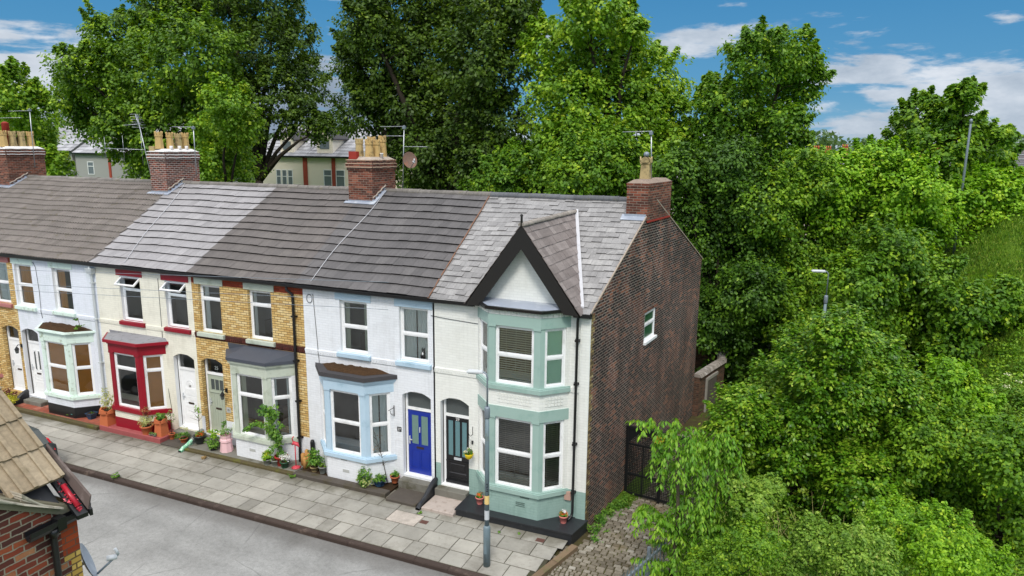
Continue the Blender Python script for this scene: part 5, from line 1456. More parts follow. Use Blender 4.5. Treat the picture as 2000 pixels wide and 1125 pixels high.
m_darklens = m_plain('dark_lens', lin((60, 66, 70)), 0.2, 0.1, 5.0, 0.6)
m_sticker = m_plain('yellow_sticker', lin((226, 196, 128)), 0.5, 0.1, 10.0)
street_lamp('slim grey street lamp on the pavement in front of the mint bay', -1.62, -2.69, -0.2, 4.86, (-0.98, -0.2))
street_lamp('street lamp head rising out of the dark shrubs behind the end house', 5.52, 9.0, -0.6, 6.32, (-0.98, -0.2), False, 0.42)

def scroll_wall(label, x, ya, yb, zt, z0=-0.36, mat=None, w=0.13, tipmat=None):
    t = thing('garden_wall', label, 'low wall', (x, ya, z0), 'low curved walls between front doors')
    n = 14; pr = []
    for k in range(n + 1):
        u = k / n; y = yb + (ya - yb) * u
        z = zt - (zt - (z0 + 0.30)) * sstep(u * 1.15) - (0.08 * sstep((u - 0.85) / 0.15))
        pr.append((y, z))
    mb = MB(); tp = MB()
    for k in range(n):
        (y0, za), (y1, zb) = pr[k], pr[k + 1]
        q = tp if (tipmat and k > n * 0.45) else mb
        for half in (1,):
            ww = w / 2
            lo = [(x - ww * .75, y1, z0), (x + ww * .75, y1, z0), (x + ww * .75, y0, z0), (x - ww * .75, y0, z0)]
            hi = [(x - ww * .75, y1, zb - .06), (x + ww * .75, y1, zb - .06), (x + ww * .75, y0, za - .06), (x - ww * .75, y0, za - .06)]
            q.prism2(lo, hi, cap=False)
            P = [(-ww, -.07), (ww, -.07), (ww, -.02), (ww * .5, 0.01), (-ww * .5, 0.01), (-ww, -.02)]
            q.prism2([(x + a, y0, za + b) for a, b in P], [(x + a, y1, zb + b) for a, b in P])
    y1, z1 = pr[-1]; (tp if tipmat else mb).face([(x - w / 2, y1, z0), (x + w / 2, y1, z0), (x + w / 2, y1, z1), (x - w / 2, y1, z1)])
    mb.build('coping', mat or BLKW, t)
    if tipmat: tp.build('painted_end', tipmat, t)
    return t
scroll_wall('black painted curved low wall between the blue door and the black door', -4.5, -1.08, -0.02, 0.30)
m_greenmos = m_plain('green_white_mosaic', lin((120, 190, 150)), 0.6, 0.5, 40.0, 0.4, dirt=lin((220, 232, 224)), dirts=22.0, dirtr=(0.5, 0.6))
scroll_wall('pebbled curved low wall with a green and white mosaic tip between white and sage doors', -13.5, -1.0, -0.02, 0.25, mat=GREYPOT, tipmat=m_greenmos)
scroll_wall('black curved low wall beside the white doorstep at the left edge', -22.5, -0.95, -0.02, 0.32)

# alley gate -------------------------------------------------------
def alley_gate():
    t = thing('metal_gate', 'tall black mesh alley gate with a yellow warning sign beside the dark brick wall', 'gate', (0.32, 2.9, -0.6))
    Gf = frame((0.34, 2.92, 0), Vector((1.0, -0.12, 0)), Vector((-0.12, -1.0, 0)))
    fr = MB(); W = 2.3; H0, H1 = -0.52, 1.56
    for u in (0.0, 1.03, W - 0.07): fr.fbox(Gf, u, u + 0.07, -0.035, 0.035, H0 - 0.1, H1)
    fr.fbox(Gf, 0.0, W, -0.04, 0.04, H1, H1 + 0.08); fr.fbox(Gf, 0.07, W - .07, -0.02, 0.02, H0, H0 + 0.06)
    fr.fbox(Gf, 0.07, W - .07, -0.02, 0.02, H1 - 0.5, H1 - 0.45); fr.fbox(Gf, 0.07, W - .07, -0.02, 0.02, H0 + 0.62, H0 + 0.67); fr.fbox(Gf, 0.52, 0.56, -0.02, 0.02, H0, H1 - .5)
    fr.build('gate_frame', BLACKM, t)
    for k, (a, b) in enumerate(((0.07, 1.03), (1.10, W - 0.07))):
        m = MB(); u = a; st = 0.052
        while u < b: m.fbox(Gf, u, u + 0.013, -0.006, 0.006, H0 + 0.06, H1 - .1); u += st
        z = H0 + 0.06
        while z < H1 - 0.1: m.fbox(Gf, a, b, -0.0075, 0.0075, z, z + 0.013); z += st
        # solid upper spandrels with an arched lower edge
        n = 12
        for q in range(n):
            u0 = a + (b - a) * q / n; u1 = a + (b - a) * (q + 1) / n; f0 = abs(2 * q / n - 1); f1 = abs(2 * (q + 1) / n - 1)
            m.prism2([Gf(u0, -.012, H1 - .12 - .34 * f0 ** 2.2), Gf(u1, -.012, H1 - .12 - .34 * f1 ** 2.2), Gf(u1, .012, H1 - .12 - .34 * f1 ** 2.2), Gf(u0, .012, H1 - .12 - .34 * f0 ** 2.2)], [Gf(u0, -.012, H1), Gf(u1, -.012, H1), Gf(u1, .012, H1), Gf(u0, .012, H1)])
        m.build('mesh_panel', BLACKM, t)
    s = MB(); s.fbox(Gf, 0.86, 1.16, 0.04, 0.048, H1 - 0.26, H1 - 0.06); so = s.build('warning_sign', SIGNY, t)
    tx = MB()
    for r_, (a, b) in enumerate(((0.92, 1.10), (0.89, 1.13), (0.89, 1.10))): tx.fbox(Gf, a, b, 0.048, 0.051, H1 - 0.11 - r_ * 0.055, H1 - 0.092 - r_ * 0.055)
    tx.build('sign_print', DKLET, so)
alley_gate()

def yard_wall():
    t = thing('yard_wall', 'old brick yard wall with curved stone coping and a weathered door behind the end house', 'wall', (1.4, 12, -1.0))
    A = [(1.22, 10.6), (1.52, 11.9), (1.86, 13.2)]
    B = [(1.86, 13.2), (1.8, 13.75), (1.5, 14.25), (1.0, 14.55), (0.3, 14.6)]
    def seg(mb, pts, z0, zt, w=0.12):
        for i in range(len(pts) - 1):
            p, q = Vector((*pts[i], 0)), Vector((*pts[i + 1], 0)); d = (q - p).normalized(); n = Vector((-d.y, d.x, 0)) * w
            za, zb = zt(i), zt(i + 1)
            lo = [p - n, q - n, q + n, p + n]
            mb.prism2([(v.x, v.y, z0) for v in lo], [(lo[0].x, lo[0].y, za), (lo[1].x, lo[1].y, zb), (lo[2].x, lo[2].y, zb), (lo[3].x, lo[3].y, za)])
    w_ = MB(); seg(w_, A, -1.2, lambda i: 0.92); seg(w_, B, -1.2, lambda i: 0.92 + 0.32 * i / 4); w_.build('brick_wall', DBRICK, t)
    c_ = MB()
    def cop(pts, z0):
        for i in range(len(pts) - 1):
            p, q = Vector((*pts[i], 0)), Vector((*pts[i + 1], 0)); Ld = (q - p).length; d = (q - p) / Ld; n = Vector((-d.y, d.x, 0)) * 0.2
            k = max(1, int(Ld / 0.09))
            for j in range(k):
                a = p + d * (Ld * j / k + 0.006); b = p + d * (Ld * (j + 1) / k - 0.006); zz = z0(i + j / k)
                c_.prism2([(a - n).to_tuple()[:2] + (zz,), (b - n).to_tuple()[:2] + (zz,), (b + n).to_tuple()[:2] + (zz,), (a + n).to_tuple()[:2] + (zz,)],
                          [(a - n * .6).to_tuple()[:2] + (zz + .12,), (b - n * .6).to_tuple()[:2] + (zz + .12,), (b + n * .6).to_tuple()[:2] + (zz + .12,), (a + n * .6).to_tuple()[:2] + (zz + .12,)], 0, random.random())
    cop(A, lambda s: 0.92); cop(B, lambda s: 0.92 + 0.32 * s / 4)
    c_.build('coping', m_coping, t)
    YF = frame((1.22, 10.6, 0), (0.64, 2.6, 0), (2.6, -0.64, 0))
    d = MB(); d.fbox(YF, 0.75, 1.75, 0.125, 0.165, -1.05, 0.62)
    for k in range(6): d.fbox(YF, 0.77 + k * 0.165, 0.90 + k * 0.165, 0.165, 0.18, -1.03, 0.60)
    do = d.build('plank_door', m_oldwood, t)
    f = MB(); f.fbox(YF, 0.66, 0.75, 0.121, 0.19, -1.05, 0.72); f.fbox(YF, 0.75, 1.84, 0.121, 0.19, 0.62, 0.74); f.build('door_frame', m_palewood, do)
    s = MB(); s.fbox(YF, -0.1, 2.4, 0.12, 0.42, -1.3, -0.98); s.build('step', GREYST, t)
m_coping = m_plain('coping_stone', lin((150, 142, 134)), 0.9, 0.2, 9.0, 0.2, tint=0.25, dirt=lin((206, 202, 196)), dirts=2.0, dirtr=(0.5, 0.7))
m_oldwood = m_plain('old_grey_wood', lin((92, 86, 80)), 0.9, 0.25, 9.0, 0.2)
m_palewood = m_plain('pale_wood_frame', lin((150, 146, 138)), 0.8, 0.15, 9.0, 0.2)
yard_wall()

def palisade(name, label, p, q, z0, zt, step=0.16, curve=True):
    t = thing(name, label, 'fence', (p[0], p[1], z0))
    P, Q = Vector((*p, 0)), Vector((*q, 0)); L = (Q - P).length; d = (Q - P) / L; n = Vector((-d.y, d.x, 0))
    F = frame((P.x, P.y, 0), d, n)
    r = MB(); 
    for z in (z0 + 0.25, zt - 0.28): r.fbox(F, 0, L, -0.02, 0.02, z, z + 0.05)
    r.build('rails', GALV, t)
    u = 0.0
    while u <= L: ps = MB(); ps.fbox(F, u - .03, u + .03, 0.02, 0.09, z0 - .3, zt - 0.05); ps.build('post', GALV, t); u += 2.4
    pl = MB(); u = 0.06; k = 0
    while u < L:
        w = 0.033
        pts = [(-w, 0), (0, 0.014), (w, 0)]
        rows = []
        for z, sp, lean in ((z0, 1, 0), (zt - 0.12, 1, 0), (zt - 0.05, 1.25, -0.02), (zt, 0.9, -0.06)):
            rows.append([F(u + a * sp, -0.024 - b + lean, z) for a, b in pts])
        pl.grid(rows[:3], 0, 0.5, False)
        for s_ in (-1, 0, 1):       # triple pointed head, tips spread
            b0 = F(u + s_ * 0.026 - 0.012, -0.044, zt - 0.06); b1 = F(u + s_ * 0.026 + 0.012, -0.044, zt - 0.06)
            tp = F(u + s_ * 0.05, -0.06 - 0.03 * (1 - abs(s_)), zt + 0.05)
            pl.face([b0, b1, tp])
        u += step; k += 1
    pl.build('pales', GALV, t)
palisade('palisade_fence', 'galvanised palisade fence with spiked tops beside the cobbled alley', (1.62, -5.0), (2.5, -2.05), -0.36, 1.3)
palisade('palisade_fence', 'distant palisade fence half hidden by trees below the tall pale pole', (9.6, 23.5), (13.2, 22.6), 5.6, 8.2, 0.28)
pp = thing('tall_pole', 'tall plain pale pole standing above the trees on the right', 'pole', (10.56, 18.5, 5.2))
mb = MB(); mb.lathe((10.56, 18.5, 5.0), [(0.06, 0), (0.045, 5.95), (0.02, 6.0)], 10); mb.build('shaft', GALV, pp)
mb = MB(); mb.lathe((10.56, 18.5, 5.0), [(0.06, 5.85), (0.06, 6.0), (0.02, 6.04)], 10); mb.build('cap', GALV, pp)

# aerials ------------------------------------------------------------
def yagi(mb, p, d, L, n, el=0.16, vertical=False, r=0.012):
    p = Vector(p); d = Vector(d).normalized(); mb.tube([p, p + d * L], r, 6)
    side = Vector((0, 0, 1)) if vertical else d.cross(Vector((0, 0, 1))).normalized()
    for k in range(n):
        q = p + d * (L * (0.08 + 0.9 * k / max(1, n - 1))); l = el * (1.25 - 0.4 * k / n)
        mb.tube([q - side * l, q + side * l], r * 0.55, 5)
def aerial(label, mast, top, parts):
    t = thing('tv_aerial', label, 'tv aerial', mast[0], 'television aerials on the chimneys')
    m = MB(); m.tube([mast[0], mast[1]], 0.018, 7); m.build('mast', ALU, t)
    for nm, a in parts:
        mb = MB(); yagi(mb, *a); mb.build(nm, ALU, t)
    cl = MB(); x, y, z = mast[1]; cl.box(x - .05, x + .05, y - .05, y + .05, z - .12, z - .02); cl.build('clamp', GALV, t)
dl = (-0.92, 0.38, 0.0)
aerial('single mast aerial with a long thin boom on the right-hand end chimney', [(0.30, 4.9, 8.6), (0.24, 4.8, 10.22)], None, [('boom', ((0.24, 4.8, 10.2), (-1, 0.15, -0.02), 0.9, 9, 0.10))])
aerial('rusty mast with two aerial booms behind the red brick middle chimney', [(-8.85, 5.5, 8.1), (-8.74, 5.5, 10.42)], None, [('boom', ((-8.74, 5.5, 10.38), (-1, 0.1, 0), 1.0, 8, 0.13)), ('boom', ((-8.74, 5.5, 10.05), (-1, 0.1, 0), 0.9, 5, 0.1)), ('boom', ((-8.74, 5.5, 9.68), (1, -0.05, 0.0), 0.95, 11, 0.09))])
aerial('tall aerial with many short bars left of the white-jointed chimney', [(-20.0, 4.3, 8.5), (-20.96, 4.7, 10.85)], None, [('boom', ((-20.78, 4.7, 10.5), (-0.75, -0.4, -0.1), 0.7, 4, 0.12)), ('boom', ((-20.3, 4.4, 9.45), (-0.95, -0.2, 0.02), 1.9, 3, 0.48, True)), ('short_bars', ((-20.75, 4.6, 10.3), (-0.35, 0.05, 0.93), 0.62, 6, 0.24))])
aerial('mast with a short horizontal boom right of the white-jointed chimney', [(-18.15, 4.9, 8.5), (-18.02, 4.8, 10.4)], None, [('boom', ((-18.02, 4.8, 10.36), (-1, 0.05, 0.01), 1.15, 10, 0.09))])
aerial('thin mast with two booms above the far left chimney', [(-28.0, 4.9, 8.6), (-27.9, 4.9, 11.2)], None, [('boom', ((-27.9, 4.9, 11.1), (-1, 0.1, 0.0), 1.6, 9, 0.12)), ('boom', ((-28.6, 4.9, 10.8), (-1, 0.1, 0.0), 1.9, 9, 0.12))])

def dish(label, c, n, r, mat, arm, mount):
    t = thing('satellite_dish', label, 'satellite dish', c)
    n = Vector(n).normalized(); x = n.cross(Vector((0, 0, 1))).normalized(); y = x.cross(n)
    mb = MB(); rows = []
    for k in range(6):
        rr = r * k / 5
        rows.append([tuple(Vector(c) + x * (rr * math.cos(a) * 0.92) + y * (rr * math.sin(a)) + n * (0.18 * r * (k / 5) ** 2)) for a in np.linspace(0, 2 * math.pi, 21)[:-1]])
    mb.grid(rows, 0, 0.5, True, close=True); rows2 = [[tuple(Vector(p) - n * 0.008) for p in rw] for rw in rows]; mb.grid([list(reversed(q)) for q in rows2], 0, 0.5, True, close=True)
    mb.build('reflector', mat, t)
    a = MB(); p0 = Vector(c) - y * r * 0.9 + n * 0.05; p1 = Vector(c) - y * r * 0.45 + n * arm; a.tube([p0, p1], 0.014, 6); a.build('feed_arm', GALV, t)
    l = MB(); l.tube([p1 - n * 0.02 - y * .02, p1 - n * 0.13 + y * 0.02], 0.035, 8); l.tube([p1, p1 + y * .09], 0.02, 6); l.build('receiver', STEEL_W, t)
    b = MB(); b.tube([Vector(c) - n * 0.01, mount], 0.02, 6); b.build('bracket', GALV, t)
    return t
dish('rusty round satellite dish on the mast of the middle chimney', (-8.55, 5.5, 9.2), (0.75, -0.5, 0.25), 0.30, RUST, 0.4, (-8.8, 5.5, 9.15))

# telephone wires
for k, (za, zb, y) in enumerate(((5.86, 6.18, -3.0), (5.42, 5.86, -3.0), (5.22, 5.68, -3.0))):
    mb = MB(); pts = []
    for q in range(25):
        u = q / 24; x = -34 + 40 * u; zz = za + (zb - za) * (x + 17.5) / 8.0 * 0.5 ; pts.append((x, y - k * 0.02, za + (zb - za) * (x + 17.5) / 6.5 * 0.8 if False else za + 0.055 * (x + 17.5) - 0.0))
    pts = pts[:19]
    mb.tube(pts, 0.0055, 4)
    tag(mb.build('overhead_wire', m_wire if 'm_wire' in globals() else GALV), ['uppermost thin telephone wire crossing the left-hand house fronts', 'middle thin telephone wire crossing the left-hand house fronts', 'lowest thin telephone wire crossing the left-hand house fronts'][k], 'telephone wire', 'overhead telephone wires')

# wall bracket, lantern
t = thing('wall_bracket', 'empty black iron basket bracket on the white wall beside the blue door', 'bracket', (-5.87, -0.02, 2.1))
mb = MB(); mb.tube([(-5.87, -0.015, 2.28), (-5.87, -0.015, 1.95)], 0.012, 6); mb.tube([(-5.87, -0.02, 2.22), (-5.87, -0.30, 2.22)], 0.009, 6); mb.build('bar', BLACKM, t)
mb = MB(); mb.tube([(-5.87, -0.02 - 0.2 * math.sin(a), 2.0 + 0.2 * (1 - math.cos(a))) for a in np.linspace(0, 1.5, 8)], 0.008, 6); mb.build('brace', BLACKM, t)
for x, z, lab in ((-12.30, 1.62, 'black wall lantern on the yellow brick beside the sage door'), (-22.53, 1.90, 'small black wall lantern between the two white doors at the left edge')):
    t = thing('wall_lantern', lab, 'wall lantern', (x, -0.02, z), 'wall lanterns')
    mb = MB(); mb.box(x - .04, x + .04, -0.03, -0.001, z + .10, z + .24); mb.tube([(x, -.03, z + .2), (x, -.14, z + .24), (x, -.2, z + .17)], 0.014, 6); mb.build('bracket', BLACKM, t)
    mb = MB(); mb.lathe((x, -.2, z - .08), [(0.045, 0), (0.07, 0.14), (0.085, 0.15), (0.03, 0.24), (0.015, 0.26)], 6, sm=False); mb.build('lamp_housing', BLACKM, t)
    mb = MB(); mb.lathe((x, -.2, z - .06), [(0.052, 0), (0.068, 0.1)], 6, sm=False, cap=False); mb.build('lamp_glass', FROSTD, t)

# the cat on the bedroom sill
def cat():
    x, y, z = -4.98, 0.225, 3.755
    t = thing('cat', 'black and white cat sitting behind the glass of the upper window above the blue door', 'cat', (x, y, z))
    mb = MB()
    mb.lathe((x, y, z), [(0.07, 0), (0.10, 0.03), (0.105, 0.08), (0.085, 0.14), (0.06, 0.19), (0.045, 0.215), (0.055, 0.23), (0.062, 0.26), (0.055, 0.295), (0.02, 0.315)], 12)
    for s_ in (-1, 1):
        mb.tube([(x + s_ * 0.035, y, z + 0.295), (x + s_ * 0.048, y, z + 0.35)], [0.022, 0.003], 6)
        mb.tube([(x + s_ * 0.03, y - 0.05, z + 0.13), (x + s_ * 0.03, y - 0.075, z + 0.0)], [0.022, 0.02], 6)
    mb.tube([(x - 0.08, y + .02, z + 0.03), (x - 0.16, y, z + 0.02), (x - 0.2, y - .02, z + 0.06)], [0.022, 0.018, 0.01], 6)
    mb.lathe((x + .005, y - 0.05, z + 0.225), [(0.012, 0), (0.028, 0.012), (0.024, 0.03), (0.01, 0.04)], 8)
    mb.build('body', CATM, t)
    w = MB(); w.lathe((x + .01, y - 0.082, z + 0.12), [(0.012, 0), (0.03, 0.03), (0.022, 0.07), (0.008, 0.09)], 8); w.build('chest_patch', CATW, t)
cat()


# ================================================================== LEAVES
def quads_obj(name, C, Nn, D, ln, wd, mat, parent=None, vv=None, seed=0, fold=0.25):
    """one bent diamond per leaf: centre, normal, pointing direction, length, width (numpy arrays)"""
    n = len(C)
    D = D - Nn * np.sum(D * Nn, 1, keepdims=True); D /= np.linalg.norm(D, axis=1, keepdims=True) + 1e-9
    S = np.cross(Nn, D)
    ln = ln[:, None]; wd = wd[:, None]
    V = np.empty((n, 4, 3), np.float32)
    V[:, 0] = C - D * ln * 0.5; V[:, 1] = C + S * wd * 0.5 + D * ln * 0.02 - Nn * wd * fold * 0.5
    V[:, 2] = C + D * ln * 0.5 - Nn * ln * 0.12; V[:, 3] = C - S * wd * 0.5 + D * ln * 0.02 - Nn * wd * fold * 0.5
    me = bpy.data.meshes.new(name)
    me.vertices.add(4 * n); me.vertices.foreach_set('co', V.reshape(-1))
    me.loops.add(4 * n); me.loops.foreach_set('vertex_index', np.arange(4 * n, dtype=np.int32))
    me.polygons.add(n); me.polygons.foreach_set('loop_start', np.arange(0, 4 * n, 4, dtype=np.int32))
    try: me.polygons.foreach_set('loop_total', np.full(n, 4, np.int32))
    except Exception: pass
    at = me.attributes.new('v', 'FLOAT', 'FACE'); at.data.foreach_set('value', (vv if vv is not None else np.random.RandomState(seed).rand(n)).astype(np.float32))
    me.materials.append(mat); me.update(calc_edges=True)
    o = bpy.data.objects.new(name, me); COL.objects.link(o)
    if parent is not None: attach(o, parent)
    return o

def clump_leaves(rs, centers, radii, outd, per, leaf, droop=0.0, up=0.55, flat=0.75):
    """leaves grouped on small sprays: every centre gets `per` leaves inside its radius"""
    k = len(centers); n = k * per
    idx = np.repeat(np.arange(k), per)
    g = rs.normal(size=(n, 3)); g /= np.linalg.norm(g, axis=1, keepdims=True); r = rs.rand(n) ** 0.45
    off = g * (r * radii[idx])[:, None]; off[:, 2] *= flat
    C = centers[idx] + off
    Nn = outd[idx] * 0.45 + np.array([0, 0, up]) + rs.normal(size=(n, 3)) * 0.42 + g * 0.25
    Nn /= np.linalg.norm(Nn, axis=1, keepdims=True)
    D = g * 0.8 + outd[idx] * 0.5 + rs.normal(size=(n, 3)) * 0.5 + np.array([0, 0, -0.25 - droop])
    ln = leaf * (0.7 + 0.6 * rs.rand(n)); wd = ln * (0.55 + 0.2 * rs.rand(n))
    cl = rs.rand(k)
    v = np.clip(0.55 * cl[idx] + 0.45 * rs.rand(n), 0, 1)
    return C, Nn, D, ln, wd, v

def crown(name, blobs, leaf, mat, parent, seed, cover=1.5, cr=0.55, per=26, inner=0.25, droop=0.0, zmin=None, up=0.55, ragged=0.22, flat=0.75, shoots=16):
    rs = np.random.RandomState(seed); A = 0.33 * leaf * leaf
    allC = []; B = np.array([b[:3] for b in blobs]); RR = np.array([b[3] for b in blobs])
    cs = []; rd = []; od = []
    for i, (x, y, z, R) in enumerate(blobs):
        need = cover * 4 * math.pi * R * R / A
        k = max(6, int(need / per))
        g = rs.normal(size=(k, 3)); g /= np.linalg.norm(g, axis=1, keepdims=True)
        rad = R * (1.0 - np.abs(rs.normal(size=k)) * ragged + 0.10 * rs.rand(k))
        deep = rs.rand(k) < inner; rad[deep] = R * (0.3 + 0.6 * rs.rand(deep.sum()))
        # lumpy outline
        lump = 1 + 0.16 * np.sin(g[:, 0] * 5 + i) * np.cos(g[:, 1] * 4 + 2 * i) + 0.12 * np.sin(g[:, 2] * 7 + 3 * i)
        P = np.array([x, y, z]) + g * (rad * lump)[:, None]
        P[:, 2] = z + (P[:, 2] - z) * 0.92
        # drop sprays buried deep inside a neighbour
        keep = np.ones(k, bool)
        for j in range(len(blobs)):
            if j == i: continue
            dd = np.linalg.norm(P - B[j], axis=1); keep &= ~((dd < RR[j] * 0.62) & (rs.rand(k) < 0.85))
        cs.append(P[keep]); od.append(g[keep]); rd.append(np.full(keep.sum(), 1.0) * cr * (0.6 + 0.8 * rs.rand(keep.sum())))
    if shoots:
        for (x, y, z, Rb) in blobs:
            for q in range(shoots):
                g = rs.normal(size=3); g[2] = abs(g[2]) + 0.15; g /= np.linalg.norm(g); L = Rb * (0.18 + 0.35 * rs.rand()); n_ = 7
                s0 = np.array([x, y, z]) + g * Rb * 0.86
                P = s0 + (g * 0.75 + np.array([0, 0, 0.55]))[None, :] * (np.linspace(0, 1, n_)[:, None] * L)
                cs.append(P); od.append(np.tile(g, (n_, 1))); rd.append(np.linspace(cr * 0.75, cr * 0.28, n_))
    cs = np.concatenate(cs); od = np.concatenate(od); rd = np.concatenate(rd)
    C, Nn, D, ln, wd, v = clump_leaves(rs, cs, rd, od, per, leaf, droop, up, flat)
    if zmin is not None:
        k = C[:, 2] > zmin; C, Nn, D, ln, wd, v = C[k], Nn[k], D[k], ln[k], wd[k], v[k]
    return quads_obj(name, C, Nn, D, ln, wd, mat, parent, v), cs

def trunk_mesh(parent, base, blobs, r0, mat, seed, top=None, name='trunk', cs=None, twigs=60):
    rnd = random.Random(seed); mb = MB(); base = Vector(base)
    cx = sum(b[0] * b[3] for b in blobs) / sum(b[3] for b in blobs); cy = sum(b[1] * b[3] for b in blobs) / sum(b[3] for b in blobs)
    zlo = min(b[2] for b in blobs); zhi = max(b[2] for b in blobs)
    ft = Vector((base.x + (cx - base.x) * 0.4, base.y + (cy - base.y) * 0.4, base.z + (zlo - base.z) * 0.75)) if top is None else Vector(top)
    n = 5; pts = [base.lerp(ft, k / n) + Vector((rnd.uniform(-1, 1), rnd.uniform(-1, 1), 0)) * 0.06 * (ft - base).length * 0.3 * (0 < k < n) for k in range(n + 1)]
    mb.tube(pts, [r0 * (1.25 if k == 0 else 1.0 - 0.45 * k / n) for k in range(n + 1)], 9)
    for b in blobs:
        e = Vector(b[:3]); L = (e - ft).length
        m1 = ft.lerp(e, 0.35) + Vector((rnd.uniform(-.2, .2), rnd.uniform(-.2, .2), 0.10 * L)); m2 = ft.lerp(e, 0.7) + Vector((rnd.uniform(-.3, .3), rnd.uniform(-.3, .3), 0.07 * L))
        rr = r0 * 0.42
        mb.tube([ft, m1, m2, e], [rr, rr * 0.7, rr * 0.42, rr * 0.16], 6)
        for q in range(5):
            a = Vector((rnd.gauss(0, 1), rnd.gauss(0, 1), abs(rnd.gauss(0, 1)) * 0.8)).normalized() * b[3] * 0.8
            s = m2.lerp(e, rnd.random()); mb.tube([s, s + a * 0.5 + Vector((0, 0, .1)), s + a], [rr * 0.26, rr * 0.16, rr * 0.05], 5)
    return mb.build(name, mat, parent)

L_DARK = m_leaf('dark_beech_leaves', lin((43, 62, 19)), lin((72, 101, 29)), lin((112, 140, 36)), tip=lin((151, 170, 44)), tipr=(0.66, 0.84), ns=0.25)
L_MID = m_leaf('mid_green_leaves', lin((57, 94, 21)), lin((94, 138, 30)), lin((146, 181, 43)), tip=lin((181, 203, 50)), tipr=(0.62, 0.8), ns=0.3)
L_LEFT = m_leaf('deep_green_maple_leaves', lin((52, 82, 18)), lin((88, 127, 28)), lin((143, 177, 41)), tip=lin((182, 209, 46)), tipr=(0.6, 0.8), ns=0.22)
L_LIME = m_leaf('lime_sycamore_leaves', lin((76, 112, 25)), lin((113, 156, 36)), lin((168, 198, 53)), tip=lin((210, 223, 72)), tipr=(0.60, 0.8), ns=0.3)
L_BUSH = m_leaf('sycamore_shrub_leaves', lin((50, 91, 22)), lin((98, 145, 32)), lin((164, 194, 53)), tip=lin((188, 204, 88)), tipr=(0.60, 0.80), ns=0.9, rough=0.36)
L_SHADE = m_leaf('deep_shrub_leaves', lin((42, 71, 23)), lin((70, 108, 31)), lin((120, 162, 42)), tip=lin((153, 183, 50)), tipr=(0.68, 0.86), ns=0.5)
L_BRIGHT = m_leaf('yellow_green_leaves', lin((78, 124, 22)), lin((123, 171, 32)), lin((171, 208, 51)), tip=lin((199, 219, 65)), tipr=(0.6, 0.8), ns=0.5)
L_FRESH = m_leaf('fresh_cherry_leaves', lin((56, 102, 20)), lin((98, 150, 32)), lin((150, 190, 54)), tip=lin((190, 196, 72)), tipr=(0.70, 0.88), ns=2.2)
L_OLIVE = m_leaf('olive_bramble_leaves', lin((74, 112, 36)), lin((118, 156, 50)), lin((168, 194, 78)), tip=lin((206, 212, 120)), tipr=(0.66, 0.82), ns=0.8)
L_SILVER = m_leaf('silvery_green_leaves', lin((62, 104, 44)), lin((98, 142, 66)), lin((160, 190, 120)), ns=0.8)
L_GRASS = m_leaf('grass_blades', lin((74, 110, 26)), lin((104, 146, 36)), lin((146, 176, 60)), tip=lin((180, 190, 90)), tipr=(0.64, 0.82), ns=0.6)
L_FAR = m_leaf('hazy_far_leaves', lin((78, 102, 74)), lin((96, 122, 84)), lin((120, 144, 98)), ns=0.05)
L_POTG = m_leaf('pot_plant_leaves', lin((52, 92, 34)), lin((88, 136, 46)), lin((140, 176, 70)), ns=3.0)
L_VARI = m_leaf('variegated_leaves', lin((120, 140, 74)), lin((174, 182, 112)), lin((214, 214, 160)), ns=3.0)
L_MAR = m_leaf('maroon_leaves', lin((70, 30, 34)), lin((106, 50, 52)), lin((140, 76, 66)), ns=3.0)
L_YEL = m_leaf('golden_leaves', lin((130, 140, 30)), lin((178, 178, 42)), lin((212, 200, 70)), ns=3.0)
L_ORANGE = m_leaf('orange_petals', lin((200, 70, 20)), lin((226, 104, 34)), lin((236, 150, 60)), trans=0.2, ns=3.0)
L_WHITE = m_leaf('white_petals', lin((214, 216, 222)), lin((230, 232, 236)), lin((244, 244, 246)), trans=0.2, ns=3.0)
L_PINKF = m_leaf('pink_petals', lin((200, 90, 110)), lin((220, 130, 140)), lin((236, 180, 180)), trans=0.2, ns=3.0)
L_BRN = m_leaf('bronze_leaves', lin((120, 84, 52)), lin((154, 112, 70)), lin((180, 140, 90)), trans=0.2, ns=3.0)

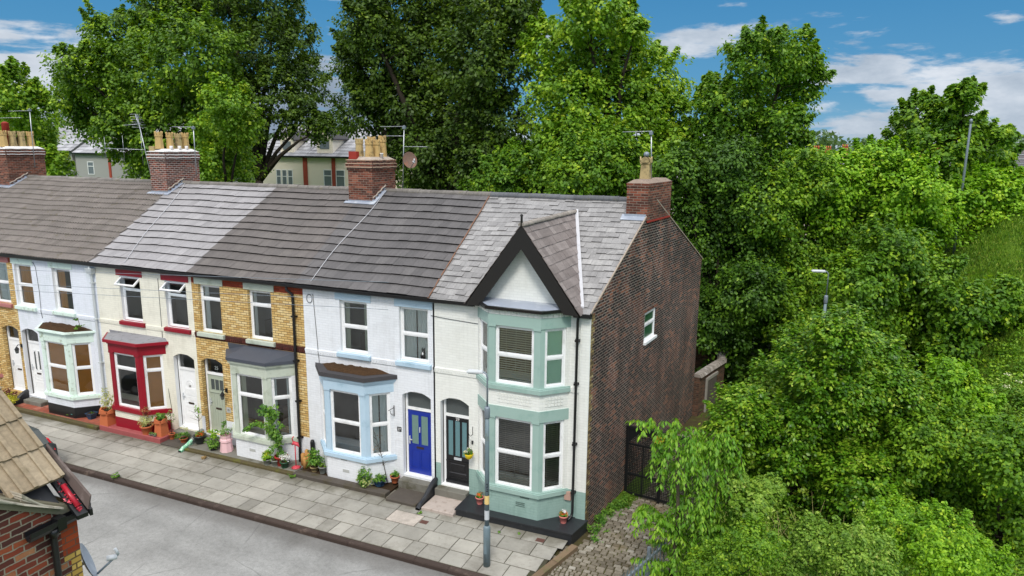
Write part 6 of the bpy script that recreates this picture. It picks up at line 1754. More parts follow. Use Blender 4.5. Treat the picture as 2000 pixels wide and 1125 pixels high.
BL={
'far_left':[(-55.8,21.6,13.5,2.1),(-55.6,23.2,11.9,1.9),(-60.9,24.8,10.3,2.7),(-59.3,26.4,9.4,1.6),(-52.7,22.4,7.6,1.5),(-63.7,24.0,12.2,3.2),(-60.2,25.6,7.4,2.3)],
'left_light':[(-44.0,19.3,14.7,1.8),(-47.0,21.1,12.7,1.5),(-44.0,22.9,17.2,2.3),(-41.5,24.7,18.5,2.8),(-33.7,20.2,15.4,2.8),(-40.5,22.0,13.9,3.4),(-47.8,23.8,12.9,2.7),(-39.7,19.3,10.2,2.2),(-37.8,21.1,10.4,3.0),(-35.7,22.9,11.9,2.9),(-44.4,24.7,7.9,1.8),(-36.1,20.2,7.6,2.0),(-46.9,22.0,10.8,1.1)],
'left_tall':[(-40.2,24.6,19.6,1.9),(-36.7,26.2,20.9,2.7),(-33.7,27.8,19.8,2.4),(-33.3,29.4,17.3,2.0),(-33.4,25.4,16.0,2.7),(-37.7,27.0,17.9,2.2),(-31.5,28.6,14.2,1.8),(-32.0,24.6,12.5,2.6),(-30.2,26.2,11.5,1.3),(-38.8,27.8,9.4,2.3),(-41.6,29.4,13.5,2.8),(-28.0,25.4,10.7,1.0)],
'bright_bough':[(-27.8,16.5,12.0,1.4),(-27.9,17.5,10.7,1.3),(-31.0,18.5,10.4,1.3),(-30.7,19.5,8.4,1.7),(-30.4,17.0,8.2,1.4)],
'dark_big':[(-19.7,19.3,16.5,1.5),(-21.8,21.1,14.6,1.1),(-19.8,22.9,17.9,2.5),(-17.4,24.7,19.0,2.9),(-11.8,20.2,16.7,2.2),(-20.3,22.0,14.7,2.7),(-17.7,23.8,14.9,3.2),(-12.2,19.3,13.8,2.4),(-21.2,21.1,11.9,1.9),(-19.0,22.9,11.8,2.6),(-17.1,24.7,11.4,3.0),(-12.0,20.2,10.7,2.0),(-16.4,22.0,8.7,2.7),(-19.6,23.8,9.2,2.0),(-12.2,19.3,8.5,1.7),(-11.0,21.1,16.0,1.4)],
'lime_big':[(-5.8,17.6,15.8,1.5),(-8.0,19.2,14.3,1.7),(-5.6,20.8,14.3,2.3),(-4.2,22.4,13.1,2.1),(-7.4,18.4,11.7,2.0),(-5.0,20.0,11.4,2.3),(-2.8,21.6,11.4,1.3),(-6.1,17.6,9.5,2.2),(-3.9,19.2,9.2,1.9),(-2.4,20.8,9.5,1.3),(-9.8,22.4,8.2,2.1),(-3.7,18.4,15.2,0.5),(-4.8,20.0,16.3,0.6)],
'low_maple':[(-5.1,14.5,8.3,1.6),(-4.0,15.5,8.8,1.4),(-7.1,16.5,7.7,1.3),(-3.4,17.5,7.7,1.4)],
'low_left_green':[(-9.5,15.5,7.9,1.3),(-8.7,16.5,8.3,1.4),(-8.2,17.5,7.2,1.3),(-12.2,18.5,7.1,1.0)],
'leaning':[(1.8,19.9,13.9,1.4),(3.1,21.3,14.1,1.3),(3.9,22.7,13.0,1.1),(2.4,24.1,12.7,1.9),(0.5,20.6,11.4,1.5),(-0.3,22.0,12.4,0.8),(1.1,23.4,9.9,1.9),(3.2,19.9,10.7,1.1),(-0.6,21.3,10.0,1.3),(2.5,22.7,8.2,2.0),(0.1,24.1,7.8,1.8),(4.0,20.6,10.0,0.5)],
'skyline':[(10.6,21.2,12.0,0.7),(10.6,22.4,10.9,1.1),(9.3,23.6,11.3,1.0),(9.0,24.8,10.2,1.2),(9.9,21.8,9.4,1.7),(11.4,23.0,9.8,1.2),(12.6,24.2,9.3,1.0),(12.3,21.2,10.3,0.4)],
'behind_gable':[(-0.5,13.5,8.7,1.0),(-0.4,14.5,7.3,1.3),(0.4,15.5,5.9,1.7),(0.9,16.5,3.7,1.9),(1.5,14.0,2.4,1.4),(2.1,15.0,7.4,1.5),(1.9,16.0,5.5,1.8),(2.7,13.5,3.9,1.3),(1.4,14.5,8.9,1.3),(-0.2,15.5,4.5,1.2)],
'mid_a':[(3.1,15.0,7.4,1.5),(4.6,16.0,8.5,1.3),(4.0,17.0,5.5,1.8),(5.3,18.0,6.6,1.8),(3.3,15.5,3.9,1.7),(5.0,16.5,3.8,1.7),(6.3,17.5,4.7,1.6),(4.3,15.0,2.5,1.3),(5.7,16.0,2.2,1.0),(2.1,17.0,4.4,1.3),(2.4,18.0,2.3,1.5)],
'mid_b':[(5.8,16.5,8.5,1.1),(7.1,17.5,8.9,1.1),(7.6,18.5,7.4,1.7),(6.9,19.5,5.9,1.7),(8.5,17.0,7.9,1.3),(9.0,18.0,6.4,1.3),(10.0,19.0,7.0,1.0),(5.5,16.5,7.4,1.1)],
'lit_slope':[(6.6,9.9,5.1,1.1),(7.5,10.7,6.0,1.2),(8.7,11.3,5.2,1.1),(7.9,12.0,4.1,1.3),(6.9,10.3,3.6,1.0),(9.1,11.0,3.9,1.1),(8.4,11.7,2.7,1.1),(9.5,9.9,3.1,0.8),(7.5,10.7,2.3,0.8),(6.1,11.3,3.9,0.8)],
'right_mid':[(9.6,9.8,4.6,0.8),(10.7,10.6,4.8,0.8),(11.5,11.4,4.4,0.9),(10.7,12.2,3.6,0.7)],
'upper_right':[(10.3,18.5,7.5,0.9),(11.6,19.5,7.8,1.1),(12.8,20.5,7.9,1.0),(13.4,21.5,6.5,1.1),(10.1,19.0,6.5,0.6)],
'near_maple':[(5.8,2.0,5.2,0.7),(5.1,2.7,4.4,0.8),(6.6,3.3,4.4,0.7),(4.4,4.0,3.0,0.9),(5.7,2.4,3.7,1.0),(7.0,3.0,3.7,0.8),(7.8,3.6,3.2,0.6),(3.6,2.0,2.7,0.8),(4.8,2.7,2.3,1.1),(6.1,3.3,2.2,1.2),(7.3,4.0,2.1,1.0),(3.0,2.4,1.7,0.6),(3.9,3.0,1.2,0.9),(5.3,3.6,0.7,1.2),(6.6,2.0,1.5,1.0),(7.6,2.7,1.9,0.7),(4.4,3.3,-0.1,0.7),(6.0,4.0,-0.6,0.9)],
'right_low_a':[(8.5,4.1,3.7,0.6),(8.6,4.7,2.7,0.8),(9.4,5.3,2.6,0.7)],
'right_low_b':[(7.9,2.1,2.7,0.8),(8.8,2.7,2.5,0.9),(8.7,3.3,1.2,0.9),(8.2,3.9,0.7,0.8)],
'right_low_c':[(9.4,1.1,2.8,0.7),(9.7,1.7,3.3,0.5),(10.0,2.3,1.3,0.9),(9.6,2.9,0.6,0.8)],
'bottom_a':[(7.8,-1.9,2.1,0.7),(7.1,-1.3,2.1,0.6),(8.6,-0.7,1.2,0.6)],
'bottom_b':[(6.2,-3.6,2.5,0.6),(5.5,-3.2,2.4,0.4),(5.2,-2.8,1.6,0.5)],
'bottom_c':[(4.5,-4.1,2.6,0.4),(4.0,-3.7,1.9,0.4),(3.6,-3.3,1.4,0.4)],
'sumac':[(4.2,-1.8,2.1,0.4),(3.8,-1.4,2.3,0.3),(4.5,-1.0,2.2,0.3)],
'cherry_a':[(2.3,-2.6,3.8,0.2),(2.4,-2.4,3.2,0.4),(2.6,-2.2,2.4,0.5),(2.5,-2.0,1.5,0.5),(2.6,-2.5,1.1,0.5),(2.7,-2.3,0.4,0.5)],
'cherry_b':[(3.0,-1.6,3.4,0.4),(3.1,-1.4,2.6,0.4),(3.1,-1.2,1.8,0.4),(3.1,-1.0,0.9,0.4)],
}

# ================================================================== TREES AND SHRUBS
def tree(key, name, label, base, r0, leaf, mat, seed, bark=None, cat='tree', group=None, cover=1.35, cr=0.6, per=26, **kw):
    bl = BL[key]; leaf *= 0.76 if leaf > 0.2 else 0.86
    t = thing(name, label, cat, base, group)
    _, cs = crown('crown', bl, leaf, mat, t, seed, cover, cr, per, **kw)
    trunk_mesh(t, base, bl, r0, bark or BARKD, seed)
    return t
TG = 'big trees behind the terrace'
tree('far_left', 'tree', 'bright green rounded tree at the far left edge behind the brick chimney', (-58, 24, 0), 0.35, 0.42, L_LIME, 1, group=TG, cr=0.7)
tree('left_light', 'tree', 'broad green tree left of centre between white cloud and tall airy tree', (-39, 22, 0), 0.5, 0.34, L_LEFT, 2, group=TG, cr=0.65, per=30)
tree('left_tall', 'tree', 'tall airy dark tree whose trunk stands left of the cream rear house', (-31.0, 22.5, 0), 0.5, 0.32, L_DARK, 3, group=TG, cover=1.0, cr=0.6, inner=0.1)
tree('bright_bough', 'small_tree', 'smaller bright green tree right of the white-jointed chimney', (-29.5, 18, 0), 0.25, 0.26, L_LIME, 4, group=TG, cr=0.5)
tree('dark_big', 'tree', 'huge dark green beech towering behind the middle of the terrace', (-16.5, 22.5, -0.5), 0.7, 0.28, L_DARK, 5, group=TG, cr=0.6, per=30, cover=1.5)
tree('lime_big', 'tree', 'big lime green sycamore behind the slate roof, paler than its neighbour', (-5.5, 20, -0.5), 0.5, 0.28, L_LIME, 6, group=TG, cr=0.55, cover=1.25)
tree('low_maple', 'small_tree', 'low green maple just above the slate ridge left of the end chimney', (-6, 15.5, -0.5), 0.2, 0.24, L_MID, 7, group=TG, cr=0.45)
tree('low_left_green', 'small_tree', 'low dull green tree behind the ridge under the dark beech', (-11, 16.5, -0.5), 0.2, 0.22, L_MID, 8, group=TG, cr=0.4)
tree('leaning', 'tree', 'tall narrow-topped green tree right of the lime sycamore, sky showing through it', (1.8, 22, -0.3), 0.4, 0.24, L_MID, 9, group=TG, cover=1.35, cr=0.5, inner=0.12)
tree('skyline', 'tree', 'tree on the right skyline with a thin pointed top beside the pale pole', (10.2, 23, 5.5), 0.25, 0.26, L_MID, 10, group=TG, cover=1.2, cr=0.45)
SG = 'shrubs and young trees on the right-hand slope'
tree('behind_gable', 'sycamore_shrub', 'deep green sycamore growth close behind the dark gable wall', (1.5, 15, -0.8), 0.2, 0.17, L_SHADE, 11, cat='shrub', group=SG, cr=0.42, cover=1.7)
tree('mid_a', 'shrub', 'dark dense young tree behind the half hidden lamp head', (4.5, 17, -0.3), 0.2, 0.17, L_MID, 12, cat='shrub', group=SG, cr=0.42, cover=1.7)
tree('mid_b', 'shrub', 'sunlit yellow-green tree right of the far red rooftops', (7.5, 18, 3), 0.2, 0.22, L_BRIGHT, 13, cat='shrub', group=SG, cr=0.42, cover=1.5)
tree('lit_slope', 'shrub', 'wide green shrub on the slope right of the half hidden lamp', (8.2, 12, 2), 0.15, 0.17, L_MID, 14, cat='shrub', group=SG, cr=0.36, cover=1.6)
tree('right_mid', 'shrub', 'green shrub below the upper grass patch near the right edge', (10.8, 11, 3.4), 0.14, 0.17, L_MID, 15, cat='shrub', group=SG, cr=0.36, cover=1.5)
tree('upper_right', 'shrub', 'bright bushes at the right edge beneath the distant palisade fence', (11.8, 20, 5.6), 0.16, 0.2, L_BRIGHT, 16, cat='shrub', group=SG, cr=0.4, cover=1.4)
tree('near_maple', 'sycamore_shrub', 'large rounded sycamore bush with yellow tips beside the alley gate', (5.4, 3.2, -0.5), 0.16, 0.115, L_BUSH, 17, cat='shrub', group=SG, cr=0.24, cover=2.0, per=20, up=1.3, ragged=0.18)
tree('right_low_a', 'shrub', 'bright green shrub beside the lower grass patch on the right', (8.9, 5.2, 1.2), 0.1, 0.13, L_BRIGHT, 18, cat='shrub', group=SG, cr=0.3, cover=1.5)
tree('right_low_b', 'shrub', 'green shrub right of the large sycamore bush', (8.4, 3, 0.8), 0.1, 0.11, L_MID, 19, cat='shrub', group=SG, cr=0.3, cover=1.5)
tree('right_low_c', 'shrub', 'tall green growth at the lower right edge', (9.6, 2, 0.8), 0.1, 0.11, L_MID, 20, cat='shrub', group=SG, cr=0.3, cover=1.5)
tree('bottom_a', 'shrub', 'fine-leaved bright shrub in the bottom right corner', (8, -1.2, 0.2), 0.07, 0.075, L_BRIGHT, 21, cat='shrub', group=SG, cr=0.22, cover=1.5)
tree('bottom_b', 'bramble', 'pale green bramble bush at the bottom between weeping tree and corner shrub', (5.6, -3.2, -0.2), 0.05, 0.07, L_OLIVE, 22, cat='shrub', group=SG, cr=0.2, cover=1.4)
tree('bottom_c', 'bramble', 'low bright bramble at the bottom edge right of the weeping tree', (4.3, -3.5, -0.3), 0.05, 0.065, L_MID, 23, cat='shrub', group=SG, cr=0.2, cover=1.4)
tree('sumac', 'young_ash', 'young ash with small feathery pale green leaves right of the weeping trees', (4.1, -1.2, -0.3), 0.05, 0.1, L_OLIVE, 24, cat='small tree', group=SG, cr=0.22, cover=0.9)

def cherry(key, label, base, seed):
    bl = BL[key]; rs = np.random.RandomState(seed)
    t = thing('weeping_cherry', label, 'small tree', base, 'weeping cherries by the palisade fence')
    Cs, Ns, Ds, ls, ws, vs = [], [], [], [], [], []
    mb = MB(); top = Vector(bl[0][:3]); b = Vector(base)
    mb.tube([b, b.lerp(top, 0.5) + Vector((0.35, 0, 0)), top + Vector((0.4, 0, 0))], [0.06, 0.045, 0.02], 8)
    rnd = random.Random(seed)
    strands = []
    for k in range(120):                                  # hanging stems full of leaves
        i = rnd.randrange(0, 6); c = bl[min(i, len(bl) - 1)]; a = rnd.uniform(0, 2 * math.pi); r = 0.03 + rnd.random() * 0.24
        s = Vector((c[0] + 0.42 + r * math.cos(a), c[1] + r * math.sin(a), c[2] + rnd.uniform(-0.3, 0.3))); L = rnd.uniform(0.35, 0.85)
        pts = [s + Vector((math.cos(a) * 0.10 * math.sin(u * 2.2), math.sin(a) * 0.10 * math.sin(u * 2.2), L * (0.5 * u - 1.4 * u * u))) + Vector((math.cos(a), math.sin(a), 0)) * L * 0.3 * u for u in np.linspace(0, 1, 12)]
        strands.append((pts, 4.6))
    for k in range(10):                                   # stems reaching out sideways
        a = rnd.uniform(2.3, 4.3) if key == 'cherry_a' else rnd.uniform(0, 6.28); z = rnd.uniform(0.15, 0.5) if k < 9 else 0.95; s = b.lerp(top, z) + Vector((0.35, 0, 0)); L = rnd.uniform(0.5, 1.25) * (1.0 if key == 'cherry_a' else 0.6)
        pts = [s + Vector((math.cos(a) * L * u, math.sin(a) * L * u, 0.45 * L * math.sin(u * 2.0) - 0.15 * u * L)) for u in np.linspace(0, 1, 10)]
        strands.append((pts, 5.5))
    for pts, dens in list(strands):
        if dens > 5:
            for q in range(3):
                s = pts[rnd.randrange(3, 9)]; a = rnd.uniform(0, 6.28); L = rnd.uniform(0.2, 0.5)
                strands.append(([s + Vector((math.cos(a) * L * u, math.sin(a) * L * u, L * (0.7 * u - 1.1 * u * u))) for u in np.linspace(0, 1, 6)], 6.0))
    for pts, dens in strands:
        mb.tube(pts[::3] + [pts[-1]], [0.008] * len(pts[::3]) + [0.003], 4)
        for i in range(len(pts) - 1):
            d = pts[i + 1] - pts[i]; n = max(1, int(d.length * dens * 17))
            for q in range(n):
                p = pts[i] + d * rnd.random(); a = rnd.uniform(0, 6.28); o = Vector((math.cos(a), math.sin(a), 0))
                Cs.append(p + o * rnd.uniform(0.02, 0.11)); Ns.append(o * 0.7 + Vector((0, 0, 0.6))); Ds.append(o * 0.45 + Vector((0, 0, -0.9)))
                ls.append(rnd.uniform(0.08, 0.145)); ws.append(rnd.uniform(0.035, 0.06)); vs.append(min(1, 0.25 + 0.6 * rnd.random() + (0.35 if i > len(pts) - 4 and dens > 5 else 0)))
    quads_obj('foliage', np.array([c[:] for c in Cs]), np.array([Vector(n).normalized()[:] for n in Ns]), np.array([d[:] for d in Ds]), np.array(ls), np.array(ws), L_FRESH, t, np.array(vs))
    mb.build('stems', BARK, t)
cherry('cherry_a', 'weeping fresh green tree beside the cobbles, its branches reaching over the alley', (2.6, -2.3, -0.35), 31)
cherry('cherry_b', 'weeping green tree just behind the first, hiding the right half of the gate', (3.2, -1.3, -0.35), 32)

# ground cover --------------------------------------------------------
m_dry = m_plain('dry_stem', lin((176, 164, 112)), 0.9, 0.2, 4.0, 0.1)
def cover():
    rs = np.random.RandomState(77)
    def patch(name, label, n, xr, yr, mat, leaf, hmin, hmax, cr, per, cond=None, cat='undergrowth'):
        x = rs.uniform(*xr, n); y = rs.uniform(*yr, n)
        keep = np.array([(cond(a, b) if cond else True) for a, b in zip(x, y)])
        x, y = x[keep], y[keep]
        # uneven height: hummocks
        hh = hmin + (hmax - hmin) * (0.5 + 0.5 * np.sin(x * 1.9 + 1) * np.cos(y * 1.6)) * rs.uniform(0.4, 1, len(x))
        z = np.array([ground_h(a, b) for a, b in zip(x, y)]) + hh
        cs = np.stack([x, y, z], 1)
        od = np.tile(np.array([[0.0, -0.2, 1.0]]), (len(x), 1))
        C, N_, D_, l_, w_, v_ = clump_leaves(rs, cs, np.full(len(x), cr) * rs.uniform(0.6, 1.3, len(x)), od, per, leaf, 0.0, 0.5, 0.9)
        o = quads_obj(name, C, N_, D_, l_, w_, mat, None, v_)
        tag(o, label, cat, kind='stuff')
    right = lambda a, b: a > 2.75 + 0.12 * max(0, b) and not (a < 3.2 and b < -2.5 and a < 2.6 - 0.3 * (b + 2.3)) 
    patch('undergrowth', 'tangled green undergrowth filling the bottom right', 6000, (2.7, 14), (-7, 8), L_OLIVE, 0.08, 0.05, 0.75, 0.22, 22, right)
    patch('nettle_growth', 'denser bright leafy growth between the bushes', 5000, (2.8, 15), (-6, 10), L_MID, 0.085, 0.05, 0.9, 0.22, 20, lambda a, b: right(a, b) and math.sin(a * 1.3) + math.cos(b * 0.9 + 1) > -0.1)
    patch('slope_growth', 'low leafy growth covering the embankment', 5200, (4, 26), (8, 34), L_BRIGHT, 0.15, 0.0, 0.7, 0.4, 20, lambda a, b: not (8.8 < a < 14 and 11.5 < b < 18.0) and not (8.5 < a < 14 and b < 10.5))
    patch('back_growth', 'dense dark growth on the ground behind the houses', 3600, (-30, 6), (13.5, 26), L_SHADE, 0.26, 0.2, 2.8, 0.7, 20)
    mb = MB(); rnd = random.Random(3)
    for k in range(420):
        x0, y0 = rnd.uniform(2.9, 9.5), rnd.uniform(-5.5, 1.5)
        if not right(x0, y0): continue
        z0 = ground_h(x0, y0) + 0.2; h_ = rnd.uniform(0.5, 1.25); a_ = rnd.uniform(0, 6.28); l_ = rnd.uniform(0.1, 0.5)
        mb.tube([(x0, y0, z0), (x0 + l_ * .4 * math.cos(a_), y0 + l_ * .4 * math.sin(a_), z0 + h_ * .6), (x0 + l_ * math.cos(a_), y0 + l_ * math.sin(a_), z0 + h_)], [0.007, 0.005, 0.002], 3)
    tag(mb.build('dry_stems', m_dry), 'dry straw-coloured stems standing in the undergrowth', 'dry stems', kind='stuff')
    # grass on the two open patches
    n = 60000
    x = rs.uniform(8.5, 16, n); y = rs.uniform(3, 19, n); z = np.array([ground_h(a, b) for a, b in zip(x, y)]) + 0.05
    N_ = rs.normal(size=(n, 3)); N_[:, 2] = 0.1; N_ /= np.linalg.norm(N_, axis=1, keepdims=True)
    D_ = np.tile(np.array([[0, 0, 1.0]]), (n, 1)) + rs.normal(size=(n, 3)) * 0.4
    tag(quads_obj('grass', np.stack([x, y, z], 1), N_, D_, rs.uniform(0.12, 0.28, n), rs.uniform(0.02, 0.04, n), L_GRASS, None, rs.rand(n)), 'long grass on the open parts of the slope', 'grass', kind='stuff')
    # weeds along the foot of the end wall and the alley
    cs = []
    for k in range(90):
        y = rs.uniform(-0.5, 2.7); x = GX * max(y, 0) + rs.uniform(0.03, 0.34) * (1.0 if rs.rand() < 0.8 else 1.6) + (0.12 if y < 0 else 0); cs.append((x, y, -0.33 - 0.35 * sstep(y / 4) + rs.uniform(0.02, 0.16)))
    for k in range(70): cs.append((2.55 + rs.uniform(-0.35, 0.3), rs.uniform(-4.5, 2.6), -0.33 + rs.uniform(0, 0.25)))
    cs = np.array(cs); C, N_, D_, l_, w_, v_ = clump_leaves(rs, cs, np.full(len(cs), 0.11), np.tile([[0, 0, 1.0]], (len(cs), 1)), 16, 0.06)
    tag(quads_obj('wall_foot_weeds', C, N_, D_, l_, w_, L_POTG, None, v_), 'weeds along the foot of the dark brick wall and alley edges', 'weeds', kind='stuff')
    # cow parsley / pale flower heads on the right
    cs = np.stack([rs.uniform(8.2, 13, 60), rs.uniform(3.5, 7.5, 60), np.zeros(60)], 1)
    for c in cs: c[2] = ground_h(c[0], c[1]) + rs.uniform(0.9, 1.4)
    C, N_, D_, l_, w_, v_ = clump_leaves(rs, cs, np.full(len(cs), 0.14), np.tile([[0, 0, 1.0]], (len(cs), 1)), 24, 0.045, flat=0.35, up=1.2)
    tag(quads_obj('cream_blossom', C, N_, D_, l_, w_, m_cream_bl, None, v_), 'cream flower heads of elder near the right edge', 'blossom', kind='stuff')
m_cream_bl = m_leaf('cream_petals', lin((206, 204, 160)), lin((222, 220, 184)), lin((236, 232, 206)), trans=0.2, ns=2.0)
cover()

# ================================================================== POTS AND PLANTS AT THE DOORS
def ball(rs, c, r, n, leaf, mat, name, t, droop=0.0, flat=0.8, up=0.5):
    k = max(3, n // 8); g = rs.normal(size=(k, 3)); g /= np.linalg.norm(g, axis=1, keepdims=True)
    cs = np.array(c) + g * (r * (0.35 + 0.6 * rs.rand(k)))[:, None] * np.array([1, 1, flat])
    C, N_, D_, l_, w_, v_ = clump_leaves(rs, cs, np.full(k, r * 0.35), g, 8, leaf, droop, up)
    return quads_obj(name, C, N_, D_, l_, w_, mat, t, v_)
def pot_plant(label, x, y, z, r, h, potm, plants, name='potted_plant', square=False, crown_=False, rim=True, cat='potted plant', seed=1, group=None, stem=None):
    t = thing(name, label, cat, (x, y, z), group); rs = np.random.RandomState(seed)
    mb = MB()
    if crown_: crown_pot(mb, x, y, z, h, r, square=square)
    else:
        mb.lathe((x, y, z), [(r * 0.68, 0), (r * 0.95, h * 0.84), (r * 1.08, h * 0.84), (r * 1.08, h), (r * 0.95, h), (r * 0.92, h * 0.9), (0.01, h * 0.88)], 4 if square else 14, sm=not square, cap=False, rot=0.78 if square else 0)
        mb.face([(x + r * 0.68 * math.cos(a), y + r * 0.68 * math.sin(a), z + 0.002) for a in np.linspace(0, 6.28, 9)[:-1]])
    mb.build('pot', potm, t)
    s_ = MB(); s_.lathe((x, y, z + h * 0.86), [(r * 0.86, 0), (r * 0.8, 0.015), (0.01, 0.02)], 12, cap=False); s_.build('soil', SOIL, t)
    if stem:
        m = MB(); hh, rr = stem; m.tube([(x, y, z + h * 0.8), (x + 0.02, y, z + h + hh * 0.5), (x, y + 0.02, z + h + hh)], [rr, rr * 0.8, rr * 0.4], 6)
        rnd = random.Random(seed)
        for q in range(9):
            a = rnd.uniform(0, 6.28); u = rnd.uniform(0.4, 1.0); b0 = Vector((x, y, z + h + hh * u * 0.9)); m.tube([b0, b0 + Vector((math.cos(a), math.sin(a), 0.7)) * hh * 0.28], [rr * 0.5, rr * 0.15], 4)
        m.build('stem', BARK, t)
    for nm, dz, br, n, leaf, mat, fl in plants:
        ball(rs, (x, y, z + h + dz), br, n, leaf, mat, nm, t, flat=fl)
    return t
PG = 'pink pots with orange flowers by the mint bay'
for x, y, lab, sd_ in ((-0.48, -0.37, 'pink pot of orange and white flowers beside the black drainpipe', 1), (-2.93, -0.36, 'pink pot of orange flowers between the black door and the mint bay', 2)):
    pot_plant(lab, x, y, 0.0, 0.115, 0.20, PINKPOT, [('leaves', 0.03, 0.12, 150, 0.05, L_POTG, 0.7), ('flowers', 0.09, 0.12, 110 if sd_ == 1 else 60, 0.045, L_ORANGE, 0.5), ('white_flowers', 0.12, 0.13, 28, 0.045, L_WHITE if sd_ == 1 else L_BRN, 0.4)], seed=sd_, group=PG)
# hanging basket on its bracket
t = thing('hanging_basket', 'yellow hanging basket of pale flowers beside the black door', 'hanging basket', (-3.32, -0.22, 1.3))
mb = MB(); mb.lathe((-3.32, -0.24, 1.20), [(0.05, 0), (0.10, 0.04), (0.125, 0.12), (0.13, 0.15), (0.11, 0.15)], 14, cap=False); mb.build('basket', YELLOWP, t)
mb = MB(); mb.tube([(-3.32, -0.01, 2.06), (-3.32, -0.01, 1.82)], 0.008, 5); mb.tube([(-3.32, -0.01, 1.84), (-3.32, -0.12, 1.82), (-3.32, -0.2, 1.86), (-3.32, -0.24, 1.93)], 0.008, 5)
for a in (0, 2.1, 4.2): mb.tube([(-3.32, -0.24, 1.86), (-3.32 + 0.12 * math.cos(a), -0.24 + 0.12 * math.sin(a), 1.35)], 0.003, 4)
mb.build('bracket', BLACKM, t)
rs = np.random.RandomState(5); ball(rs, (-3.32, -0.24, 1.38), 0.15, 130, 0.05, L_POTG, 'leaves', t, 0.4, 0.6); ball(rs, (-3.34, -0.26, 1.44), 0.14, 60, 0.045, m_cream_bl, 'flowers', t, 0, 0.4)

PP = 'pots and plants along the house fronts'
# white house (27)
pot_plant('small terracotta pot of green leaves right of the pale blue bay', -5.82, -0.14, -0.06, 0.13, 0.2, TERRA, [('leaves', 0.06, 0.15, 140, 0.06, L_POTG, 0.8)], seed=6, group=PP)
pot_plant('dark blue trough of low green leaves under the pale blue bay', -6.18, -0.40, -0.10, 0.20, 0.18, BLUEPOT, [('leaves', 0.04, 0.22, 240, 0.06, L_POTG, 0.5)], seed=7, square=True, group=PP)
pot_plant('bushy green plant spilling over the dark edging under the pale blue bay', -6.55, -0.62, -0.14, 0.12, 0.12, DARKPOT, [('leaves', 0.20, 0.30, 420, 0.08, L_POTG, 1.0), ('pale_leaves', 0.10, 0.30, 160, 0.07, L_VARI, 0.8)], seed=8, group=PP)
t = thing('bare_shrub', 'thin leafless reddish shrub in front of the pale blue bay', 'shrub', (-6.12, -0.1, -0.1), PP)
mb = MB(); rnd = random.Random(9); b0 = Vector((-6.0, -0.25, -0.1)); tp = Vector((-6.35, -0.35, 1.5)); mb.tube([b0, b0.lerp(tp, .5) + Vector((.05, 0, 0)), tp], [0.014, 0.01, 0.004], 5)
for q in range(24):
    s = b0.lerp(tp, rnd.uniform(0.35, 1.0)); d = Vector((rnd.uniform(-1, 1), rnd.uniform(-.6, .6), rnd.uniform(0.1, 1))).normalized() * rnd.uniform(0.12, 0.3); mb.tube([s, s + d], [0.005, 0.002], 4)
mb.build('stems', m_redstem if 'm_redstem' in globals() else BARK, t)
ball(np.random.RandomState(9), (-6.25, -0.33, 1.25), 0.35, 60, 0.03, L_BRN, 'buds', t)
pot_plant('leafy green bush between log and pale blue bay', -8.55, -0.38, -0.14, 0.14, 0.16, BUFFG, [('leaves', 0.22, 0.30, 420, 0.075, L_POTG, 1.1), ('upper_leaves', 0.50, 0.16, 120, 0.07, L_POTG, 1.0)], seed=10, group=PP)
pot_plant('small grey-brown pot with a low plant at the corner of the pale blue bay', -8.22, -0.42, -0.12, 0.12, 0.22, m_brownpot if 'm_brownpot' in globals() else GREYPOT, [('leaves', 0.03, 0.13, 90, 0.05, L_OLIVE, 0.6)], seed=11, group=PP)
t = thing('log_planter', 'upright split log planter beside the black drainpipe', 'planter', (-8.98, -0.2, -0.1), PP)
for k, (dx, dy, hh) in enumerate(((0, 0, 0.52), (0.12, -0.06, 0.44), (-0.11, -0.05, 0.40), (0.05, -0.15, 0.34))):
    mb = MB(); mb.tube([(-8.98 + dx, -0.2 + dy, -0.14), (-8.98 + dx, -0.2 + dy, -0.14 + hh), (-8.98 + dx, -0.2 + dy, -0.1 + hh)], [0.07, 0.065, 0.03], 8); mb.build('log', LOGM, t)
t = thing('black_cylinder_bin', 'small black capped vent pipe behind the log planter', 'vent pipe', (-8.86, -0.06, 0.0), PP)
mb = MB(); mb.lathe((-8.84, -0.08, -0.1), [(0.07, 0), (0.07, 0.72), (0.05, 0.80), (0.01, 0.82)], 12); mb.build('pipe', BLACKM, t); 
# yellow brick house (25)
t = thing('potted_plant', 'tall climbing vine in a dark red pot covering the right side of the sage bay', 'climbing plant', (-9.72, -0.5, -0.1), PP)
mb = MB(); mb.lathe((-9.72, -0.52, -0.1), [(0.13, 0), (0.19, 0.26), (0.21, 0.26), (0.21, 0.31), (0.17, 0.31)], 14, cap=False); mb.build('pot', REDCLAY, t)
mb = MB(); mb.tube([(-9.72, -0.52, 0.1), (-9.80, -0.55, 0.9), (-10.05, -0.62, 1.6)], [0.02, 0.015, 0.01], 6); mb.tube([(-9.8, -0.55, 0.9), (-10.2, -0.8, 1.22), (-10.7, -0.95, 1.1)], [0.01, 0.008, 0.004], 5); mb.build('stem', BARK, t)
rs = np.random.RandomState(12); cs = []
for k in range(60):
    u = k / 59; cs.append((-9.72 - 0.30 * u + rs.normal() * 0.12 * (0.5 + u), -0.54 - 0.12 * u + rs.normal() * 0.06, 0.25 + 1.55 * u + rs.normal() * 0.05))
for k in range(14):
    u = k / 13; cs.append((-9.95 - 0.75 * u, -0.68 - 0.28 * u, 1.05 + 0.22 * math.sin(u * 3.1) + rs.normal() * 0.03))
for k in range(14): cs.append((-10.02 + rs.normal() * 0.2, -0.62, 1.72 + rs.normal() * 0.08))
cs = np.array(cs); od = np.tile([[0.3, -0.8, 0.3]], (len(cs), 1)); C, N_, D_, l_, w_, v_ = clump_leaves(rs, cs, np.full(len(cs), 0.11), od, 14, 0.085, 0.6)
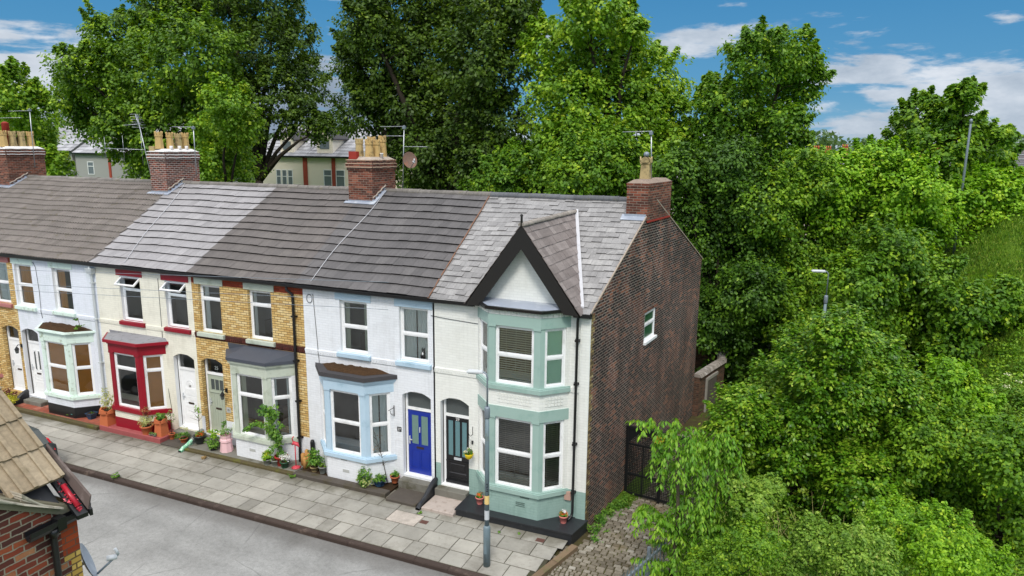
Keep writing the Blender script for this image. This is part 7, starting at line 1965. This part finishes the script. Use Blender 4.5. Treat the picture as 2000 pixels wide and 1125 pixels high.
quads_obj('leaves', C, N_, D_, l_, w_, L_POTG, t, v_)
pot_plant('white flowers in a green glazed pot at the foot of the vine', -9.50, -0.62, -0.12, 0.14, 0.22, GREENPOT, [('leaves', 0.05, 0.15, 80, 0.05, L_POTG, 0.7), ('flowers', 0.14, 0.20, 300, 0.05, L_WHITE, 0.6)], seed=13, group=PP)
pot_plant('grey stone pot with dark foliage between yellow and white flowers', -9.85, -0.62, -0.12, 0.14, 0.22, GREYPOT, [('leaves', 0.03, 0.12, 80, 0.05, L_SHADE, 0.6)], seed=14, group=PP)
pot_plant('pale pot of yellow-green leaves and yellow blooms under the sage bay', -10.15, -0.66, -0.12, 0.13, 0.2, GREYPOT, [('leaves', 0.12, 0.22, 240, 0.07, L_BRIGHT, 0.9), ('flowers', 0.22, 0.14, 60, 0.05, L_YEL, 0.5)], seed=15, group=PP)
t = thing('bird_ornament', 'pink and red bird-shaped garden ornament on a stick beside the drainpipe', 'garden ornament', (-9.18, -0.45, -0.1), PP)
mb = MB(); mb.tube([(-9.18, -0.48, -0.1), (-9.18, -0.48, 0.62)], 0.018, 6); mb.build('stick', REDPL, t)
mb = MB(); mb.tube([(-9.30, -0.48, 0.62), (-9.22, -0.48, 0.70), (-9.1, -0.48, 0.68), (-9.02, -0.48, 0.6)], [0.02, 0.06, 0.06, 0.01], 8); mb.tube([(-9.24, -0.48, 0.70), (-9.28, -0.48, 0.84), (-9.22, -0.48, 0.90)], [0.02, 0.016, 0.022], 6); mb.build('bird_body', REDPL, t)
mb = MB(); mb.lathe((-9.18, -0.48, -0.1), [(0.16, 0), (0.10, 0.03), (0.02, 0.06)], 8); mb.build('foot', REDPL, t)
t = thing('potted_plant', 'pale pink painted chimney-pot planter with grey-green leaves by the sage door', 'potted plant', (-12.05, -0.42, -0.1), PP)
mb = MB(); mb.lathe((-12.05, -0.42, -0.1), [(0.21, 0), (0.20, 0.06), (0.17, 0.30), (0.20, 0.34), (0.19, 0.40), (0.16, 0.44), (0.18, 0.56)], 8, sm=False, cap=False); mb.build('pot', PINKW, t)
rs = np.random.RandomState(16); ball(rs, (-12.05, -0.42, 0.60), 0.20, 170, 0.07, L_SILVER, 'leaves', t, 0.1, 1.1); ball(rs, (-12.1, -0.4, 0.85), 0.12, 70, 0.06, L_SILVER, 'upper_leaves', t, 0.1, 1.1)
pot_plant('broad dark green shrub left of the pale pink planter', -12.5, -0.55, -0.14, 0.12, 0.12, DARKPOT, [('leaves', 0.15, 0.26, 300, 0.08, L_POTG, 1.0), ('upper_leaves', 0.45, 0.2, 120, 0.08, L_BRIGHT, 1.1)], seed=17, group=PP)
t = thing('straw_bundle', 'small bundle of pale straw on the pavement edge', 'straw', (-12.4, -0.98, -0.2), PP)
mb = MB(); rnd = random.Random(4)
for q in range(26): a = rnd.uniform(-0.5, 0.5); mb.tube([(-12.4 + rnd.uniform(-.05, .05), -0.95, -0.19 + rnd.uniform(0, .06)), (-12.4 + 0.16 * math.sin(a), -0.95 - 0.16 * math.cos(a), -0.19 + rnd.uniform(0, .08))], 0.006, 3)
mb.build('straw', m_straw if 'm_straw' in globals() else BUFF, t)
# cream house with crimson bay (23)
pot_plant('dark glazed round pot of orange-bronze plants with one tall thin stem', -13.28, -0.36, -0.06, 0.20, 0.26, DARKPOT, [('leaves', 0.03, 0.19, 170, 0.05, L_ORANGE, 0.4), ('green_leaves', 0.06, 0.2, 100, 0.05, L_POTG, 0.6), ('high_leaves', 0.85, 0.17, 70, 0.06, L_BRIGHT, 1.6)], seed=18, group=PP, stem=(0.95, 0.012))
pot_plant('fern-like green plant in a pale bowl before the white door', -13.95, -0.42, -0.14, 0.13, 0.14, TERRA, [('leaves', 0.12, 0.22, 150, 0.07, L_POTG, 0.7), ('pale_tips', 0.34, 0.2, 60, 0.04, L_VARI, 0.8)], seed=19, group=PP)
pot_plant('small terracotta pot with a spindly pale grey tree beside the white door', -14.50, -0.40, -0.14, 0.10, 0.20, TERRA, [('leaves', 0.62, 0.22, 80, 0.045, L_SILVER, 1.5)], seed=20, group=PP, stem=(0.75, 0.014))
pot_plant('tall square terracotta chimney-pot planter with bright leaves against the crimson bay', -14.85, -0.50, -0.02, 0.17, 0.62, TERRA, [('leaves', 0.02, 0.22, 200, 0.08, L_POTG, 0.7)], seed=21, group=PP, square=True, crown_=True)
pot_plant('round terracotta pot with a loose yellowish shrub before the crimson bay', -15.40, -0.62, -0.02, 0.20, 0.30, TERRA, [('leaves', 0.18, 0.26, 200, 0.06, L_VARI, 1.0), ('upper_leaves', 0.50, 0.22, 90, 0.06, L_BRN, 1.0), ('side_leaves', 0.2, 0.42, 60, 0.05, L_VARI, 0.5)], seed=22, group=PP, stem=(0.45, 0.012))
for x, lab, s_ in ((-15.12, 'left of two small round grey cacti at the edge of the red step', 23), (-14.95, 'right of two small round grey cacti at the edge of the red step', 24)):
    pot_plant(lab, x, -0.70, -0.02, 0.065, 0.07, GREYPOT, [('cactus', 0.02, 0.075, 160, 0.03, L_SILVER, 0.9)], name='potted_cactus', cat='potted cactus', seed=s_, group=PP)
pot_plant('terracotta crown-topped chimney pot with a variegated shrub between mint and crimson bays', -17.35, -0.55, -0.08, 0.22, 0.66, TERRA, [('leaves', 0.22, 0.30, 260, 0.06, L_VARI, 1.2), ('upper_leaves', 0.58, 0.2, 90, 0.055, L_VARI, 1.0)], seed=25, group=PP, square=True, crown_=True)
# mint bay house (21)
pot_plant('turquoise bowl on a pedestal before the weathered mint bay', -19.25, -0.70 + 0.25, -0.1, 0.13, 0.14, TURQ, [('leaves', 0.02, 0.1, 40, 0.04, L_OLIVE, 0.5)], seed=26, group=PP)
pot_plant('stacked dark blue-green plastic tubs right of the mint bay', -18.55, -0.32, -0.1, 0.20, 0.22, m_tub if 'm_tub' in globals() else BLUEPOT, [('leaves', 0.0, 0.08, 20, 0.04, L_SHADE, 0.4)], seed=27, square=True, group=PP)
pot_plant('tiny green plant on the red tiles under the mint bay', -19.45, -0.48, -0.1, 0.06, 0.04, GREYPOT, [('leaves', 0.04, 0.13, 60, 0.06, L_POTG, 0.6)], seed=28, group=PP)
t = thing('canopy_weed', 'leafy weed growing from the mossy roof of the mint bay', 'weed', (-18.7, -0.3, 3.15))
mb = MB(); mb.tube([(-18.75, -0.3, 3.15), (-18.68, -0.3, 3.4), (-18.75, -0.3, 3.62)], 0.01, 5); mb.build('stem', BARK, t); rs = np.random.RandomState(29)
ball(rs, (-18.72, -0.3, 3.28), 0.15, 50, 0.1, L_POTG, 'leaves', t); ball(rs, (-18.78, -0.3, 3.58), 0.1, 26, 0.09, L_POTG, 'upper_leaves', t)
# far left
for x, y, m_, lab, nm, s_ in ((-22.95, -0.50, L_MAR, 'maroon leaved shrub at the left edge', 'maroon_shrub', 30), (-22.35, -0.78, L_YEL, 'golden shrub below the maroon one at the left edge', 'golden_shrub', 31)):
    t = thing(nm, lab, 'shrub', (x, y, -0.15), PP); rs = np.random.RandomState(s_)
    ball(rs, (x, y, 0.2), 0.32, 420, 0.07, m_, 'leaves', t, 0, 0.9); mb = MB(); mb.tube([(x, y, -0.15), (x, y, 0.3)], [0.02, 0.008], 5); mb.build('stem', BARK, t)
# weeds in the pavement
for x, y, z, r, n, lab in ((-13.75, -3.12, -0.2, 0.13, 90, 'bright green weed growing over the kerb'), (-4.35, -1.22, -0.2, 0.08, 40, 'small green weed at the front of the pale path slab'), (-1.95, -1.2, -0.2, 0.05, 16, 'tiny grass tuft in the paving left of the lamp post'), (-1.45, -1.05, -0.2, 0.05, 16, 'tiny grass tuft in the paving behind the lamp post'), (-8.95, -0.98, -0.2, 0.12, 60, 'weed tuft at the foot of the dark edging near the log planter')):
    t = thing('pavement_weed', lab, 'weed', (x, y, z), 'weeds in the pavement'); ball(np.random.RandomState(n), (x, y, z + r * 0.6), r, n, 0.06, L_POTG, 'leaves', t, 0, 0.9)

# ================================================================== THE NEAR BUILDING (bottom left)
def near_building():
    t = thing('near_terrace_end', 'near brick house end with buff tiles, broken gutter and brown board, bottom left', 'house', (-2.67, -12.5, -0.3))
    XW, YF_ = -2.67, -11.70
    NF = frame((XW, YF_, 0), (0, -1, 0), (1, 0, 0))      # u runs away from the street along the gable wall
    mb = MB()
    def mf(u, z):
        if u < 0.20 and z > 5.02: return 1
        if u < 0.12 + (0.08 if int((z + 0.3) / 0.15) % 2 else 0): return 2
        return 0
    wall_grid(mb, NF, [0, 0.12, 0.20, 6.0], [-0.35] + [0.0 + 0.15 * k for k in range(1, 34)] + [5.02, 5.42], [], mf)
    # raking top of the wall
    sl = 0.60
    mb.face([NF(0, 0, 5.42), NF(6.0, 0, 5.42), NF(6.0, 0, 5.50 + 6.0 * sl), NF(0, 0, 5.50)])
    mb.face([(XW, YF_, -0.35), (XW - 9, YF_, -0.35), (XW - 9, YF_, 5.5), (XW, YF_, 5.5)], 3); mb.box(XW - 42, XW - 9, YF_ - 6, YF_, -0.35, 5.6, 4)
    mb.box(XW - 9, XW - 0.05, YF_ - 6, YF_ - 0.05, -0.35, 5.45, 0)
    mb.build('wall', [NBRICK, m_orangebrick, m_nyellow, YBRICK, CREAM], t)
    # mortar bed below the verge, then the stacked slates
    v = MB()
    v.prism2([NF(0.05, 0.02, 5.47), NF(6, 0.02, 5.47 + 5.95 * sl), NF(6, -0.3, 5.47 + 5.95 * sl), NF(0.05, -0.3, 5.47)], [NF(0.05, 0.03, 5.60), NF(6, 0.03, 5.60 + 5.95 * sl), NF(6, -0.3, 5.60 + 5.95 * sl), NF(0.05, -0.3, 5.60)])
    v.build('verge_mortar', m_nmortar, t)
    s = MB(); rnd = random.Random(6)
    for k in range(9):
        u0 = 0.18 + k * 0.36
        for q in range(5):
            dz = q * 0.028 - 0.05; o = rnd.uniform(0.03, 0.09)
            z0 = 5.60 + (u0 - 0.05) * sl + dz; z1 = 5.60 + (u0 + 0.42 - 0.05) * sl + dz
            s.prism2([NF(u0 + q * .05, o, z0), NF(u0 + 0.42, o + rnd.uniform(-.02, .02), z1), NF(u0 + 0.42, -0.25, z1), NF(u0 + q * .05, -0.25, z0)], [NF(u0 + q * .05, o, z0 + .022), NF(u0 + 0.42, o, z1 + .022), NF(u0 + 0.42, -0.25, z1 + .022), NF(u0 + q * .05, -0.25, z0 + .022)], 0, rnd.random())
    s.build('verge_slates', m_nslate, t)
    # gablet roof over the street bay: slope falling towards the gable wall
    rs_ = 0.95
    top = Vector((XW - 0.14 - 2.0, 0, 5.98 + 2.0 * rs_))
    def P(y, s): return Vector((XW - 0.14 - 2.2 * s, y, 5.96 + 2.2 * rs_ * s))
    N = Vector((rs_, 0, 1)).normalized()
    def prof_tiles():
        mb = MB(); w = 0.30; n = 7; rnd = random.Random(2)
        for i in range(n):
            a = i / n - 0.02; b = a + 1.12 / n; ds = 1 / n
            for k in range(9):
                y1 = -11.74 - k * w; y0 = y1 - w; tt = min(1, max(0, rnd.gauss(0.5, 0.2)))
                if k > 1 + i * 1.6: continue            # cut along the valley where it meets the verge
                for (f0, f1, h) in ((0.0, 0.16, 0.035), (0.16, 0.50, 0.008), (0.50, 0.60, 0.030), (0.60, 1.0, 0.008)):
                    ya, yb = y1 - w * f0, y1 - w * f1
                    A = [P(ya, a) + N * (h + .035), P(yb, a) + N * (h + .035), P(yb, b) + N * (h + 0.008), P(ya, b) + N * (h + 0.008)]
                    mb.face(list(reversed(A)), 0, tt)
                    mb.face([P(ya, a) + N * 0.0, P(yb, a) + N * 0.0, A[1], A[0]], 0, tt * 0.6)
                    mb.face([A[0], A[3], P(ya, b), P(ya, a)], 0, tt * .6); mb.face([A[1], P(yb, a), P(yb, b), A[2]], 0, tt * .6)
        return mb
    prof_tiles().build('roof_tiles', T_NEAR, t)
    # main roof plane behind, mostly out of view
    mr = MB(); mr.prism2([(XW + 0.02 - 0.3, -11.9, 5.62), (XW - 9, -11.9, 5.62), (XW - 9, -16.5, 5.62 + 4.6 * sl), (XW - .3, -16.5, 5.62 + 4.6 * sl)], [(XW - 0.3, -11.9, 5.70), (XW - 9, -11.9, 5.70), (XW - 9, -16.5, 5.70 + 4.6 * sl), (XW - .3, -16.5, 5.70 + 4.6 * sl)])
    mr.build('main_roof', T_NEAR, t)
    # back of the street gablet board: a dark board with a gutter of debris behind it
    bd = MB()
    A, B = Vector((XW + 0.20, YF_ + 0.01, 5.56)), Vector((XW - 0.44, YF_ + 0.01, 6.15))
    def brd(y0, y1, w0, w1, mbx, ext=0.0):
        d = (B - A).normalized(); up = Vector((0.35, 0, 0.94)).normalized(); P_ = [A + up * w0 - d * ext, B + up * w0, B + up * w1, A + up * w1 - d * ext]
        mbx.prism2([(p.x, y0, p.z) for p in P_], [(p.x, y1, p.z) for p in P_])
    d = (B - A).normalized()
    W1 = Vector((0.01, 0.035, 0.14))
    bd.prism2([A, B, B + Vector((0, 0.02, 0)), A + Vector((0, 0.02, 0))], [A + W1, B + W1 * 0.55, B + W1 * 0.55 + Vector((0, 0.02, 0.015)), A + W1 + Vector((0, 0.02, 0.015))])
    bd.build('verge_board', m_nboard, t)
    gt = MB(); dn = Vector((0, 0, -0.10))
    gt.prism2([A + Vector((-0.02, -0.12, -0.08)), B + Vector((-0.02, -0.12, -0.08)), B + Vector((0, 0.0, -0.08)), A + Vector((0, 0.0, -0.08))], [A + Vector((-0.02, -0.12, -0.03)), B + Vector((-0.02, -0.12, -0.03)), B + Vector((0, 0.0, -0.03)), A + Vector((0, 0.0, -0.03))])
    gt.prism2([A + Vector((0, 0.02, -0.09)), B + Vector((0, 0.02, -0.09)), B + Vector((0.01, 0.05, -0.09)), A + Vector((0.01, 0.05, -0.09))], [A + Vector((0, 0.02, -0.01)), B + Vector((0, 0.02, -0.01)), B + Vector((0.01, 0.05, -0.01)), A + Vector((0.01, 0.05, -0.01))])
    q = [A + Vector((-.26, 0, 0.08)), B + Vector((-.5, 0, 0.38)), B + Vector((-.5, 0, -.5)), A + Vector((-.26, 0, -.10))]
    sf = MB(); sf.prism2([(p.x, YF_ - 0.75, p.z) for p in q], [(p.x, YF_ - 0.13, p.z) for p in q]); sf.build('dark_soffit', BLKW, t)
    gt.build('valley_gutter', GUT, t)
    # gutter return round the corner and its downpipe
    gg = MB(); prof = [(-0.045, 0.05), (-0.045, -0.01), (-0.02, -0.05), (0.03, -0.055), (0.055, -0.01), (0.06, 0.05), (0.05, 0.05), (0.04, 0.0), (0.02, -0.035), (-0.015, -0.03), (-0.03, 0.0), (-0.035, 0.05)]
    rows = []
    path = [Vector((XW + 0.07, -12.30, 5.50)), Vector((XW + 0.07, -11.9, 5.50)), Vector((XW + 0.07, -11.68, 5.50)), Vector((XW + 0.03, -11.60, 5.50)), Vector((XW - 0.04, -11.575, 5.50)), Vector((XW - 0.5, -11.575, 5.50))]
    for i, p in enumerate(path):
        a = path[max(0, i - 1)]; b = path[min(len(path) - 1, i + 1)]; dd = (b - a).normalized(); nn = Vector((dd.y, -dd.x, 0))
        rows.append([p + nn * q + Vector((0, 0, z)) for q, z in prof])
    gg.grid(rows, 0, 0.5, False, close=True); gg.face(list(reversed(rows[0])))
    gg.box(XW + 0.02, XW + 0.13, -12.0, -11.9, 5.42, 5.57); gg.build('gutter', GUT, t)
    dp = MB(); dp.tube([(XW + 0.07, -12.02, 5.46), (XW + 0.06, -12.02, 5.36), (XW + 0.06, -12.02, -0.3)], 0.036, 10); dp.lathe((XW + 0.07, -12.02, 5.36), [(0.045, 0), (0.055, 0.10)], 10)
    dp.fbox(NF, 0.30, 0.34, 0, 0.05, 5.12, 5.16); dp.build('downpipe', GUT, t)
    rs = np.random.RandomState(3); cs = []
    for k in range(26):
        u = rs.rand() * 0.55; p = A.lerp(B, u); cs.append((p.x - 0.03 + rs.normal() * .015, p.y - 0.06 + rs.normal() * 0.02, p.z - 0.01 + rs.normal() * 0.01))
    C, N_, D_, l_, w_, v_ = clump_leaves(rs, np.array(cs), np.full(26, 0.035), np.tile([[0, 0, 1.0]], (26, 1)), 14, 0.028)
    quads_obj('red_debris', C, N_, D_, l_, w_, m_reddeb, t, v_)
    rt = MB(); rt.tube([tuple(A.lerp(B, 0.06) + Vector((-.03, -.06, 0.02))), tuple(A.lerp(B, 0.42) + Vector((-.03, -.06, 0.02)))], 0.028, 8); rt.build('red_tube', REDPL2, t)
m_orangebrick = m_brick('orange_red_brick', [(0.0, lin((150, 62, 34))), (1.0, lin((180, 80, 44)))], lin((120, 90, 74)), mort=0.007)
m_nyellow = m_brick('near_yellow_brick', [(0.0, lin((188, 150, 70))), (1.0, lin((222, 188, 104)))], lin((120, 96, 62)), bw=0.14, mort=0.01)
m_nmortar = m_plain('old_bed_mortar', lin((120, 116, 98)), 0.95, 0.15, 12.0, 0.1, dirt=lin((120, 116, 90)), dirts=6.0, bump=0.5)
m_nslate = m_plain('pale_broken_slate', lin((184, 176, 162)), 0.9, 0.2, 14.0, 0.1, tint=0.25, dirt=lin((120, 112, 98)), dirts=9.0, bump=0.4)
m_nboard = m_plain('dusty_brown_board', lin((96, 84, 80)), 0.8, 0.15, 5.0, 0.2, dirt=lin((124, 114, 110)), dirts=5.0)
m_reddeb = m_leaf('red_debris', lin((150, 24, 40)), lin((206, 56, 74)), lin((236, 140, 150)), trans=0.1, ns=3.0)
REDPL2 = m_plain('deep_red_plastic', lin((170, 30, 48)), 0.35, 0.2, 8.0, 0.5)
near_building()
dish('grey satellite dish on the street side of the near brick building', (-2.92, -11.5, 4.66), (0.55, 0.75, 0.3), 0.24, LEAD, 0.34, (-3.0, -11.7, 4.6))

# parked car, mostly hidden by the near roof -----------------------------
def car():
    x, y = -18.2, -4.1
    t = thing('parked_car', 'dark parked car at the kerb with one red tail lamp showing past the near roof', 'car', (x, y, -0.325))
    mb = MB()
    prof = [(-2.1, 0.35), (-2.12, 0.62), (-1.95, 0.82), (-1.1, 0.92), (-0.45, 1.38), (0.9, 1.44), (1.6, 1.36), (1.95, 0.98), (2.06, 0.88), (2.1, 0.4), (1.95, 0.24), (-1.95, 0.24)]
    rows = []
    for w, k in ((-0.86, 0.90), (-0.84, 0.97), (-0.6, 1.0), (0.0, 1.015), (0.6, 1.0), (0.84, 0.97), (0.86, 0.90)):
        rows.append([(x + px * (1 if pz < 0.9 else 1) , y + w * (1.0 if pz < 0.95 else 0.80), -0.325 + pz * (k if pz > 0.5 else 1)) for px, pz in prof])
    mb.grid(rows, 0, 0.5, True, close=True); mb.face(rows[0]); mb.face(list(reversed(rows[-1])))
    mb.build('body', m_carp, t)
    for s_ in (-1, 1):
        w = MB(); w.prism2([(x - 0.40, y + s_ * 0.735, 0.62), (x + 1.55, y + s_ * 0.735, 0.62), (x + 1.35, y + s_ * 0.70, 0.98), (x + 0.0, y + s_ * 0.70, 0.98)], [(x - 0.40, y + s_ * 0.755, 0.62), (x + 1.55, y + s_ * 0.755, 0.62), (x + 1.35, y + s_ * 0.72, 0.98), (x + 0.0, y + s_ * 0.72, 0.98)]); w.build('side_window', FROSTD, t)
        l = MB(); l.prism2([(x + 1.98, y + s_ * 0.62, 0.36), (x + 2.10, y + s_ * 0.80, 0.36), (x + 1.94, y + s_ * 0.84, 0.36)], [(x + 1.86, y + s_ * 0.56, 0.72), (x + 1.93, y + s_ * 0.74, 0.72), (x + 1.80, y + s_ * 0.76, 0.72)]); l.build('tail_lamp', m_tail, t)
        for wx in (-1.3, 1.3):
            wh = MB(); wh.tube([(x + wx, y + s_ * 0.66, -0.02), (x + wx, y + s_ * 0.88, -0.02)], 0.31, 20); wo = wh.build('wheel', BLACKM, t); rm = MB(); rm.tube([(x + wx, y + s_ * 0.87, -0.02), (x + wx, y + s_ * 0.89, -0.02)], 0.2, 14); rm.build('rim', ALU, wo)
    b = MB(); b.prism2([(x + 1.66, y - 0.62, 1.0), (x + 1.66, y + 0.62, 1.0), (x + 2.0, y + 0.68, 0.60), (x + 2.0, y - 0.68, 0.60)], [(x + 1.69, y - 0.62, 1.02), (x + 1.69, y + 0.62, 1.02), (x + 2.03, y + 0.68, 0.62), (x + 2.03, y - 0.68, 0.62)]); b.build('rear_window', FROSTD, t)
m_carp = m_plain('dark_green_grey_paint', lin((52, 62, 64)), 0.3, 0.08, 4.0, 0.6)
m_tail = m_plain('red_lens', lin((205, 20, 36)), 0.2, 0.1, 8.0, 0.6)
car()

# ================================================================== HOUSES FAR BEHIND
def far_house(label, x0, x1, y, z0, ze, zr, depth, wallm, roofm, wins=(), pil=(), name='far_house', skew=0.0, bayx=None, dormer=None, winm=None):
    t = thing(name, label, 'house', ((x0 + x1) / 2, y, z0), 'houses beyond the trees')
    b = MB(); b.box(x0, x1, y, y + depth, z0, ze); b.face([(x0, y, ze), (x0, y + depth, ze), (x0, y + depth / 2, zr)]); b.face([(x1, y, ze), (x1, y + depth / 2, zr), (x1, y + depth, ze)]); b.build('wall', wallm, t)
    r = MB(); o = 0.25
    n = 10
    for s_, ya, yb in ((1, y - o, y + depth / 2), (-1, y + depth + o, y + depth / 2)):
        for k in range(n):
            u0, u1 = k / n, (k + 1.1) / n
            zz0 = ze - 0.1 + (zr - ze + 0.1) * u0 + .04; zz1 = ze - 0.1 + (zr - ze + 0.1) * u1
            for q in range(12):
                xa = x0 - 0.2 + (x1 - x0 + 0.4) * q / 12; xb = x0 - 0.2 + (x1 - x0 + 0.4) * (q + 1) / 12
                r.face([(xa, ya + (yb - ya) * u0, zz0), (xb, ya + (yb - ya) * u0, zz0), (xb, ya + (yb - ya) * u1, zz1), (xa, ya + (yb - ya) * u1, zz1)], 0, random.random())
    r.face([(x0 - .2, y - o, ze - .2), (x1 + .2, y - o, ze - .2), (x1 + .2, y - o, ze - .05), (x0 - .2, y - o, ze - .05)], 0, 0.0)
    r.build('roof', roofm, t)
    gu = MB(); gu.box(x0 - .2, x1 + .2, y - o - .12, y - o, ze - .16, ze - .03); gu.build('gutter', GUT, t)
    for (a, b_, c, d) in wins:
        w = MB(); f = 0.07
        w.box(a, a + f, y - .05, y, c, d); w.box(b_ - f, b_, y - .05, y, c, d); w.box(a + f, b_ - f, y - .05, y, c, c + f); w.box(a + f, b_ - f, y - .05, y, d - f, d); w.box(a + f, b_ - f, y - .05, y, c + (d - c) * .62, c + (d - c) * .62 + f)
        wo = w.build('window', UPVC, t); p = MB(); p.box(a + f, b_ - f, y - .02, y - .004, c + f, d - f); p.build('pane', winm or m_farpane, wo)
    for (a, b_) in pil:
        p = MB(); p.box(a, b_, y - .1, y - .001, z0, ze - .15); p.build('pilaster', m_redpil, t)
    if dormer:
        dx, w, dz = dormer; d_ = MB(); d_.box(dx - w / 2, dx + w / 2, y + .3, y + 2.2, ze, dz); d_.face([(dx - w / 2, y + .3, dz), (dx + w / 2, y + .3, dz), (dx, y + .3, dz + w * .45)]); do = d_.build('dormer', wallm, t)
        q = MB()
        for s_ in (-1, 1): q.prism2([(dx, y + .1, dz + w * .5), (dx, y + 3, dz + w * .5), (dx + s_ * w * .65, y + 3, dz - .1), (dx + s_ * w * .65, y + .1, dz - .1)], [(dx, y + .1, dz + w * .5 + .12), (dx, y + 3, dz + w * .5 + .12), (dx + s_ * w * .65, y + 3, dz + .02), (dx + s_ * w * .65, y + .1, dz + .02)])
        q.build('dormer_roof', m_darkfascia, do)
        q = MB(); q.box(dx - w * .3, dx + w * .3, y + .26, y + .3, dz - .9, dz - .15); q.build('dormer_window', m_farpane, do)
    return t
m_farpane = m_plain('far_window_pane', lin((110, 118, 126)), 0.2, 0.15, 2.0, 0.6)
m_redpil = m_plain('brick_red_pilaster', lin((164, 72, 54)), 0.8, 0.1, 5.0)
m_darkfascia = m_plain('dark_fascia', lin((60, 58, 60)), 0.7, 0.1, 5.0)
m_farcream = m_plain('far_cream_render', lin((240, 230, 212)), 0.8, 0.04, 3.0)
m_redroof = m_tile('red_roof', [lin((120, 66, 58)), lin((136, 78, 68)), lin((150, 90, 78))], 0.15)
fh = far_house('cream rear house with brick-red pilasters and a small gabled dormer', -45.5, -39.7, 38, 0, 8.75, 11.6, 9, m_farcream, T_BACK, [(-43.2, -42.6, 5.6, 7.4), (-42.5, -41.9, 5.6, 7.4), (-41.8, -41.2, 5.6, 7.4)], dormer=(-42.0, 1.6, 10.2), name='far_house')
far_house('cream rear house with paired windows split by a red pier', -39.7, -33.6, 38, 0, 8.75, 11.4, 9, m_farcream, T_BACK, [(-37.6, -36.65, 5.9, 7.5), (-36.2, -35.2, 5.9, 7.5)], [(-39.9, -39.45), (-36.6, -36.25)], dormer=(-37.6, 1.8, 10.3), name='far_house')
far_house('pale rear house behind the middle chimney', -33.4, -27.5, 41, 0, 8.6, 11.2, 9, m_farcream, m_pant if 'm_pant' in globals() else T_BRN, [(-32.6, -31.7, 5.8, 7.2)], name='far_house')
far_house('grey pebble-dashed house with a slate roof at the left', -71.5, -56.5, 38, 0, 8.7, 12.0, 10, RENDER, T_BACK, [(-60.3, -59.3, 5.4, 7.6), (-69.6, -68.6, 6.3, 7.7)], [(-66.2, -65.9)], name='far_house')
far_house('grey rendered house just right of the far left chimney', -80.5, -72, 38, 0, 8.9, 12.4, 10, RENDER, T_BACK, [(-74.5, -73.6, 6.2, 7.7)], name='far_house')
far_house('white far house glimpsed between trees above the slate ridge', -10.5, -4.5, 34, 0, 6.8, 8.8, 8, m_farcream, T_BACK, [(-9.8, -9.0, 4.2, 5.6)], name='far_house')
far_house('pale far house glimpsed through the leaves right of the end chimney', -2.0, 6.0, 46, 0, 7.2, 9.2, 9, m_farcream, m_redroof, [(0.5, 1.6, 4.8, 6.0)], name='far_house')
# rows of red-brick roofs with chimneys on the right skyline
rnd = random.Random(14)
for k, (x, y) in enumerate(((-1.5, 96), (5.0, 104), (11.5, 98), (18.0, 108))):
    t = far_house(['leftmost', 'second', 'third', 'rightmost'][k] + ' of the distant red-brick roofs on the right skyline', x, x + 6.3, y, 0, 6.9 + 0.3 * (k % 2), 8.9, 8, m_redpil, T_BACK if k % 2 else m_redroof, name='distant_house')
    for q in range(3):
        c = MB(); cx = x + 0.6 + q * 2.4; c.box(cx, cx + 0.9, y + 3 + q * .4, y + 4 + q * .4, 8.0, 10.0 + 0.25 * (q % 2)); co_ = c.build('chimney_stack', m_redpil, t)
        p = MB()
        for j in range(3): p.lathe((cx + 0.15 + j * .3, y + 3.5 + q * .4, 10.0 + 0.25 * (q % 2)), [(0.11, 0), (0.09, .4)], 6)
        p.build('chimney_pot', TERRA, co_)
t = far_house('grey industrial roof with railings at the far right edge', 28, 60, 100, 0, 7.6, 10.0, 24, RENDER, m_farroof if 'm_farroof' in globals() else T_DARK, name='industrial_building')
fr_ = MB()
for k in range(20): fr_.tube([(28 + k * 1.6, 99.8, 7.5), (28 + k * 1.6, 99.8, 9.4)], 0.05, 4)
for z in (8.2, 8.8, 9.4): fr_.tube([(28, 99.8, z), (60, 99.8, z)], 0.05, 4)
fr_.build('railing', ALU, t)

# far woodland along the horizon: nobody could count it
def woods():
    rs = np.random.RandomState(9); cs = []
    for k in range(1500):
        a = rs.uniform(-1.15, 0.62); d = rs.uniform(150, 330)
        x = 4.9 + d * math.sin(a); y = -16.6 + d * math.cos(a)
        top = 8.6 + d * 0.0125 + 1.8 * math.sin(a * 31) + 1.5 * math.sin(a * 57 + 1)
        if a < -0.45: top += 4 * max(0, math.sin(a * 9 + 0.3))
        cs.append((x, y, rs.uniform(3, top), 2.6))
    cs = np.array(cs); g = rs.normal(size=(len(cs), 3)); g /= np.linalg.norm(g, axis=1, keepdims=True)
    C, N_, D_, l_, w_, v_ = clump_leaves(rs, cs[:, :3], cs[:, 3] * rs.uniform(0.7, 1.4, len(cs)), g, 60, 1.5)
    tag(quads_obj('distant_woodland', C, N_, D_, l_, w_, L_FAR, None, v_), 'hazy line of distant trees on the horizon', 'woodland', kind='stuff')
woods()
